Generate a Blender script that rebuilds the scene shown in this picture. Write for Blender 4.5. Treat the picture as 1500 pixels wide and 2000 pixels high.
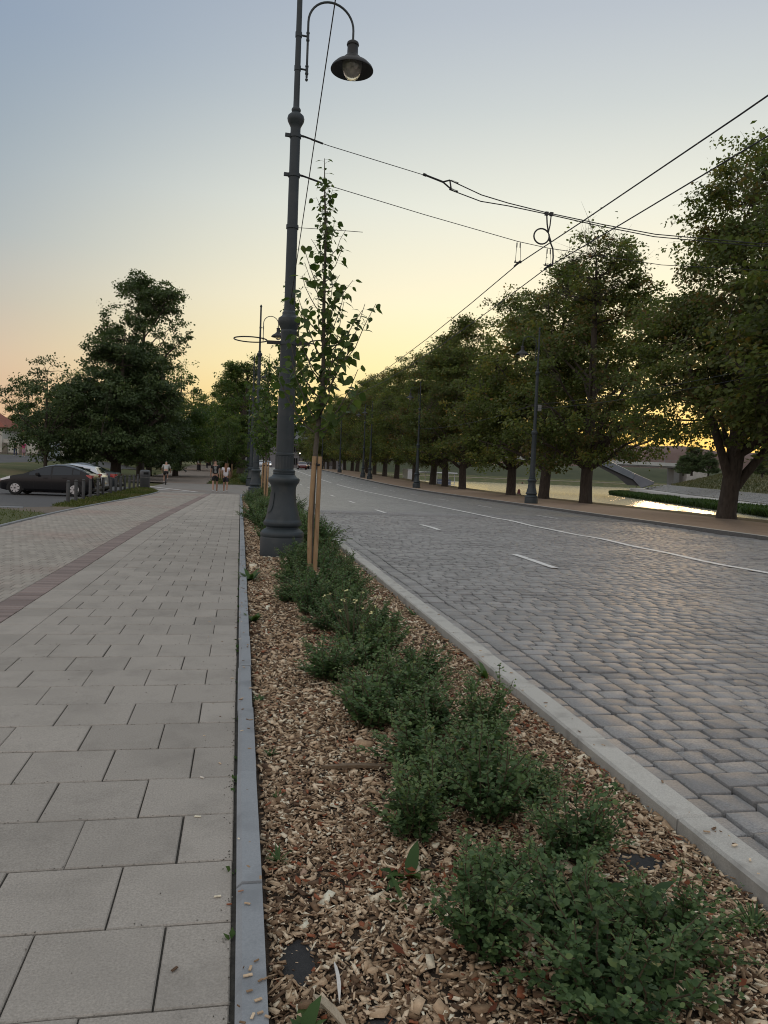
import bpy, math, random
import numpy as np
from mathutils import Vector, Matrix

for o in list(bpy.data.objects):
    bpy.data.objects.remove(o)
SC = bpy.context.scene
COL = SC.collection
rng = np.random.default_rng(7)
random.seed(7)
rad = math.radians

# ------------------------------------------------------------------ camera
CAM_H = 1.5
roll, pitch, yaw = 0.040, math.atan(78.7 / 1500), 0.1866
fw = Vector((math.sin(yaw) * math.cos(pitch), math.cos(yaw) * math.cos(pitch), -math.sin(pitch)))
rt = Vector((math.cos(yaw), -math.sin(yaw), 0))
up = rt.cross(fw)
cx_ = math.cos(roll) * rt + math.sin(roll) * up
cy_ = -math.sin(roll) * rt + math.cos(roll) * up
cam_d = bpy.data.cameras.new('camera')
cam = bpy.data.objects.new('camera', cam_d)
COL.objects.link(cam)
mw = Matrix((cx_, cy_, -fw)).transposed().to_4x4()
mw.translation = (0, 0, CAM_H)
cam.matrix_world = mw
cam_d.sensor_fit = 'VERTICAL'
cam_d.sensor_height = 24
cam_d.lens = 24 * 1500 / 2000
cam_d.clip_start = 0.05
cam_d.clip_end = 6000
SC.camera = cam

# ------------------------------------------------------------------ sky, sun, exposure
SUN_AZ, SUN_EL = rad(31), rad(3.0)
world = bpy.data.worlds.new('World')
SC.world = world
world.use_nodes = True
wn = world.node_tree
wn.nodes.clear()
wo = wn.nodes.new('ShaderNodeOutputWorld')
bg = wn.nodes.new('ShaderNodeBackground')
sky = wn.nodes.new('ShaderNodeTexSky')
sky.sky_type = 'NISHITA'
sky.sun_disc = False
sky.sun_elevation = SUN_EL
sky.sun_rotation = SUN_AZ
sky.air_density = 1.0
sky.dust_density = 1.6
sky.ozone_density = 1.0
# thin evening veil: a smooth pale gradient over the whole dome, warm near the sun's azimuth, blended with the physical sky
tc = wn.nodes.new('ShaderNodeTexCoord')
sep = wn.nodes.new('ShaderNodeSeparateXYZ')
wn.links.new(tc.outputs['Generated'], sep.inputs[0])


def wramp(stops):
    r = wn.nodes.new('ShaderNodeValToRGB')
    el = r.color_ramp.elements
    while len(el) < len(stops):
        el.new(0.5)
    for e, (p, c) in zip(el, stops):
        e.position = p
        e.color = (*c, 1)
    return r


def srgb(r, g, b):
    f = lambda v: ((v / 255 + 0.055) / 1.055) ** 2.4 if v > 10 else v / 255 / 12.92
    return (f(r), f(g), f(b))


# elevation z -> colour, towards the sunset and away from it; unseen zenith brightened to lift the ground
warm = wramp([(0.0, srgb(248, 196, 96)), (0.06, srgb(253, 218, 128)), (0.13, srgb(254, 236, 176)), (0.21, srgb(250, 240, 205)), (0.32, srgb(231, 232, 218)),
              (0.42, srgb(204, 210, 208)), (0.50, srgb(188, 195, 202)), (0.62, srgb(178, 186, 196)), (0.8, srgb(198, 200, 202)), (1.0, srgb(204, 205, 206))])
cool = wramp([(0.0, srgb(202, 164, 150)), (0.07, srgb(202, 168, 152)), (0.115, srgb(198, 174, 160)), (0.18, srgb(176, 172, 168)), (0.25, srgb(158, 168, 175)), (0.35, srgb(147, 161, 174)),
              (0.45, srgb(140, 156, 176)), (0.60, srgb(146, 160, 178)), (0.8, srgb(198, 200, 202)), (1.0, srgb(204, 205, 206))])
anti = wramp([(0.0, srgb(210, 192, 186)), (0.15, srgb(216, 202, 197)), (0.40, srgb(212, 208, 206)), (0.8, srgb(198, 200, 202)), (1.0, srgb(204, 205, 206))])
for r_ in (warm, cool, anti):
    wn.links.new(sep.outputs['Z'], r_.inputs[0])
dotn = wn.nodes.new('ShaderNodeVectorMath')
dotn.operation = 'DOT_PRODUCT'
dotn.inputs[1].default_value = (math.sin(SUN_AZ), math.cos(SUN_AZ), 0)
wn.links.new(tc.outputs['Generated'], dotn.inputs[0])
mr = wn.nodes.new('ShaderNodeMapRange')
mr.interpolation_type = 'SMOOTHSTEP'
mr.inputs['From Min'].default_value = 0.55
mr.inputs['From Max'].default_value = 0.97
wn.links.new(dotn.outputs['Value'], mr.inputs['Value'])
mixg = wn.nodes.new('ShaderNodeMix')
mixg.data_type = 'RGBA'
wn.links.new(mr.outputs[0], mixg.inputs[0])
mr2 = wn.nodes.new('ShaderNodeMapRange')      # sky brightens again opposite the sunset, raised further to lift the ground
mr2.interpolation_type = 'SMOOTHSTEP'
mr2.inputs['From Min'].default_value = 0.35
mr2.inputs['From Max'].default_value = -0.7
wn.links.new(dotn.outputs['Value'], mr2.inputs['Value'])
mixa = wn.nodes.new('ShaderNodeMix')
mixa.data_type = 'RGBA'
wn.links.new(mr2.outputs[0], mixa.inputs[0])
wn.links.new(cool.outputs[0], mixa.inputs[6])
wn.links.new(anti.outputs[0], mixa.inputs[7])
wn.links.new(mixa.outputs[2], mixg.inputs[6])
wn.links.new(warm.outputs[0], mixg.inputs[7])
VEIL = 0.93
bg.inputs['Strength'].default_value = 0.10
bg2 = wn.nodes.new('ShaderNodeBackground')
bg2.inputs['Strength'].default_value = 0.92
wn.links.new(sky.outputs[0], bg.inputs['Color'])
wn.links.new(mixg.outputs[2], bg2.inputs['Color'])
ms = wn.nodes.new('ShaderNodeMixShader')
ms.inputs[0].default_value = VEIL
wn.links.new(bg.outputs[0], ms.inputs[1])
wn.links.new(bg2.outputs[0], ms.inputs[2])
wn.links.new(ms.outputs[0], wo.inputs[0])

sun_d = bpy.data.lights.new('sun', 'SUN')
sun_d.energy = 0.45
sun_d.angle = rad(6.0)
sun_d.color = (1.0, 0.66, 0.36)
sun = bpy.data.objects.new('sun', sun_d)
COL.objects.link(sun)
sdir = Vector((math.sin(SUN_AZ) * math.cos(SUN_EL), math.cos(SUN_AZ) * math.cos(SUN_EL), math.sin(SUN_EL)))
sun.rotation_euler = sdir.to_track_quat('Z', 'Y').to_euler()
sun.location = (60, 120, 60)

SC.view_settings.view_transform = 'Standard'
SC.view_settings.look = 'None'
SC.view_settings.exposure = 0.29
SC.view_settings.gamma = 1.0
SC.view_settings.use_curve_mapping = False
SC.render.engine = 'CYCLES'
SC.cycles.max_bounces = 6
SC.cycles.diffuse_bounces = 3
SC.cycles.glossy_bounces = 3
SC.cycles.transmission_bounces = 6
SC.cycles.transparent_max_bounces = 8
SC.cycles.use_denoising = True
SC.cycles.filter_width = 1.05
SC.cycles.use_adaptive_sampling = False


# ------------------------------------------------------------------ helpers
def tag(o, label=None, cat=None, group=None, kind=None):
    if label: o['label'] = label
    if cat: o['category'] = cat
    if group: o['group'] = group
    if kind: o['kind'] = kind
    return o


def link(o, parent=None):
    COL.objects.link(o)
    if parent is not None:
        o.parent = parent
    return o


def thing(name, loc, label, cat, group=None, rz=0.0):
    o = bpy.data.objects.new(name, None)
    o.empty_display_size = 0.2
    COL.objects.link(o)
    o.location = loc
    o.rotation_euler = (0, 0, rz)
    return tag(o, label, cat, group)


def mesh_np(name, V, F, mat=None, smooth=False, rnd=None, mats=None, midx=None):
    """V (n,3); F list of lists or (m,k) array"""
    me = bpy.data.meshes.new(name)
    V = np.asarray(V, dtype=np.float32)
    if isinstance(F, np.ndarray):
        m, k = F.shape
        me.vertices.add(len(V))
        me.vertices.foreach_set('co', V.ravel())
        me.loops.add(m * k)
        me.loops.foreach_set('vertex_index', F.astype(np.int32).ravel())
        me.polygons.add(m)
        me.polygons.foreach_set('loop_start', np.arange(0, m * k, k, dtype=np.int32))
        me.polygons.foreach_set('loop_total', np.full(m, k, dtype=np.int32))
        me.update(calc_edges=True)
    else:
        me.from_pydata(V.tolist(), [], F)
        me.update()
    if rnd is not None:
        a = me.attributes.new('rnd', 'FLOAT', 'FACE')
        a.data.foreach_set('value', np.asarray(rnd, dtype=np.float32))
    for mm in (mats or ([mat] if mat else [])):
        me.materials.append(mm)
    if midx is not None:
        me.polygons.foreach_set('material_index', np.asarray(midx, dtype=np.int32))
    if smooth:
        me.polygons.foreach_set('use_smooth', np.ones(len(me.polygons), dtype=bool))
    return me


def ob(name, me, parent=None, loc=(0, 0, 0), rz=0.0):
    o = bpy.data.objects.new(name, me)
    link(o, parent)
    o.location = loc
    o.rotation_euler = (0, 0, rz)
    return o


class MB:
    def __init__(s):
        s.v, s.f = [], []

    def add(s, vs, fs):
        n = len(s.v)
        s.v += [tuple(p) for p in vs]
        s.f += [[n + i for i in f] for f in fs]
        return s

    def box(s, c, d, rz=0.0, bev=0.0, taper=1.0):
        cx, cy, cz = c
        hx, hy, hz = d[0] / 2, d[1] / 2, d[2] / 2
        cr, sr = math.cos(rz), math.sin(rz)
        rot = lambda x, y, z: (cx + x * cr - y * sr, cy + x * sr + y * cr, cz + z)
        if bev <= 0:
            t = taper
            p = [(-hx, -hy, -hz), (hx, -hy, -hz), (hx, hy, -hz), (-hx, hy, -hz), (-hx * t, -hy * t, hz), (hx * t, -hy * t, hz), (hx * t, hy * t, hz), (-hx * t, hy * t, hz)]
            return s.add([rot(*q) for q in p], [[0, 3, 2, 1], [4, 5, 6, 7], [0, 1, 5, 4], [1, 2, 6, 5], [2, 3, 7, 6], [3, 0, 4, 7]])
        b = bev
        rings = []
        for z, i in ((-hz, b), (-hz + b, 0), (hz - b, 0), (hz, b)):
            x, y = hx - i, hy - i
            rings.append([(-x, -y, z), (x, -y, z), (x, y, z), (-x, y, z)])
        p = [rot(*q) for r in rings for q in r]
        f = [[3, 2, 1, 0], [12, 13, 14, 15]]
        for k in range(3):
            for i in range(4):
                j = (i + 1) % 4
                f.append([4 * k + i, 4 * k + j, 4 * k + 4 + j, 4 * k + 4 + i])
        return s.add(p, f)

    def lathe(s, prof, c=(0, 0, 0), n=24, cap=True):
        vs = []
        for r, z in prof:
            for i in range(n):
                a = 2 * math.pi * i / n
                vs.append((c[0] + r * math.cos(a), c[1] + r * math.sin(a), c[2] + z))
        f = []
        for k in range(len(prof) - 1):
            for i in range(n):
                j = (i + 1) % n
                f.append([k * n + i, k * n + j, (k + 1) * n + j, (k + 1) * n + i])
        if cap:
            f.append(list(range(n))[::-1])
            f.append([(len(prof) - 1) * n + i for i in range(n)])
        return s.add(vs, f)

    def tube(s, pts, r, n=8, cap=True):
        P = [Vector(p) for p in pts]
        R = r if isinstance(r, (list, tuple)) else [r] * len(P)
        vs, f = [], []
        ref = None
        for i, p in enumerate(P):
            t = (P[min(i + 1, len(P) - 1)] - P[max(i - 1, 0)])
            if t.length < 1e-9: t = Vector((0, 0, 1))
            t.normalize()
            if ref is None:
                ref = Vector((1, 0, 0)) if abs(t.x) < 0.8 else Vector((0, 1, 0))
            u = (ref - t * ref.dot(t)).normalized()
            w = t.cross(u)
            ref = u
            for k in range(n):
                a = 2 * math.pi * k / n
                vs.append(p + (u * math.cos(a) + w * math.sin(a)) * R[i])
        for i in range(len(P) - 1):
            for k in range(n):
                j = (k + 1) % n
                f.append([i * n + k, i * n + j, (i + 1) * n + j, (i + 1) * n + k])
        if cap:
            f.append(list(range(n))[::-1])
            f.append([(len(P) - 1) * n + k for k in range(n)])
        return s.add(vs, f)

    def prism(s, pts, z0, z1):
        n = len(pts)
        vs = [(x, y, z0) for x, y in pts] + [(x, y, z1) for x, y in pts]
        f = [list(range(n))[::-1], [n + i for i in range(n)]] + [[i, (i + 1) % n, n + (i + 1) % n, n + i] for i in range(n)]
        return s.add(vs, f)

    def mesh(s, name, mat, smooth=False):
        me = mesh_np(name, s.v, s.f, mat)
        if smooth:
            me.polygons.foreach_set('use_smooth', np.ones(len(me.polygons), dtype=bool))
            me.set_sharp_from_angle(angle=rad(40))
        return me

    def build(s, name, mat, parent=None, loc=(0, 0, 0), rz=0.0, smooth=False):
        return ob(name, s.mesh(name, mat, smooth), parent, loc, rz)


# ------------------------------------------------------------------ materials
def M(name, c1, c2=None, rough=0.8, scale=4.0, detail=5.0, bump=0.0, bscale=None, rnd=0.0, objrnd=0.0, spec=0.5, metal=0.0, c3=None, s3=0.6, m3=(0.55, 0.7), coat=0.0, stretch=None, trans=0.0):
    """principled material; colour = noise(c1,c2) [+ patches of c3], varied by the face attribute 'rnd' and the object's random value"""
    m = bpy.data.materials.new(name)
    m.use_nodes = True
    nt = m.node_tree
    N, L = nt.nodes, nt.links
    p = N['Principled BSDF']
    p.inputs['Roughness'].default_value = rough
    p.inputs['Specular IOR Level'].default_value = spec
    p.inputs['Metallic'].default_value = metal
    p.inputs['Coat Weight'].default_value = coat
    if c2 is None and not rnd and not objrnd and not bump:
        p.inputs['Base Color'].default_value = (*c1, 1)
        return m
    c2 = c2 or c1
    g = N.new('ShaderNodeNewGeometry')
    src = g.outputs['Position']
    if stretch:
        mp = N.new('ShaderNodeMapping')
        mp.inputs['Scale'].default_value = stretch
        L.new(src, mp.inputs[0])
        src = mp.outputs[0]
    nz = N.new('ShaderNodeTexNoise')
    nz.inputs['Scale'].default_value = scale
    nz.inputs['Detail'].default_value = detail
    nz.inputs['Roughness'].default_value = 0.62
    L.new(src, nz.inputs['Vector'])
    r = N.new('ShaderNodeMapRange')
    r.inputs['From Min'].default_value = 0.3
    r.inputs['From Max'].default_value = 0.7
    L.new(nz.outputs[0], r.inputs[0])
    mx = N.new('ShaderNodeMix')
    mx.data_type = 'RGBA'
    mx.inputs[6].default_value = (*c1, 1)
    mx.inputs[7].default_value = (*c2, 1)
    L.new(r.outputs[0], mx.inputs[0])
    col = mx.outputs[2]
    if c3:
        n3 = N.new('ShaderNodeTexNoise')
        n3.inputs['Scale'].default_value = s3
        n3.inputs['Detail'].default_value = 6
        L.new(src, n3.inputs['Vector'])
        r3 = N.new('ShaderNodeMapRange')
        r3.inputs['From Min'].default_value, r3.inputs['From Max'].default_value = m3
        L.new(n3.outputs[0], r3.inputs[0])
        m3x = N.new('ShaderNodeMix')
        m3x.data_type = 'RGBA'
        L.new(r3.outputs[0], m3x.inputs[0])
        L.new(col, m3x.inputs[6])
        m3x.inputs[7].default_value = (*c3, 1)
        col = m3x.outputs[2]

    def vary(sock, amount, col):
        a = N.new('ShaderNodeMapRange')
        a.inputs['To Min'].default_value = 1 - amount
        a.inputs['To Max'].default_value = 1 + amount
        L.new(sock, a.inputs[0])
        h = N.new('ShaderNodeHueSaturation')
        L.new(a.outputs[0], h.inputs['Value'])
        L.new(col, h.inputs['Color'])
        return h.outputs[0]
    if rnd:
        at = N.new('ShaderNodeAttribute')
        at.attribute_name = 'rnd'
        col = vary(at.outputs['Fac'], rnd, col)
    if objrnd:
        oi = N.new('ShaderNodeObjectInfo')
        col = vary(oi.outputs['Random'], objrnd, col)
    L.new(col, p.inputs['Base Color'])
    if bump:
        nb = N.new('ShaderNodeTexNoise')
        nb.inputs['Scale'].default_value = bscale or scale * 4
        nb.inputs['Detail'].default_value = 5
        L.new(src, nb.inputs['Vector'])
        b = N.new('ShaderNodeBump')
        b.inputs['Strength'].default_value = bump
        b.inputs['Distance'].default_value = 0.01
        L.new(nb.outputs[0], b.inputs['Height'])
        L.new(b.outputs[0], p.inputs['Normal'])
    return m


def leafmat(name, cols, rough=0.5, trans=0.35, tmul=1.4, spec=0.3):
    """leaf: colour ramp over the face attribute 'rnd', plus some light let through"""
    m = bpy.data.materials.new(name)
    m.use_nodes = True
    nt = m.node_tree
    N, L = nt.nodes, nt.links
    p = N['Principled BSDF']
    p.inputs['Roughness'].default_value = rough
    p.inputs['Specular IOR Level'].default_value = spec
    at = N.new('ShaderNodeAttribute')
    at.attribute_name = 'rnd'
    oi = N.new('ShaderNodeObjectInfo')
    ad = N.new('ShaderNodeMath')
    ad.operation = 'MULTIPLY_ADD'
    ad.inputs[1].default_value = 0.85
    L.new(at.outputs['Fac'], ad.inputs[0])
    ml = N.new('ShaderNodeMath')
    ml.operation = 'MULTIPLY'
    ml.inputs[1].default_value = 0.15
    L.new(oi.outputs['Random'], ml.inputs[0])
    L.new(ml.outputs[0], ad.inputs[2])
    r = N.new('ShaderNodeValToRGB')
    el = r.color_ramp.elements
    while len(el) < len(cols):
        el.new(0.5)
    for i, (e, c) in enumerate(zip(el, cols)):
        e.position = i / (len(cols) - 1) if not isinstance(c[0], tuple) else c[1]
        e.color = (*(c if not isinstance(c[0], tuple) else c[0]), 1)
    L.new(ad.outputs[0], r.inputs[0])
    L.new(r.outputs[0], p.inputs['Base Color'])
    t = N.new('ShaderNodeBsdfTranslucent')
    h = N.new('ShaderNodeHueSaturation')
    h.inputs['Value'].default_value = tmul
    h.inputs['Saturation'].default_value = 1.15
    L.new(r.outputs[0], h.inputs['Color'])
    L.new(h.outputs[0], t.inputs['Color'])
    mx = N.new('ShaderNodeMixShader')
    mx.inputs[0].default_value = trans
    L.new(p.outputs[0], mx.inputs[1])
    L.new(t.outputs[0], mx.inputs[2])
    L.new(mx.outputs[0], N['Material Output'].inputs[0])
    return m


def rampmat(name, stops, rough=0.85, spec=0.3, bump=0.0, bscale=60.0, nmul=0.25, nscale=30.0):
    m = bpy.data.materials.new(name)
    m.use_nodes = True
    N, L = m.node_tree.nodes, m.node_tree.links
    p = N['Principled BSDF']
    p.inputs['Roughness'].default_value = rough
    p.inputs['Specular IOR Level'].default_value = spec
    at = N.new('ShaderNodeAttribute')
    at.attribute_name = 'rnd'
    r = N.new('ShaderNodeValToRGB')
    el = r.color_ramp.elements
    while len(el) < len(stops):
        el.new(0.5)
    for e, (q, c) in zip(el, stops):
        e.position = q
        e.color = (*c, 1)
    L.new(at.outputs['Fac'], r.inputs[0])
    nz = N.new('ShaderNodeTexNoise')
    nz.inputs['Scale'].default_value = nscale
    nz.inputs['Detail'].default_value = 4
    g = N.new('ShaderNodeNewGeometry')
    L.new(g.outputs['Position'], nz.inputs['Vector'])
    a = N.new('ShaderNodeMapRange')
    a.inputs['To Min'].default_value = 1 - nmul * 2
    a.inputs['To Max'].default_value = 1 + nmul * 2
    L.new(nz.outputs[0], a.inputs[0])
    h = N.new('ShaderNodeHueSaturation')
    L.new(a.outputs[0], h.inputs['Value'])
    L.new(r.outputs[0], h.inputs['Color'])
    L.new(h.outputs[0], p.inputs['Base Color'])
    if bump:
        b = N.new('ShaderNodeBump')
        b.inputs['Strength'].default_value = bump
        b.inputs['Distance'].default_value = 0.005
        n2 = N.new('ShaderNodeTexNoise')
        n2.inputs['Scale'].default_value = bscale
        L.new(g.outputs['Position'], n2.inputs['Vector'])
        L.new(n2.outputs[0], b.inputs['Height'])
        L.new(b.outputs[0], p.inputs['Normal'])
    return m


MAT = {}
MAT['slab'] = M('slab_concrete', (0.342, 0.314, 0.278), (0.530, 0.488, 0.434), rough=0.9, scale=130, detail=4, bump=0.35, bscale=260, objrnd=0.09, rnd=0.09, spec=0.25, c3=(0.357, 0.328, 0.291), s3=1.7, m3=(0.5, 0.8))
MAT['joint'] = M('joint_sand', (0.045, 0.042, 0.038), (0.085, 0.08, 0.07), rough=1, scale=30, bump=0.4)
MAT['paver'] = M('bike_path_paver', (0.39, 0.355, 0.31), (0.48, 0.44, 0.385), rough=0.9, scale=60, bump=0.3, bscale=150, objrnd=0.12, rnd=0.12, c3=(0.42, 0.33, 0.285), s3=0.35, m3=(0.48, 0.7), spec=0.25)
MAT['redbrick'] = M('red_brick', (0.29, 0.225, 0.205), (0.355, 0.285, 0.26), rough=0.85, scale=50, bump=0.3, bscale=120, objrnd=0.2, rnd=0.2)
MAT['grey_kerb'] = M('grey_kerb_concrete', (0.27, 0.29, 0.31), (0.33, 0.35, 0.37), rough=0.85, scale=120, bump=0.2, bscale=200, objrnd=0.05, c3=(0.22, 0.235, 0.25), s3=3.0)
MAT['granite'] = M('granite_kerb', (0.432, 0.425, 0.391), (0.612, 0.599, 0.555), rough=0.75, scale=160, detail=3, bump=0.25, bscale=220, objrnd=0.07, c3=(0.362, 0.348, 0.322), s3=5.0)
MAT['sett'] = M('sett_granite', (0.198, 0.196, 0.196), (0.413, 0.406, 0.400), rough=0.6, scale=85, detail=6, bump=0.5, bscale=130, rnd=0.17, objrnd=0.17, c3=(0.232, 0.228, 0.225), s3=1.3, m3=(0.5, 0.8), spec=0.5)
MAT['sett_joint'] = M('sett_joint_grit', (0.017, 0.016, 0.014), (0.033, 0.031, 0.028), rough=1, scale=40, bump=0.4)
MAT['soil'] = M('bed_soil', (0.05, 0.036, 0.026), (0.10, 0.072, 0.05), rough=1, scale=40, bump=0.8)
MAT['clay'] = M('clay_sidewalk', (0.29, 0.205, 0.15), (0.36, 0.265, 0.20), rough=0.95, scale=6, bump=0.3, bscale=90, c3=(0.25, 0.18, 0.135), s3=0.5)
MAT['asphalt'] = M('asphalt', (0.075, 0.075, 0.078), (0.11, 0.108, 0.105), rough=0.85, scale=60, bump=0.3, bscale=200, c3=(0.14, 0.137, 0.13), s3=0.25)
MAT['turf'] = M('turf', (0.055, 0.072, 0.02), (0.105, 0.115, 0.035), rough=1, scale=7, bump=0.5, bscale=60, c3=(0.16, 0.13, 0.06), s3=0.22, m3=(0.5, 0.68))
MAT['paint'] = M('road_paint', (0.84, 0.84, 0.82), (0.74, 0.74, 0.72), rough=0.7, scale=20, bump=0.3, bscale=40, c3=(0.42, 0.41, 0.40), s3=7, m3=(0.56, 0.72))


def sstep(a, b, x):
    t = np.clip((np.asarray(x, float) - a) / (b - a), 0, 1)
    return t * t * (3 - 2 * t)


def rise(Y):
    return 1.5 * sstep(55, 170, Y)


def strip(name, x0, x1, y0, y1, z, mat, ny=None, nx=2, parent=None, kind='structure', follow=True, fx=None):
    """a sheet following the street's rise; fx(Y) adds a sideways shift"""
    ny = ny or max(2, int((y1 - y0) / 4))
    ys = np.linspace(y0, y1, ny + 1)
    xs = np.linspace(0, 1, nx + 1)
    V = []
    for y in ys:
        xa = x0(y) if callable(x0) else x0
        xb = x1(y) if callable(x1) else x1
        for t in xs:
            V.append((xa + (xb - xa) * t, y, z + (float(rise(y)) if follow else 0)))
    n = nx + 1
    F = np.array([[j * n + i, j * n + i + 1, (j + 1) * n + i + 1, (j + 1) * n + i] for j in range(ny) for i in range(nx)])
    o = ob(name, mesh_np(name, V, F, mat), parent)
    if kind: o['kind'] = kind
    return o


# ------------------------------------------------------------------ terrain
def left_rise(X, Y):
    return sstep(8, 18, -X - 0.02 * Y) * (0.75 * sstep(47, 64, Y) + 0.55 * sstep(64, 100, Y)) * (1 - sstep(9, 2, -X))


def ground_h(X, Y):
    X, Y = np.asarray(X, float), np.asarray(Y, float)
    h = -0.13 + rise(Y) + left_rise(X, Y)
    bank = sstep(22.6, 33, X) * (1 - sstep(636, 640, Y))
    h = h * (1 - bank) + (-6.0) * bank
    # hills on the horizon and the far quay's hinterland
    h = np.where(Y > 660, h + (1 - 0) * (10 * sstep(700, 900, Y)), h)
    r = np.hypot(X, Y)
    h = h + 26 * sstep(900, 2000, r) * (0.7 + 0.3 * np.sin(X * 0.004 + 1.0) * np.cos(Y * 0.003))
    return h


gx = np.unique(np.concatenate([np.linspace(-2500, -120, 16), np.linspace(-120, -20, 26), np.linspace(-20, 22, 22), np.linspace(22, 36, 15), np.linspace(36, 200, 14), np.linspace(200, 2500, 16)]))
gy = np.unique(np.concatenate([np.linspace(-400, -10, 8), np.linspace(-10, 180, 58), np.linspace(180, 700, 20), np.linspace(700, 2800, 18)]))
GX, GY = np.meshgrid(gx, gy)
GZ = ground_h(GX, GY)
nx_ = len(gx)
Fg = np.array([[j * nx_ + i, j * nx_ + i + 1, (j + 1) * nx_ + i + 1, (j + 1) * nx_ + i] for j in range(len(gy) - 1) for i in range(nx_ - 1)])
ground = ob('ground', mesh_np('ground', np.stack([GX.ravel(), GY.ravel(), GZ.ravel()], 1), Fg, MAT['turf'], smooth=True))
tag(ground, kind='structure')

# ------------------------------------------------------------------ footpath of square slabs
EDGE_R = 0.016
PATH_END = 40.9


def red_c(Y):          # centre of the red brick strip between footpath and cycle path
    return -2.24 + 0.62 * float(sstep(13, 48, Y)) * 1.15


def block_mesh(name, hx, hy, t, cham, mat):
    b = MB()
    z1, z2 = -cham, 0.0
    r0 = [(-hx, -hy, -t), (hx, -hy, -t), (hx, hy, -t), (-hx, hy, -t)]
    r1 = [(x, y, z1) for x, y, _ in r0]
    k = cham
    r2 = [(-hx + k, -hy + k, 0), (hx - k, -hy + k, 0), (hx - k, hy - k, 0), (-hx + k, hy - k, 0)]
    f = []
    for a in (0, 4):
        for i in range(4):
            j = (i + 1) % 4
            f.append([a + i, a + j, a + 4 + j, a + 4 + i])
    f.append([8, 9, 10, 11])
    b.add(r0 + r1 + r2, f)
    return b.mesh(name, mat)


def blocks_field(name, cs, hx, hy, t, cham, mat, parent, tilt=0.003):
    """many blocks joined in one mesh: cs (n,>=3) centre x,y,z ; hx,hy arrays"""
    n = len(cs)
    hx, hy = np.broadcast_to(hx, n), np.broadcast_to(hy, n)
    sx, sy = np.array([-1, 1, 1, -1]), np.array([-1, -1, 1, 1])
    V = np.zeros((n, 12, 3))
    for k, (ins, z) in enumerate(((0, -t), (0, -cham), (cham, 0))):
        V[:, 4 * k:4 * k + 4, 0] = cs[:, 0:1] + (hx[:, None] - ins) * sx
        V[:, 4 * k:4 * k + 4, 1] = cs[:, 1:2] + (hy[:, None] - ins) * sy
        V[:, 4 * k:4 * k + 4, 2] = cs[:, 2:3] + z
    ta, tb = rng.normal(0, tilt, n), rng.normal(0, tilt, n)
    V[:, :, 2] += (V[:, :, 0] - cs[:, 0:1]) * ta[:, None] + (V[:, :, 1] - cs[:, 1:2]) * tb[:, None]
    T = []
    for a in (0, 4):
        for i in range(4):
            j = (i + 1) % 4
            T.append([a + i, a + j, a + 4 + j, a + 4 + i])
    T.append([8, 9, 10, 11])
    T = np.array(T)
    F = (np.arange(n)[:, None, None] * 12 + T[None]).reshape(-1, 4)
    rn = np.repeat(rng.random(n), len(T))
    o = ob(name, mesh_np(name, V.reshape(-1, 3), F, mat, rnd=rn), parent)
    return tag(o, kind='stuff')


def spots(mt, scale=6.0, r0=0.02, r1=0.05, lo=0.72, hi=1.0):
    """small worn-in stains (old gum, drips) that stay with the stone"""
    N, L = mt.node_tree.nodes, mt.node_tree.links
    p = N['Principled BSDF']
    src = p.inputs['Base Color'].links[0].from_socket
    g = N.new('ShaderNodeNewGeometry')
    fl = N.new('ShaderNodeMapping')
    fl.inputs['Scale'].default_value = (1, 1, 0)
    L.new(g.outputs['Position'], fl.inputs[0])
    v = N.new('ShaderNodeTexVoronoi')
    v.inputs['Scale'].default_value = scale
    L.new(fl.outputs[0], v.inputs['Vector'])
    wob = N.new('ShaderNodeTexNoise')
    wob.inputs['Scale'].default_value = 40
    L.new(fl.outputs[0], wob.inputs['Vector'])
    ad = N.new('ShaderNodeMath')
    ad.operation = 'MULTIPLY_ADD'
    ad.inputs[1].default_value = 0.06
    L.new(wob.outputs[0], ad.inputs[0])
    L.new(v.outputs['Distance'], ad.inputs[2])
    mr_ = N.new('ShaderNodeMapRange')
    mr_.inputs['From Min'].default_value, mr_.inputs['From Max'].default_value = r0 + 0.03, r1 + 0.03
    mr_.inputs['To Min'].default_value, mr_.inputs['To Max'].default_value = lo, hi
    L.new(ad.outputs[0], mr_.inputs[0])
    big = N.new('ShaderNodeTexNoise')
    big.inputs['Scale'].default_value = 2.6
    big.inputs['Detail'].default_value = 8
    big.inputs['Roughness'].default_value = 0.7
    L.new(fl.outputs[0], big.inputs['Vector'])
    mb = N.new('ShaderNodeMapRange')
    mb.inputs['From Min'].default_value, mb.inputs['From Max'].default_value = 0.32, 0.5
    mb.inputs['To Min'].default_value, mb.inputs['To Max'].default_value = 0.84, 1.0
    L.new(big.outputs[0], mb.inputs[0])
    mu = N.new('ShaderNodeMath')
    mu.operation = 'MULTIPLY'
    L.new(mr_.outputs[0], mu.inputs[0])
    L.new(mb.outputs[0], mu.inputs[1])
    h = N.new('ShaderNodeHueSaturation')
    L.new(mu.outputs[0], h.inputs['Value'])
    L.new(src, h.inputs['Color'])
    L.new(h.outputs[0], p.inputs['Base Color'])


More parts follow.
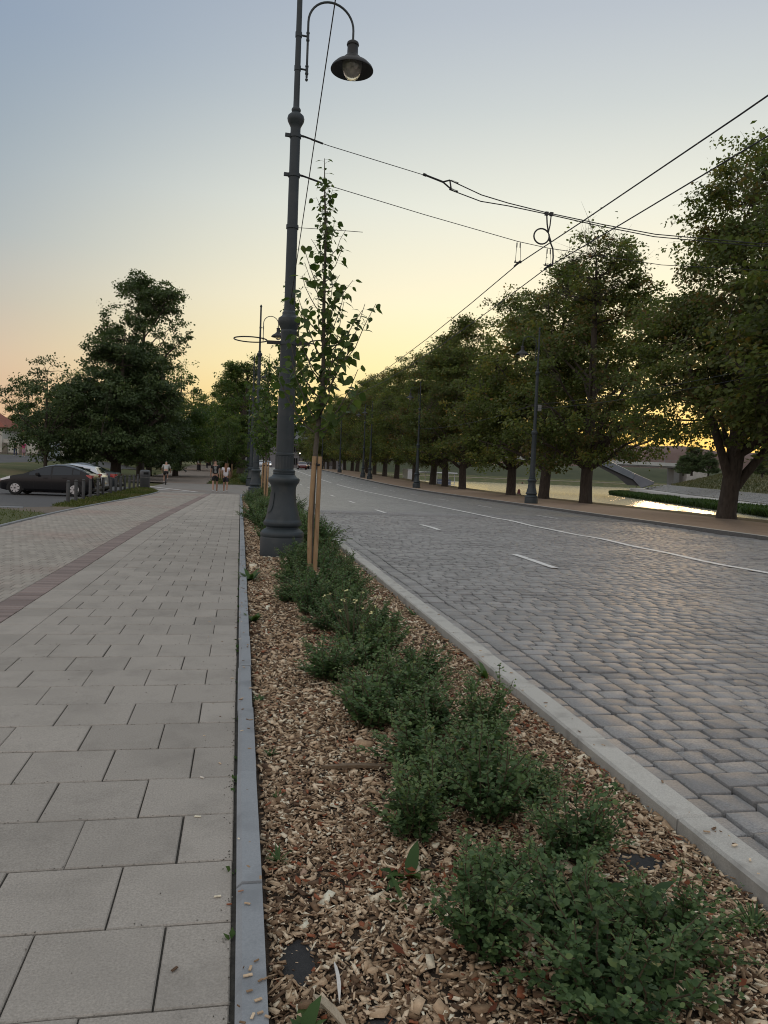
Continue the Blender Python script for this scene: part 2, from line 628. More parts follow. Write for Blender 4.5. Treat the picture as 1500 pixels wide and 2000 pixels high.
spots(MAT['slab'])
spots(MAT['paver'], 5.0, lo=0.8)
spots(MAT['sett'], 9.0, 0.02, 0.09, 0.75)
spots(MAT['granite'], 7.0, 0.02, 0.05, 0.7)
spots(MAT['grey_kerb'], 7.0, 0.02, 0.06, 0.75)
path = strip('footpath', lambda y: red_c(y) + 0.14, 0.035, -2, PATH_END, -0.012, MAT['joint'], ny=60)
GAP = 0.006
GAPY = 0.009
slabs = []      # (x,y,hx,hy)
row = 0
y = 2.1035 - 0.4 * 9
while y < PATH_END - 0.2:
    yc = y + 0.2
    lim = red_c(yc) + 0.15
    col_r = lim + 0.34
    slabs.append(((lim + col_r) / 2, yc, 0.17 - GAP / 2, 0.2 - GAPY / 2))
    x = EDGE_R
    if row % 2 == 1:
        slabs.append((x - 0.105, yc, 0.105 - GAP / 2, 0.2 - GAPY / 2))
        x -= 0.21
    while x > col_r + 0.03:
        w = min(0.4, x - col_r)
        if x - w - col_r < 0.06: w = x - col_r
        slabs.append((x - w / 2, yc, w / 2 - GAP / 2, 0.2 - GAPY / 2))
        x -= w
    y += 0.4
    row += 1


def in_view(x, y, m=0.25):
    return y > 1.75 and x > -0.285 * y - m


vis = [s for s in slabs if in_view(s[0], s[1])]
rest = [s for s in slabs if not in_view(s[0], s[1])]
vis.sort(key=lambda s: s[1])
full_slab = block_mesh('slab', 0.2 - GAP / 2, 0.2 - GAPY / 2, 0.05, 0.004, MAT['slab'])
cache = {}
for (x, y, hx, hy) in vis[:300]:
    key = (round(hx, 3), round(hy, 3))
    me = cache.get(key)
    if me is None:
        me = cache[key] = full_slab if abs(hx - 0.2 + GAP / 2) < 1e-3 else block_mesh('slab', key[0], key[1], 0.05, 0.004, MAT['slab'])
    o = ob('slab', me, path, (x + random.gauss(0, 0.0012), y + random.gauss(0, 0.0012), random.gauss(0, 0.0012)), random.gauss(0, 0.002))
    o.rotation_euler = (random.gauss(0, 0.003), random.gauss(0, 0.003), random.gauss(0, 0.002))
more = np.array([(x, y, 0, hx, hy) for x, y, hx, hy in vis[300:] + rest])
blocks_field('slab_field', more, more[:, 3], more[:, 4], 0.05, 0.004, MAT['slab'], path)

# red brick strip (bricks laid across)
rstrip = strip('red_brick_strip', lambda y: red_c(y) - 0.15, lambda y: red_c(y) + 0.14, 0, PATH_END, -0.014, MAT['joint'], ny=50)
rb = block_mesh('brick', 0.144, 0.046, 0.05, 0.004, MAT['redbrick'])
ys_ = np.arange(6.6, 40.6, 0.1)
for yb in ys_[:300]:
    ob('brick', rb, rstrip, (red_c(yb), float(yb), random.gauss(0.001, 0.001)), random.gauss(0, 0.006))
extra = np.array([(red_c(v), v, 0.001) for v in np.concatenate([np.arange(0.5, 6.55, 0.1), ys_[300:]])])
blocks_field('brick_field', extra, 0.144, 0.046, 0.05, 0.004, MAT['redbrick'], rstrip)

# cycle path of small pavers


def bike_left(Y):
    return -4.98 + 0.95 * float(sstep(20, 40, Y))


bike = strip('cycle_path', bike_left, lambda y: red_c(y) - 0.15, 0, PATH_END, -0.013, MAT['joint'], ny=50)
pv = []
row = 0
y = 0.4
while y < PATH_END - 0.2:
    xr = red_c(y + 0.11) - 0.15
    x = xr
    first = 0.06 if row % 2 else 0.12
    lim = bike_left(y + 0.11)
    while x > lim + 0.03:
        w = min(first, x - lim)
        pv.append((x - w / 2, y + 0.11, 0, w / 2 - 0.003, 0.11 - 0.003))
        x -= w
        first = 0.12
    y += 0.22
    row += 1
pv = np.array(pv)
pv[:, 2] = rng.normal(0, 0.001, len(pv))
seen = (pv[:, 0] > -0.285 * pv[:, 1] - 0.1)
order = np.argsort(np.where(seen, pv[:, 1], 1e3))
pm = block_mesh('brick', 0.057, 0.107, 0.05, 0.004, MAT['paver'])
pick = [i for i in order if abs(pv[i, 3] - 0.057) < 0.002][:300]
for i in pick:
    ob('brick', pm, bike, tuple(pv[i, :3]), random.gauss(0, 0.006))
mask = np.ones(len(pv), bool)
mask[pick] = False
blocks_field('brick_field', pv[mask], pv[mask, 3], pv[mask, 4], 0.05, 0.004, MAT['paver'], bike)

# thin pale edging between cycle path and grass
edging = thing('path_edging', (0, 0, 0), 'thin pale concrete edging along the outer side of the cycle path', 'edging')
for ye in np.arange(15, 40.5, 1.0):
    a = Vector((bike_left(ye) - 0.04, ye, 0))
    b = Vector((bike_left(ye + 1) - 0.04, ye + 1, 0))
    d = b - a
    bb = MB().box((0, 0, -0.02), (0.07, 0.992, 0.11), bev=0.008)
    bb.build('edging_stone', MAT['grey_kerb'], edging, tuple((a + b) / 2), math.atan2(-d.x, d.y))

# ------------------------------------------------------------------ kerbs of the bed
kerb = thing('grey_kerb', (0.075, 2, 0), 'narrow grey concrete kerb between footpath and mulch bed', 'kerb')
kb = MB()
kb.add([(-0.045, -0.498, -0.15), (0.045, -0.498, -0.15), (0.045, 0.498, -0.15), (-0.045, 0.498, -0.15),
        (-0.045, -0.498, 0.022), (0.045, -0.498, 0.022), (0.045, 0.498, 0.022), (-0.045, 0.498, 0.022),
        (-0.026, -0.496, 0.038), (0.043, -0.496, 0.038), (0.043, 0.496, 0.038), (-0.026, 0.496, 0.038)],
       [[0, 1, 5, 4], [1, 2, 6, 5], [2, 3, 7, 6], [3, 0, 4, 7], [4, 5, 9, 8], [5, 6, 10, 9], [6, 7, 11, 10], [7, 4, 8, 11], [8, 9, 10, 11]])
kme = kb.mesh('kerb_stone', MAT['grey_kerb'])
for k in range(42):
    o = ob('kerb_stone', kme, kerb, (random.gauss(0, 0.0015), -3.34 + k + 0.5, random.gauss(0, 0.002)), random.gauss(0, 0.0015))
ob('kerb_stone', MB().box((0, 0, 0), (1.8, 0.1, 0.16), bev=0.01).mesh('kerb_stone', MAT['grey_kerb']), kerb, (0.95, 38.9, -0.045))
gkerb = thing('granite_kerb', (2.0, 2, 0), 'pale granite kerb between mulch bed and cobbled street', 'kerb')
gme = MB().box((0, 0, -0.12), (0.16, 0.992, 0.34), bev=0.012).mesh('kerb_stone', MAT['granite'])
for k in range(64):
    yk = -3.02 + k
    o = ob('kerb_stone', gme, gkerb, (random.gauss(0, 0.002), yk + 0.5, random.gauss(0, 0.002) + float(rise(yk + 2))), random.gauss(0, 0.002))

# ------------------------------------------------------------------ street
ROAD_L, ROAD_R = 2.08, 15.1


def wave(x, y):
    return 0.012 * np.sin(x * 1.15 + 0.6 * np.sin(y * 0.7)) * np.cos(y * 0.83 + 0.4) + 0.007 * np.sin(x * 0.5 - y * 1.9 + 1)


# material of the far street where single setts can no longer be told apart, and of the joints
m = bpy.data.materials.new('far_setts')
m.use_nodes = True
N, L = m.node_tree.nodes, m.node_tree.links
p = N['Principled BSDF']
g = N.new('ShaderNodeNewGeometry')
br = N.new('ShaderNodeTexBrick')
br.offset = 0.5
br.inputs['Color1'].default_value = (0.23, 0.227, 0.224, 1)
br.inputs['Color2'].default_value = (0.36, 0.352, 0.345, 1)
br.inputs['Mortar'].default_value = (0.07, 0.067, 0.062, 1)
br.inputs['Scale'].default_value = 1.0
br.inputs['Mortar Size'].default_value = 0.011
br.inputs['Mortar Smooth'].default_value = 0.3
br.inputs['Brick Width'].default_value = 0.21
br.inputs['Row Height'].default_value = 0.175
L.new(g.outputs['Position'], br.inputs['Vector'])
nz = N.new('ShaderNodeTexNoise')
nz.inputs['Scale'].default_value = 0.35
nz.inputs['Detail'].default_value = 7
L.new(g.outputs['Position'], nz.inputs['Vector'])
mp = N.new('ShaderNodeMapRange')
mp.inputs['To Min'].default_value, mp.inputs['To Max'].default_value = 0.75, 1.25
L.new(nz.outputs[0], mp.inputs[0])
hs = N.new('ShaderNodeHueSaturation')
L.new(mp.outputs[0], hs.inputs['Value'])
L.new(br.outputs['Color'], hs.inputs['Color'])
L.new(hs.outputs[0], p.inputs['Base Color'])
p.inputs['Roughness'].default_value = 0.5
bp = N.new('ShaderNodeBump')
bp.inputs['Distance'].default_value = 0.02
bp.inputs['Strength'].default_value = 0.8
bp.invert = True
L.new(br.outputs['Fac'], bp.inputs['Height'])
L.new(bp.outputs[0], p.inputs['Normal'])
MAT['far_setts'] = m

SETT_END = 27.0
ys = np.concatenate([np.arange(-4, SETT_END, 0.5), [SETT_END - 0.01, SETT_END], np.arange(30, 250, 5)])
V, F, mi = [], [], []
xs = np.linspace(ROAD_L, ROAD_R, 15)
for j, yy in enumerate(ys):
    for xx in xs:
        V.append((xx, yy, (-0.098 if yy < SETT_END - 0.005 else -0.062) + float(rise(yy)) + (float(wave(xx, yy)) if yy < SETT_END + 0.1 else 0)))
for j in range(len(ys) - 1):
    for i in range(14):
        F.append([j * 15 + i, j * 15 + i + 1, (j + 1) * 15 + i + 1, (j + 1) * 15 + i])
        mi.append(0 if ys[j] < SETT_END - 0.005 else 1)
road = ob('street', mesh_np('street', V, np.array(F), mats=[MAT['sett_joint'], MAT['far_setts']], midx=mi))
tag(road, kind='structure')

# setts: octagonal, slightly pillowed, each a little different
S = []
for lane in (0, 1):                       # two courses of gutter setts along the kerb
    y = 1.2 + 0.07 * lane
    while y < SETT_END:
        l = 0.17 + 0.09 * rng.random()
        S.append((ROAD_L + 0.012 + 0.1 + lane * 0.212, y + l / 2, 0.098 + rng.normal(0, 0.003), l / 2 - 0.008))
        y += l
y = 1.3
row = 0
while y < SETT_END - 0.1:
    d = 0.165 + 0.028 * rng.random()
    x = ROAD_L + 0.438
    xmax = min(ROAD_R - 0.05, 0.78 * (y + 0.5) + 1.2)
    while x < xmax:
        w = (0.15 + 0.11 * rng.random()) * (0.6 if x < ROAD_L + 0.44 and row % 2 else 1)
        S.append((x + w / 2, y + d / 2 + 0.05 * math.sin(x * 0.9 + 1.0) + 0.03 * math.sin(x * 2.3 + y * 0.4), w / 2 - 0.0085, d / 2 - 0.0095))
        x += w
    y += d
    row += 1
S = np.array(S)


def sett_shapes(S):
    n = len(S)
    ang = np.array([[-1, -.88], [-.91, -1], [.91, -1], [1, -.88], [1, .88], [.91, 1], [-.91, 1], [-1, .88]])
    V = np.zeros((n, 24, 3))
    jit = rng.normal(0, 0.038, (n, 8, 2))
    for k, (sc, z) in enumerate(((1.0, -0.06), (0.994, -0.004), (0.972, 0.0))):
        V[:, 8 * k:8 * k + 8, 0] = S[:, 0:1] + S[:, 2:3] * (ang[:, 0] + jit[:, :, 0] * 0.7) * sc
        V[:, 8 * k:8 * k + 8, 1] = S[:, 1:2] + S[:, 3:4] * (ang[:, 1] + jit[:, :, 1] * 0.7) * sc
        V[:, 8 * k:8 * k + 8, 2] = z
    ta, tb = rng.normal(0, 0.013, n), rng.normal(0, 0.013, n)
    V[:, :, 2] += (V[:, :, 0] - S[:, 0:1]) * ta[:, None] + (V[:, :, 1] - S[:, 1:2]) * tb[:, None]
    V[:, :, 2] += (-0.058 + wave(S[:, 0], S[:, 1]) + rng.normal(0, 0.0035, n))[:, None]
    T4 = np.array([[a + i, a + (i + 1) % 8, a + 8 + (i + 1) % 8, a + 8 + i] for a in (0, 8) for i in range(8)] + [[16, 17, 18, 19], [16, 19, 20, 23], [20, 21, 22, 23]])
    return V, T4


dist = np.hypot(S[:, 0], S[:, 1])
seen = (S[:, 0] < 0.757 * S[:, 1] + 0.15) & (S[:, 1] > 2.2)
size = np.where(seen, dist, 1e3)
order = np.argsort(size)
V, T4 = sett_shapes(S)
for i in order[:300]:
    v = V[i] - np.array([S[i, 0], S[i, 1], 0])
    ob('sett', mesh_np('sett', v, T4, MAT['sett'], smooth=False, rnd=np.full(len(T4), 0.5)), road, (S[i, 0], S[i, 1], 0))
idx = order[300:]
n = len(idx)
Fs = (np.arange(n)[:, None, None] * 24 + T4[None]).reshape(-1, 4)
o = ob('sett_field', mesh_np('sett_field', V[idx].reshape(-1, 3), Fs, MAT['sett'], rnd=np.repeat(rng.random(n), len(T4))), road)
tag(o, kind='stuff')

# painted lines


def line(name, xa, xb, y0, y1, parent=None):
    ny = max(2, int((y1 - y0) / 0.35)) if y0 < 30 else max(2, int((y1 - y0) / 4))
    V = []
    for yy in np.linspace(y0, y1, ny + 1):
        for xx in (xa, xb):
            V.append((xx, yy, -0.047 + float(rise(yy)) + (float(wave(xx, yy)) + 0.003 if yy < SETT_END else 0.0)))
    F = np.array([[2 * j, 2 * j + 1, 2 * j + 3, 2 * j + 2] for j in range(ny)])
    o = ob(name, mesh_np(name, V, F, MAT['paint']), parent)
    return o


mk = thing('lane_marking', (0, 0, 0), 'long solid white line painted along the middle of the cobbled street', 'road marking')
line('painted_line', 9.25, 9.44, 8, 75, mk)
line('painted_line', 9.25, 9.44, 80, 175, mk)
mk2 = thing('dashed_marking', (0, 0, 0), 'short white dashes dividing the lanes nearer the mulch bed', 'road marking')
for k in range(14):
    line('painted_dash', 5.36, 5.50, 12.5 + 8 * k, 14.6 + 8 * k, mk2)
mk3 = thing('dashed_marking', (0, 0, 0), 'faint white dashes dividing the lanes nearer the river trees', 'road marking')
for k in range(12):
    line('painted_dash', 12.1, 12.2, 28 + 8 * k, 30.2 + 8 * k, mk3)

# far kerb, clay sidewalk, grass verge
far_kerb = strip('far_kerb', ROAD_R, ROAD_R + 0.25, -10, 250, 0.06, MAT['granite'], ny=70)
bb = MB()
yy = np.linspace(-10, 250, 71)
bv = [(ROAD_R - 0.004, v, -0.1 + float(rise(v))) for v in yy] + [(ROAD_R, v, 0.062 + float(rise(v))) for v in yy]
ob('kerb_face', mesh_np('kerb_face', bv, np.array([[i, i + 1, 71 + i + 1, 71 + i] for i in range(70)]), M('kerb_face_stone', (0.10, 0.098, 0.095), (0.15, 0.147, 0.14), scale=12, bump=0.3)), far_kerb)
strip('clay_sidewalk', ROAD_R + 0.25, 20.9, -10, 250, 0.052, MAT['clay'], ny=70)
strip('river_verge', 20.9, 22.9, -10, 250, 0.045, M('dry_verge', (0.10, 0.085, 0.035), (0.15, 0.11, 0.06), rough=1, scale=3, bump=0.8, bscale=30, c3=(0.06, 0.07, 0.02), s3=0.7), ny=70)

# crossing and paving beyond the footpath
strip('cross_path', -5.5, ROAD_L - 0.2, PATH_END, 61.5, -0.02, M('cross_paving', (0.215, 0.20, 0.185), (0.28, 0.262, 0.24), rough=0.9, scale=1.2, bump=0.3, bscale=40, c3=(0.24, 0.19, 0.165), s3=0.15), ny=10)
strip('driveway', -60, -5.5, 40.5, 46.5, -0.03, MAT['asphalt'], ny=4, follow=False)
mk4 = thing('crossing_marking', (0, 0, 0), 'white painted lines on the driveway behind the litter bin', 'road marking')
for (xa, ya, xb, yb, w) in ((-6.6, 52.5, -2.3, 43.2, 0.22), (-5.6, 46.6, -3.9, 44.6, 0.3), (-3.6, 43.0, -2.7, 43.0, 0.2)):
    a, b = Vector((xa, ya)), Vector((xb, yb))
    q = (b - a).normalized()
    nrm = Vector((-q.y, q.x)) * w / 2
    pts = [a + nrm, a - nrm, b - nrm, b + nrm]
    ob('painted_line', mesh_np('painted_line', [(v.x, v.y, -0.014) for v in pts], [[0, 1, 2, 3]], MAT['paint']), mk4)
strip('promenade', -8.6, -2.6, 61.5, 200, -0.02, M('promenade_clay', (0.22, 0.18, 0.15), (0.28, 0.235, 0.20), rough=0.95, scale=0.8, c3=(0.26, 0.17, 0.13), s3=0.06), ny=30)
strip('parking', -45, -5.9, 24.3, 47.5, -0.028, MAT['asphalt'], ny=8, follow=False)

# ------------------------------------------------------------------ mulch bed
BED0, BED1 = 0.12, 1.93


def bed_z(x, y):
    t = np.clip((x - BED0) / (BED1 - BED0), 0, 1)
    return -0.035 + 0.03 * np.sin(np.pi * t) + 0.012 * np.sin(y * 2.1 + x * 3) * np.sin(x * 4.3 + 1)


ys = np.linspace(-2, 38.85, 160)
xs = np.linspace(BED0 - 0.01, BED1, 14)
X2, Y2 = np.meshgrid(xs, ys)
nb = len(xs)
Fb = np.array([[j * nb + i, j * nb + i + 1, (j + 1) * nb + i + 1, (j + 1) * nb + i] for j in range(len(ys) - 1) for i in range(nb - 1)])
bed = ob('planting_bed', mesh_np('planting_bed', np.stack([X2.ravel(), Y2.ravel(), bed_z(X2, Y2).ravel()], 1), Fb, MAT['soil'], smooth=True))
tag(bed, kind='structure')

MAT['chips'] = rampmat('wood_chips', [(0.0, (0.100, 0.059, 0.036)), (0.2, (0.227, 0.145, 0.086)), (0.42, (0.413, 0.283, 0.176)), (0.68, (0.600, 0.446, 0.295)),
                                     (0.88, (0.800, 0.644, 0.458)), (0.965, (0.825, 0.790, 0.628)), (0.972, (0.294, 0.099, 0.046)), (1.0, (0.347, 0.131, 0.072))], rough=0.85, nmul=0.22, nscale=90)
CH = []
for (y0, y1, dens, k) in ((1.7, 3.2, 7600, 1.0), (3.2, 6.0, 5600, 1.08), (6.0, 11.0, 2300, 1.35), (11.0, 20, 900, 1.9), (20, 38.8, 330, 2.8)):
    n = int((y1 - y0) * (BED1 - BED0) * dens)
    x = BED0 + 0.015 + (BED1 - BED0 - 0.03) * rng.random(n)
    yv = y0 + (y1 - y0) * rng.random(n)
    L_ = np.exp(rng.normal(math.log(0.0085), 0.45, n)) * k
    W_ = L_ * (0.16 + 0.42 * rng.random(n))
    T_ = W_ * (0.15 + 0.25 * rng.random(n)) + 0.0006
    CH.append(np.stack([x, yv, L_, W_, T_], 1))
CH = np.concatenate(CH)
# bare patches where the dark weed membrane shows
patches = [(0.22, 2.30, 0.05, 0.11), (0.42, 1.98, 0.05, 0.04), (1.52, 2.30, 0.07, 0.1), (1.62, 2.75, 0.10, 0.07)]
keep = np.ones(len(CH), bool)
for (px, py, pa, pb) in patches:
    keep &= ((CH[:, 0] - px) / pa) ** 2 + ((CH[:, 1] - py) / pb) ** 2 > 1 - 0.25 * rng.random(len(CH)) + (rng.random(len(CH)) < 0.06) * -2
CH = CH[keep]
n = len(CH)
az = rng.random(n) * 2 * np.pi
tl, tr = rng.normal(0, 0.33, n), rng.normal(0, 0.4, n)
ux = np.stack([np.cos(az) * np.cos(tl), np.sin(az) * np.cos(tl), np.sin(tl)], 1)
vx = np.stack([-np.sin(az), np.cos(az), np.zeros(n)], 1)
wz = np.cross(ux, vx)
v2 = vx * np.cos(tr)[:, None] + wz * np.sin(tr)[:, None]
w2 = np.cross(ux, v2)
cz = bed_z(CH[:, 0], CH[:, 1]) + 0.006 + 0.022 * rng.random(n) ** 1.5
ctr = np.stack([CH[:, 0], CH[:, 1], cz], 1)
sg = np.array([[-1, -1, -1], [1, -1, -1], [1, 1, -1], [-1, 1, -1], [-1, -1, 1], [1, -1, 1], [1, 1, 1], [-1, 1, 1]], float)
jit = 1 + rng.normal(0, 0.16, (n, 8, 3))
V = ctr[:, None, :] + (sg[None, :, 0:1] * jit[:, :, 0:1] * CH[:, None, 2:3]) * ux[:, None] + (sg[None, :, 1:2] * jit[:, :, 1:2] * CH[:, None, 3:4]) * v2[:, None] + (sg[None, :, 2:3] * CH[:, None, 4:5]) * w2[:, None]
V[:, :, 0] = np.clip(V[:, :, 0], BED0 + 0.002, BED1 - 0.012)
T = np.array([[4, 5, 6, 7], [0, 1, 5, 4], [1, 2, 6, 5], [2, 3, 7, 6], [3, 0, 4, 7]])
Fc = (np.arange(n)[:, None, None] * 8 + T[None]).reshape(-1, 4)
mul = ob('mulch', mesh_np('mulch', V.reshape(-1, 3), Fc, MAT['chips'], rnd=np.repeat(rng.random(n), 5)))
tag(mul, 'light brown wood chip mulch covering the planting bed', 'mulch', kind='stuff')

sp = MB()
for _ in range(150):
    y = 1.9 + 12 * random.random() ** 1.8
    if random.random() < 0.55:
        x, z = random.uniform(0.035, 0.115), 0.042
    else:
        x, z = random.uniform(1.93, 2.06), 0.054
    if random.random() < 0.12: x, z = random.uniform(-0.25, 0.01), 0.004
    l = random.uniform(0.004, 0.014)
    sp.box((x, y, z), (l * 2, l * random.uniform(0.4, 0.9), 0.003), random.random() * 3.1)
tag(ob('spilled_chips', mesh_np('spilled_chips', sp.v, sp.f, MAT['chips'], rnd=np.repeat(rng.random(len(sp.f) // 6), 6))), 'wood chips spilled from the bed onto both kerbs', 'mulch', kind='stuff')

# dark membrane patches
mem = M('membrane', (0.018, 0.019, 0.021), (0.035, 0.035, 0.037), rough=0.75, scale=60, bump=0.5)
memlab = ['narrow dark weed membrane strip showing through the mulch beside the grey kerb', 'small dark membrane patch in the mulch at the bottom of the bed',
          'dark membrane patch beside the nearest shrub at the bottom right', 'dark membrane patch between shrubs and the granite kerb']
for (px, py, pa, pb), lb in zip(patches, memlab):
    b = MB()
    k = 14
    ring = [(px + pa * 1.1 * math.cos(2 * math.pi * i / k) * random.uniform(.85, 1.1), py + pb * 1.1 * math.sin(2 * math.pi * i / k) * random.uniform(.85, 1.1)) for i in range(k)]
    vs = [(x, y, float(bed_z(x, y)) + 0.007) for x, y in ring] + [(px, py, float(bed_z(px, py)) + 0.016)]
    b.add(vs, [[i, (i + 1) % k, k] for i in range(k)])
    tag(b.build('membrane_patch', mem, smooth=True), lb, 'membrane')


def jag(cx, cy, L, w, t, az, name, mat, label, cat, bendk=0.15, z=0.02):
    """a splinter / stick: tapered flat bar with a bend"""
    n = 7
    pts, fs = [], []
    for i in range(n):
        u = i / (n - 1) - 0.5
        ww = w * (1 - 0.75 * abs(u * 2) ** 3) * random.uniform(0.85, 1.1)
        off = bendk * L * (u * u - 0.08)
        for sx_, sz_ in ((-1, 0), (1, 0), (1, 1), (-1, 1)):
            lx, ly = u * L, off + sx_ * ww / 2
            pts.append((cx + lx * math.cos(az) - ly * math.sin(az), cy + lx * math.sin(az) + ly * math.cos(az), float(bed_z(cx, cy)) + z + sz_ * t + 0.01 * math.cos(u * 3)))
    for i in range(n - 1):
        for k in range(4):
            j = (k + 1) % 4
            fs.append([4 * i + k, 4 * i + j, 4 * i + 4 + j, 4 * i + 4 + k])
    fs += [[3, 2, 1, 0], [4 * n - 4, 4 * n - 3, 4 * n - 2, 4 * n - 1]]
    return tag(MB().add(pts, fs).build(name, mat), label, cat)


white = M('bleached_stick', (0.62, 0.60, 0.56), (0.72, 0.70, 0.66), rough=0.8, scale=50)
pale = M('pale_wood', (0.36, 0.29, 0.20), (0.50, 0.42, 0.31), rough=0.85, scale=25, stretch=(8, 1, 1), bump=0.4)
brown = M('brown_wood', (0.13, 0.09, 0.06), (0.22, 0.16, 0.10), rough=0.9, scale=25, bump=0.4)
jag(0.325, 2.155, 0.17, 0.011, 0.008, rad(88), 'stick', white, 'thin white stick lying on the mulch near the grey kerb', 'stick', 0.1, 0.026)
jag(0.29, 2.045, 0.16, 0.024, 0.008, rad(118), 'wood_splinter', pale, 'long pale wood splinter lying below the white stick', 'splinter', 0.06, 0.024)
jag(0.62, 3.72, 0.36, 0.035, 0.014, rad(175), 'wood_splinter', brown, 'long brown branch piece lying left of the shrubs mid bed', 'splinter', 0.05, 0.022)
jag(1.56, 3.02, 0.12, 0.03, 0.014, rad(30), 'wood_splinter', M('bleached_wood', (0.45, 0.42, 0.37), (0.58, 0.55, 0.50), scale=30), 'thick bleached wood piece lying by the granite kerb', 'splinter', 0.1, 0.025)
jag(1.66, 3.16, 0.11, 0.012, 0.008, rad(160), 'stick', pale, 'bent pale stick resting against the granite kerb', 'stick', 0.5, 0.03)
for k in range(26):
    pass

# red-brown leaf litter
litter = []
for (cx, cy, sx_, sy_, nn) in ((0.62, 2.72, 0.16, 0.05, 60), (1.72, 3.15, 0.10, 0.25, 60), (1.8, 4.1, 0.06, 0.5, 60), (1.7, 9.5, 0.1, 0.5, 60), (0.9, 2.1, 0.2, 0.15, 30), (1.84, 5.8, 0.05, 0.6, 50)):
    for _ in range(nn):
        litter.append((random.gauss(cx, sx_), random.gauss(cy, sy_)))
LV, LF = [], []
for (x, y) in litter:
    if not (BED0 + 0.03 < x < BED1 - 0.03): continue
    z = float(bed_z(x, y)) + random.uniform(0.02, 0.035)
    a = random.random() * 6.28
    l, w = random.uniform(0.012, 0.03), random.uniform(0.005, 0.012)
    q = [(-l, 0, 0), (0, -w, random.uniform(-.006, .01)), (l, 0, random.uniform(0, .012)), (0, w, random.uniform(-.004, .01))]
    n0 = len(LV)
    LV += [(x + px * math.cos(a) - py * math.sin(a), y + px * math.sin(a) + py * math.cos(a), z + pz) for px, py, pz in q]
    LF.append([n0, n0 + 1, n0 + 2, n0 + 3])
o = ob('leaf_litter', mesh_np('leaf_litter', LV, np.array(LF), rampmat('dead_leaves', [(0, (0.10, 0.03, 0.015)), (1, (0.26, 0.085, 0.035))]), rnd=rng.random(len(LF))))
tag(o, 'red-brown dead leaf litter scattered on the mulch', 'leaf litter', kind='stuff')

# ------------------------------------------------------------------ leaves and plants
LEAF7 = np.array([[0, 0, 0], [.34, .36, .07], [.34, -.36, .07], [.74, .30, .03], [.74, -.30, .03], [1, 0, -.10], [.5, 0, 0]], float)
LEAF7F = np.array([[0, 2, 6, 1], [2, 4, 5, 6], [6, 5, 3, 1]])
BLADE = np.array([[0, .06, 0], [0, -.06, 0], [.35, .13, .0], [.35, -.13, .0], [.7, .09, -.05], [.7, -.09, -.05], [1, 0.005, -.2], [1, -.005, -.2]], float)
BLADEF = np.array([[0, 1, 3, 2], [2, 3, 5, 4], [4, 5, 7, 6]])
RHOMB = np.array([[0, 0, 0], [.5, -.36, .05], [1, 0, -.06], [.5, .36, .05]], float)
RHOMBF = np.array([[0, 1, 2, 3]])


def unit(v):
    return v / np.maximum(np.linalg.norm(v, axis=-1, keepdims=True), 1e-9)


def leaves(P, A, Nn, size, tmpl=LEAF7, tf=LEAF7F):
    A = unit(A)
    B = unit(np.cross(Nn, A))
    C = np.cross(A, B)
    s = np.asarray(size)[:, None, None]
    V = P[:, None, :] + s * (tmpl[None, :, 0:1] * A[:, None] + tmpl[None, :, 1:2] * B[:, None] + tmpl[None, :, 2:3] * C[:, None])
    n, k = len(P), len(tmpl)
    F = (np.arange(n)[:, None, None] * k + tf[None]).reshape(-1, tf.shape[1])
    return V.reshape(-1, 3), F


MAT['shrub'] = leafmat('shrub_leaf', [(0.037, 0.071, 0.029), (0.059, 0.112, 0.044), (0.090, 0.159, 0.061), (0.132, 0.207, 0.081), (0.183, 0.244, 0.085), (0.256, 0.244, 0.085)], rough=0.5, trans=0.28)
MAT['stem'] = M('plant_stem', (0.07, 0.05, 0.03), (0.10, 0.085, 0.045), rough=0.8, scale=30)
MAT['weed'] = leafmat('weed_leaf', [(0.03, 0.07, 0.02), (0.06, 0.12, 0.03), (0.10, 0.15, 0.045)], rough=0.45, trans=0.3)


def shrub_variant(seed, R, H, nst, per, ls):
    r = np.random.default_rng(seed)
    P, A, Nn, Sz, rn = [], [], [], [], []
    stems = MB()
    for s in range(nst):
        az = r.random() * 2 * np.pi
        rad0 = R * 0.35 * r.random()
        reach = R * (0.2 + 0.95 * r.random() ** 0.9)
        h = H * (0.45 + 0.75 * r.random() ** 1.3) * (1 - 0.30 * (reach / R) ** 2)
        d = np.array([math.cos(az), math.sin(az), 0])
        pts = []
        for i in range(7):
            u = i / 6
            pts.append(d * (rad0 + (reach - rad0) * u ** 1.3) + np.array([0, 0, h * (u ** 0.85)]) + r.normal(0, 0.008, 3) * (i > 0))
        stems.tube(pts, [0.0035 * (1 - 0.6 * i / 6) for i in range(7)], n=4, cap=False)
        pts = np.array(pts)
        for k in range(per):
            u = 0.16 + 0.84 * (k + r.random()) / per
            q = u * 6
            i = min(int(q), 5)
            pos = pts[i] + (pts[i + 1] - pts[i]) * (q - i)
            t = unit(pts[i + 1] - pts[i])
            for side in (0, 1):
                a = k * 1.57 + side * np.pi + r.normal(0, 0.5)
                out = np.array([math.cos(a), math.sin(a), 0.15 + 0.3 * r.normal()])
                ax = unit(out + 0.45 * t)
                P.append(pos + out * 0.006 + r.normal(0, 0.006, 3))
                A.append(ax)
                Nn.append(unit(np.array([0, 0, 1]) + r.normal(0, 0.35, 3) + 0.3 * out))
                Sz.append(ls * (0.55 + 0.6 * r.random()) * (1.0 - 0.55 * max(0, u - 0.7) / 0.3))
                rn.append(np.clip(0.15 + 0.45 * u + r.normal(0, 0.16), 0, 1))
    V, F = leaves(np.array(P), np.array(A), np.array(Nn), np.array(Sz))
    return (mesh_np('foliage', V, F, MAT['shrub'], rnd=np.repeat(rn, 3)), stems.mesh('stems', MAT['stem']))


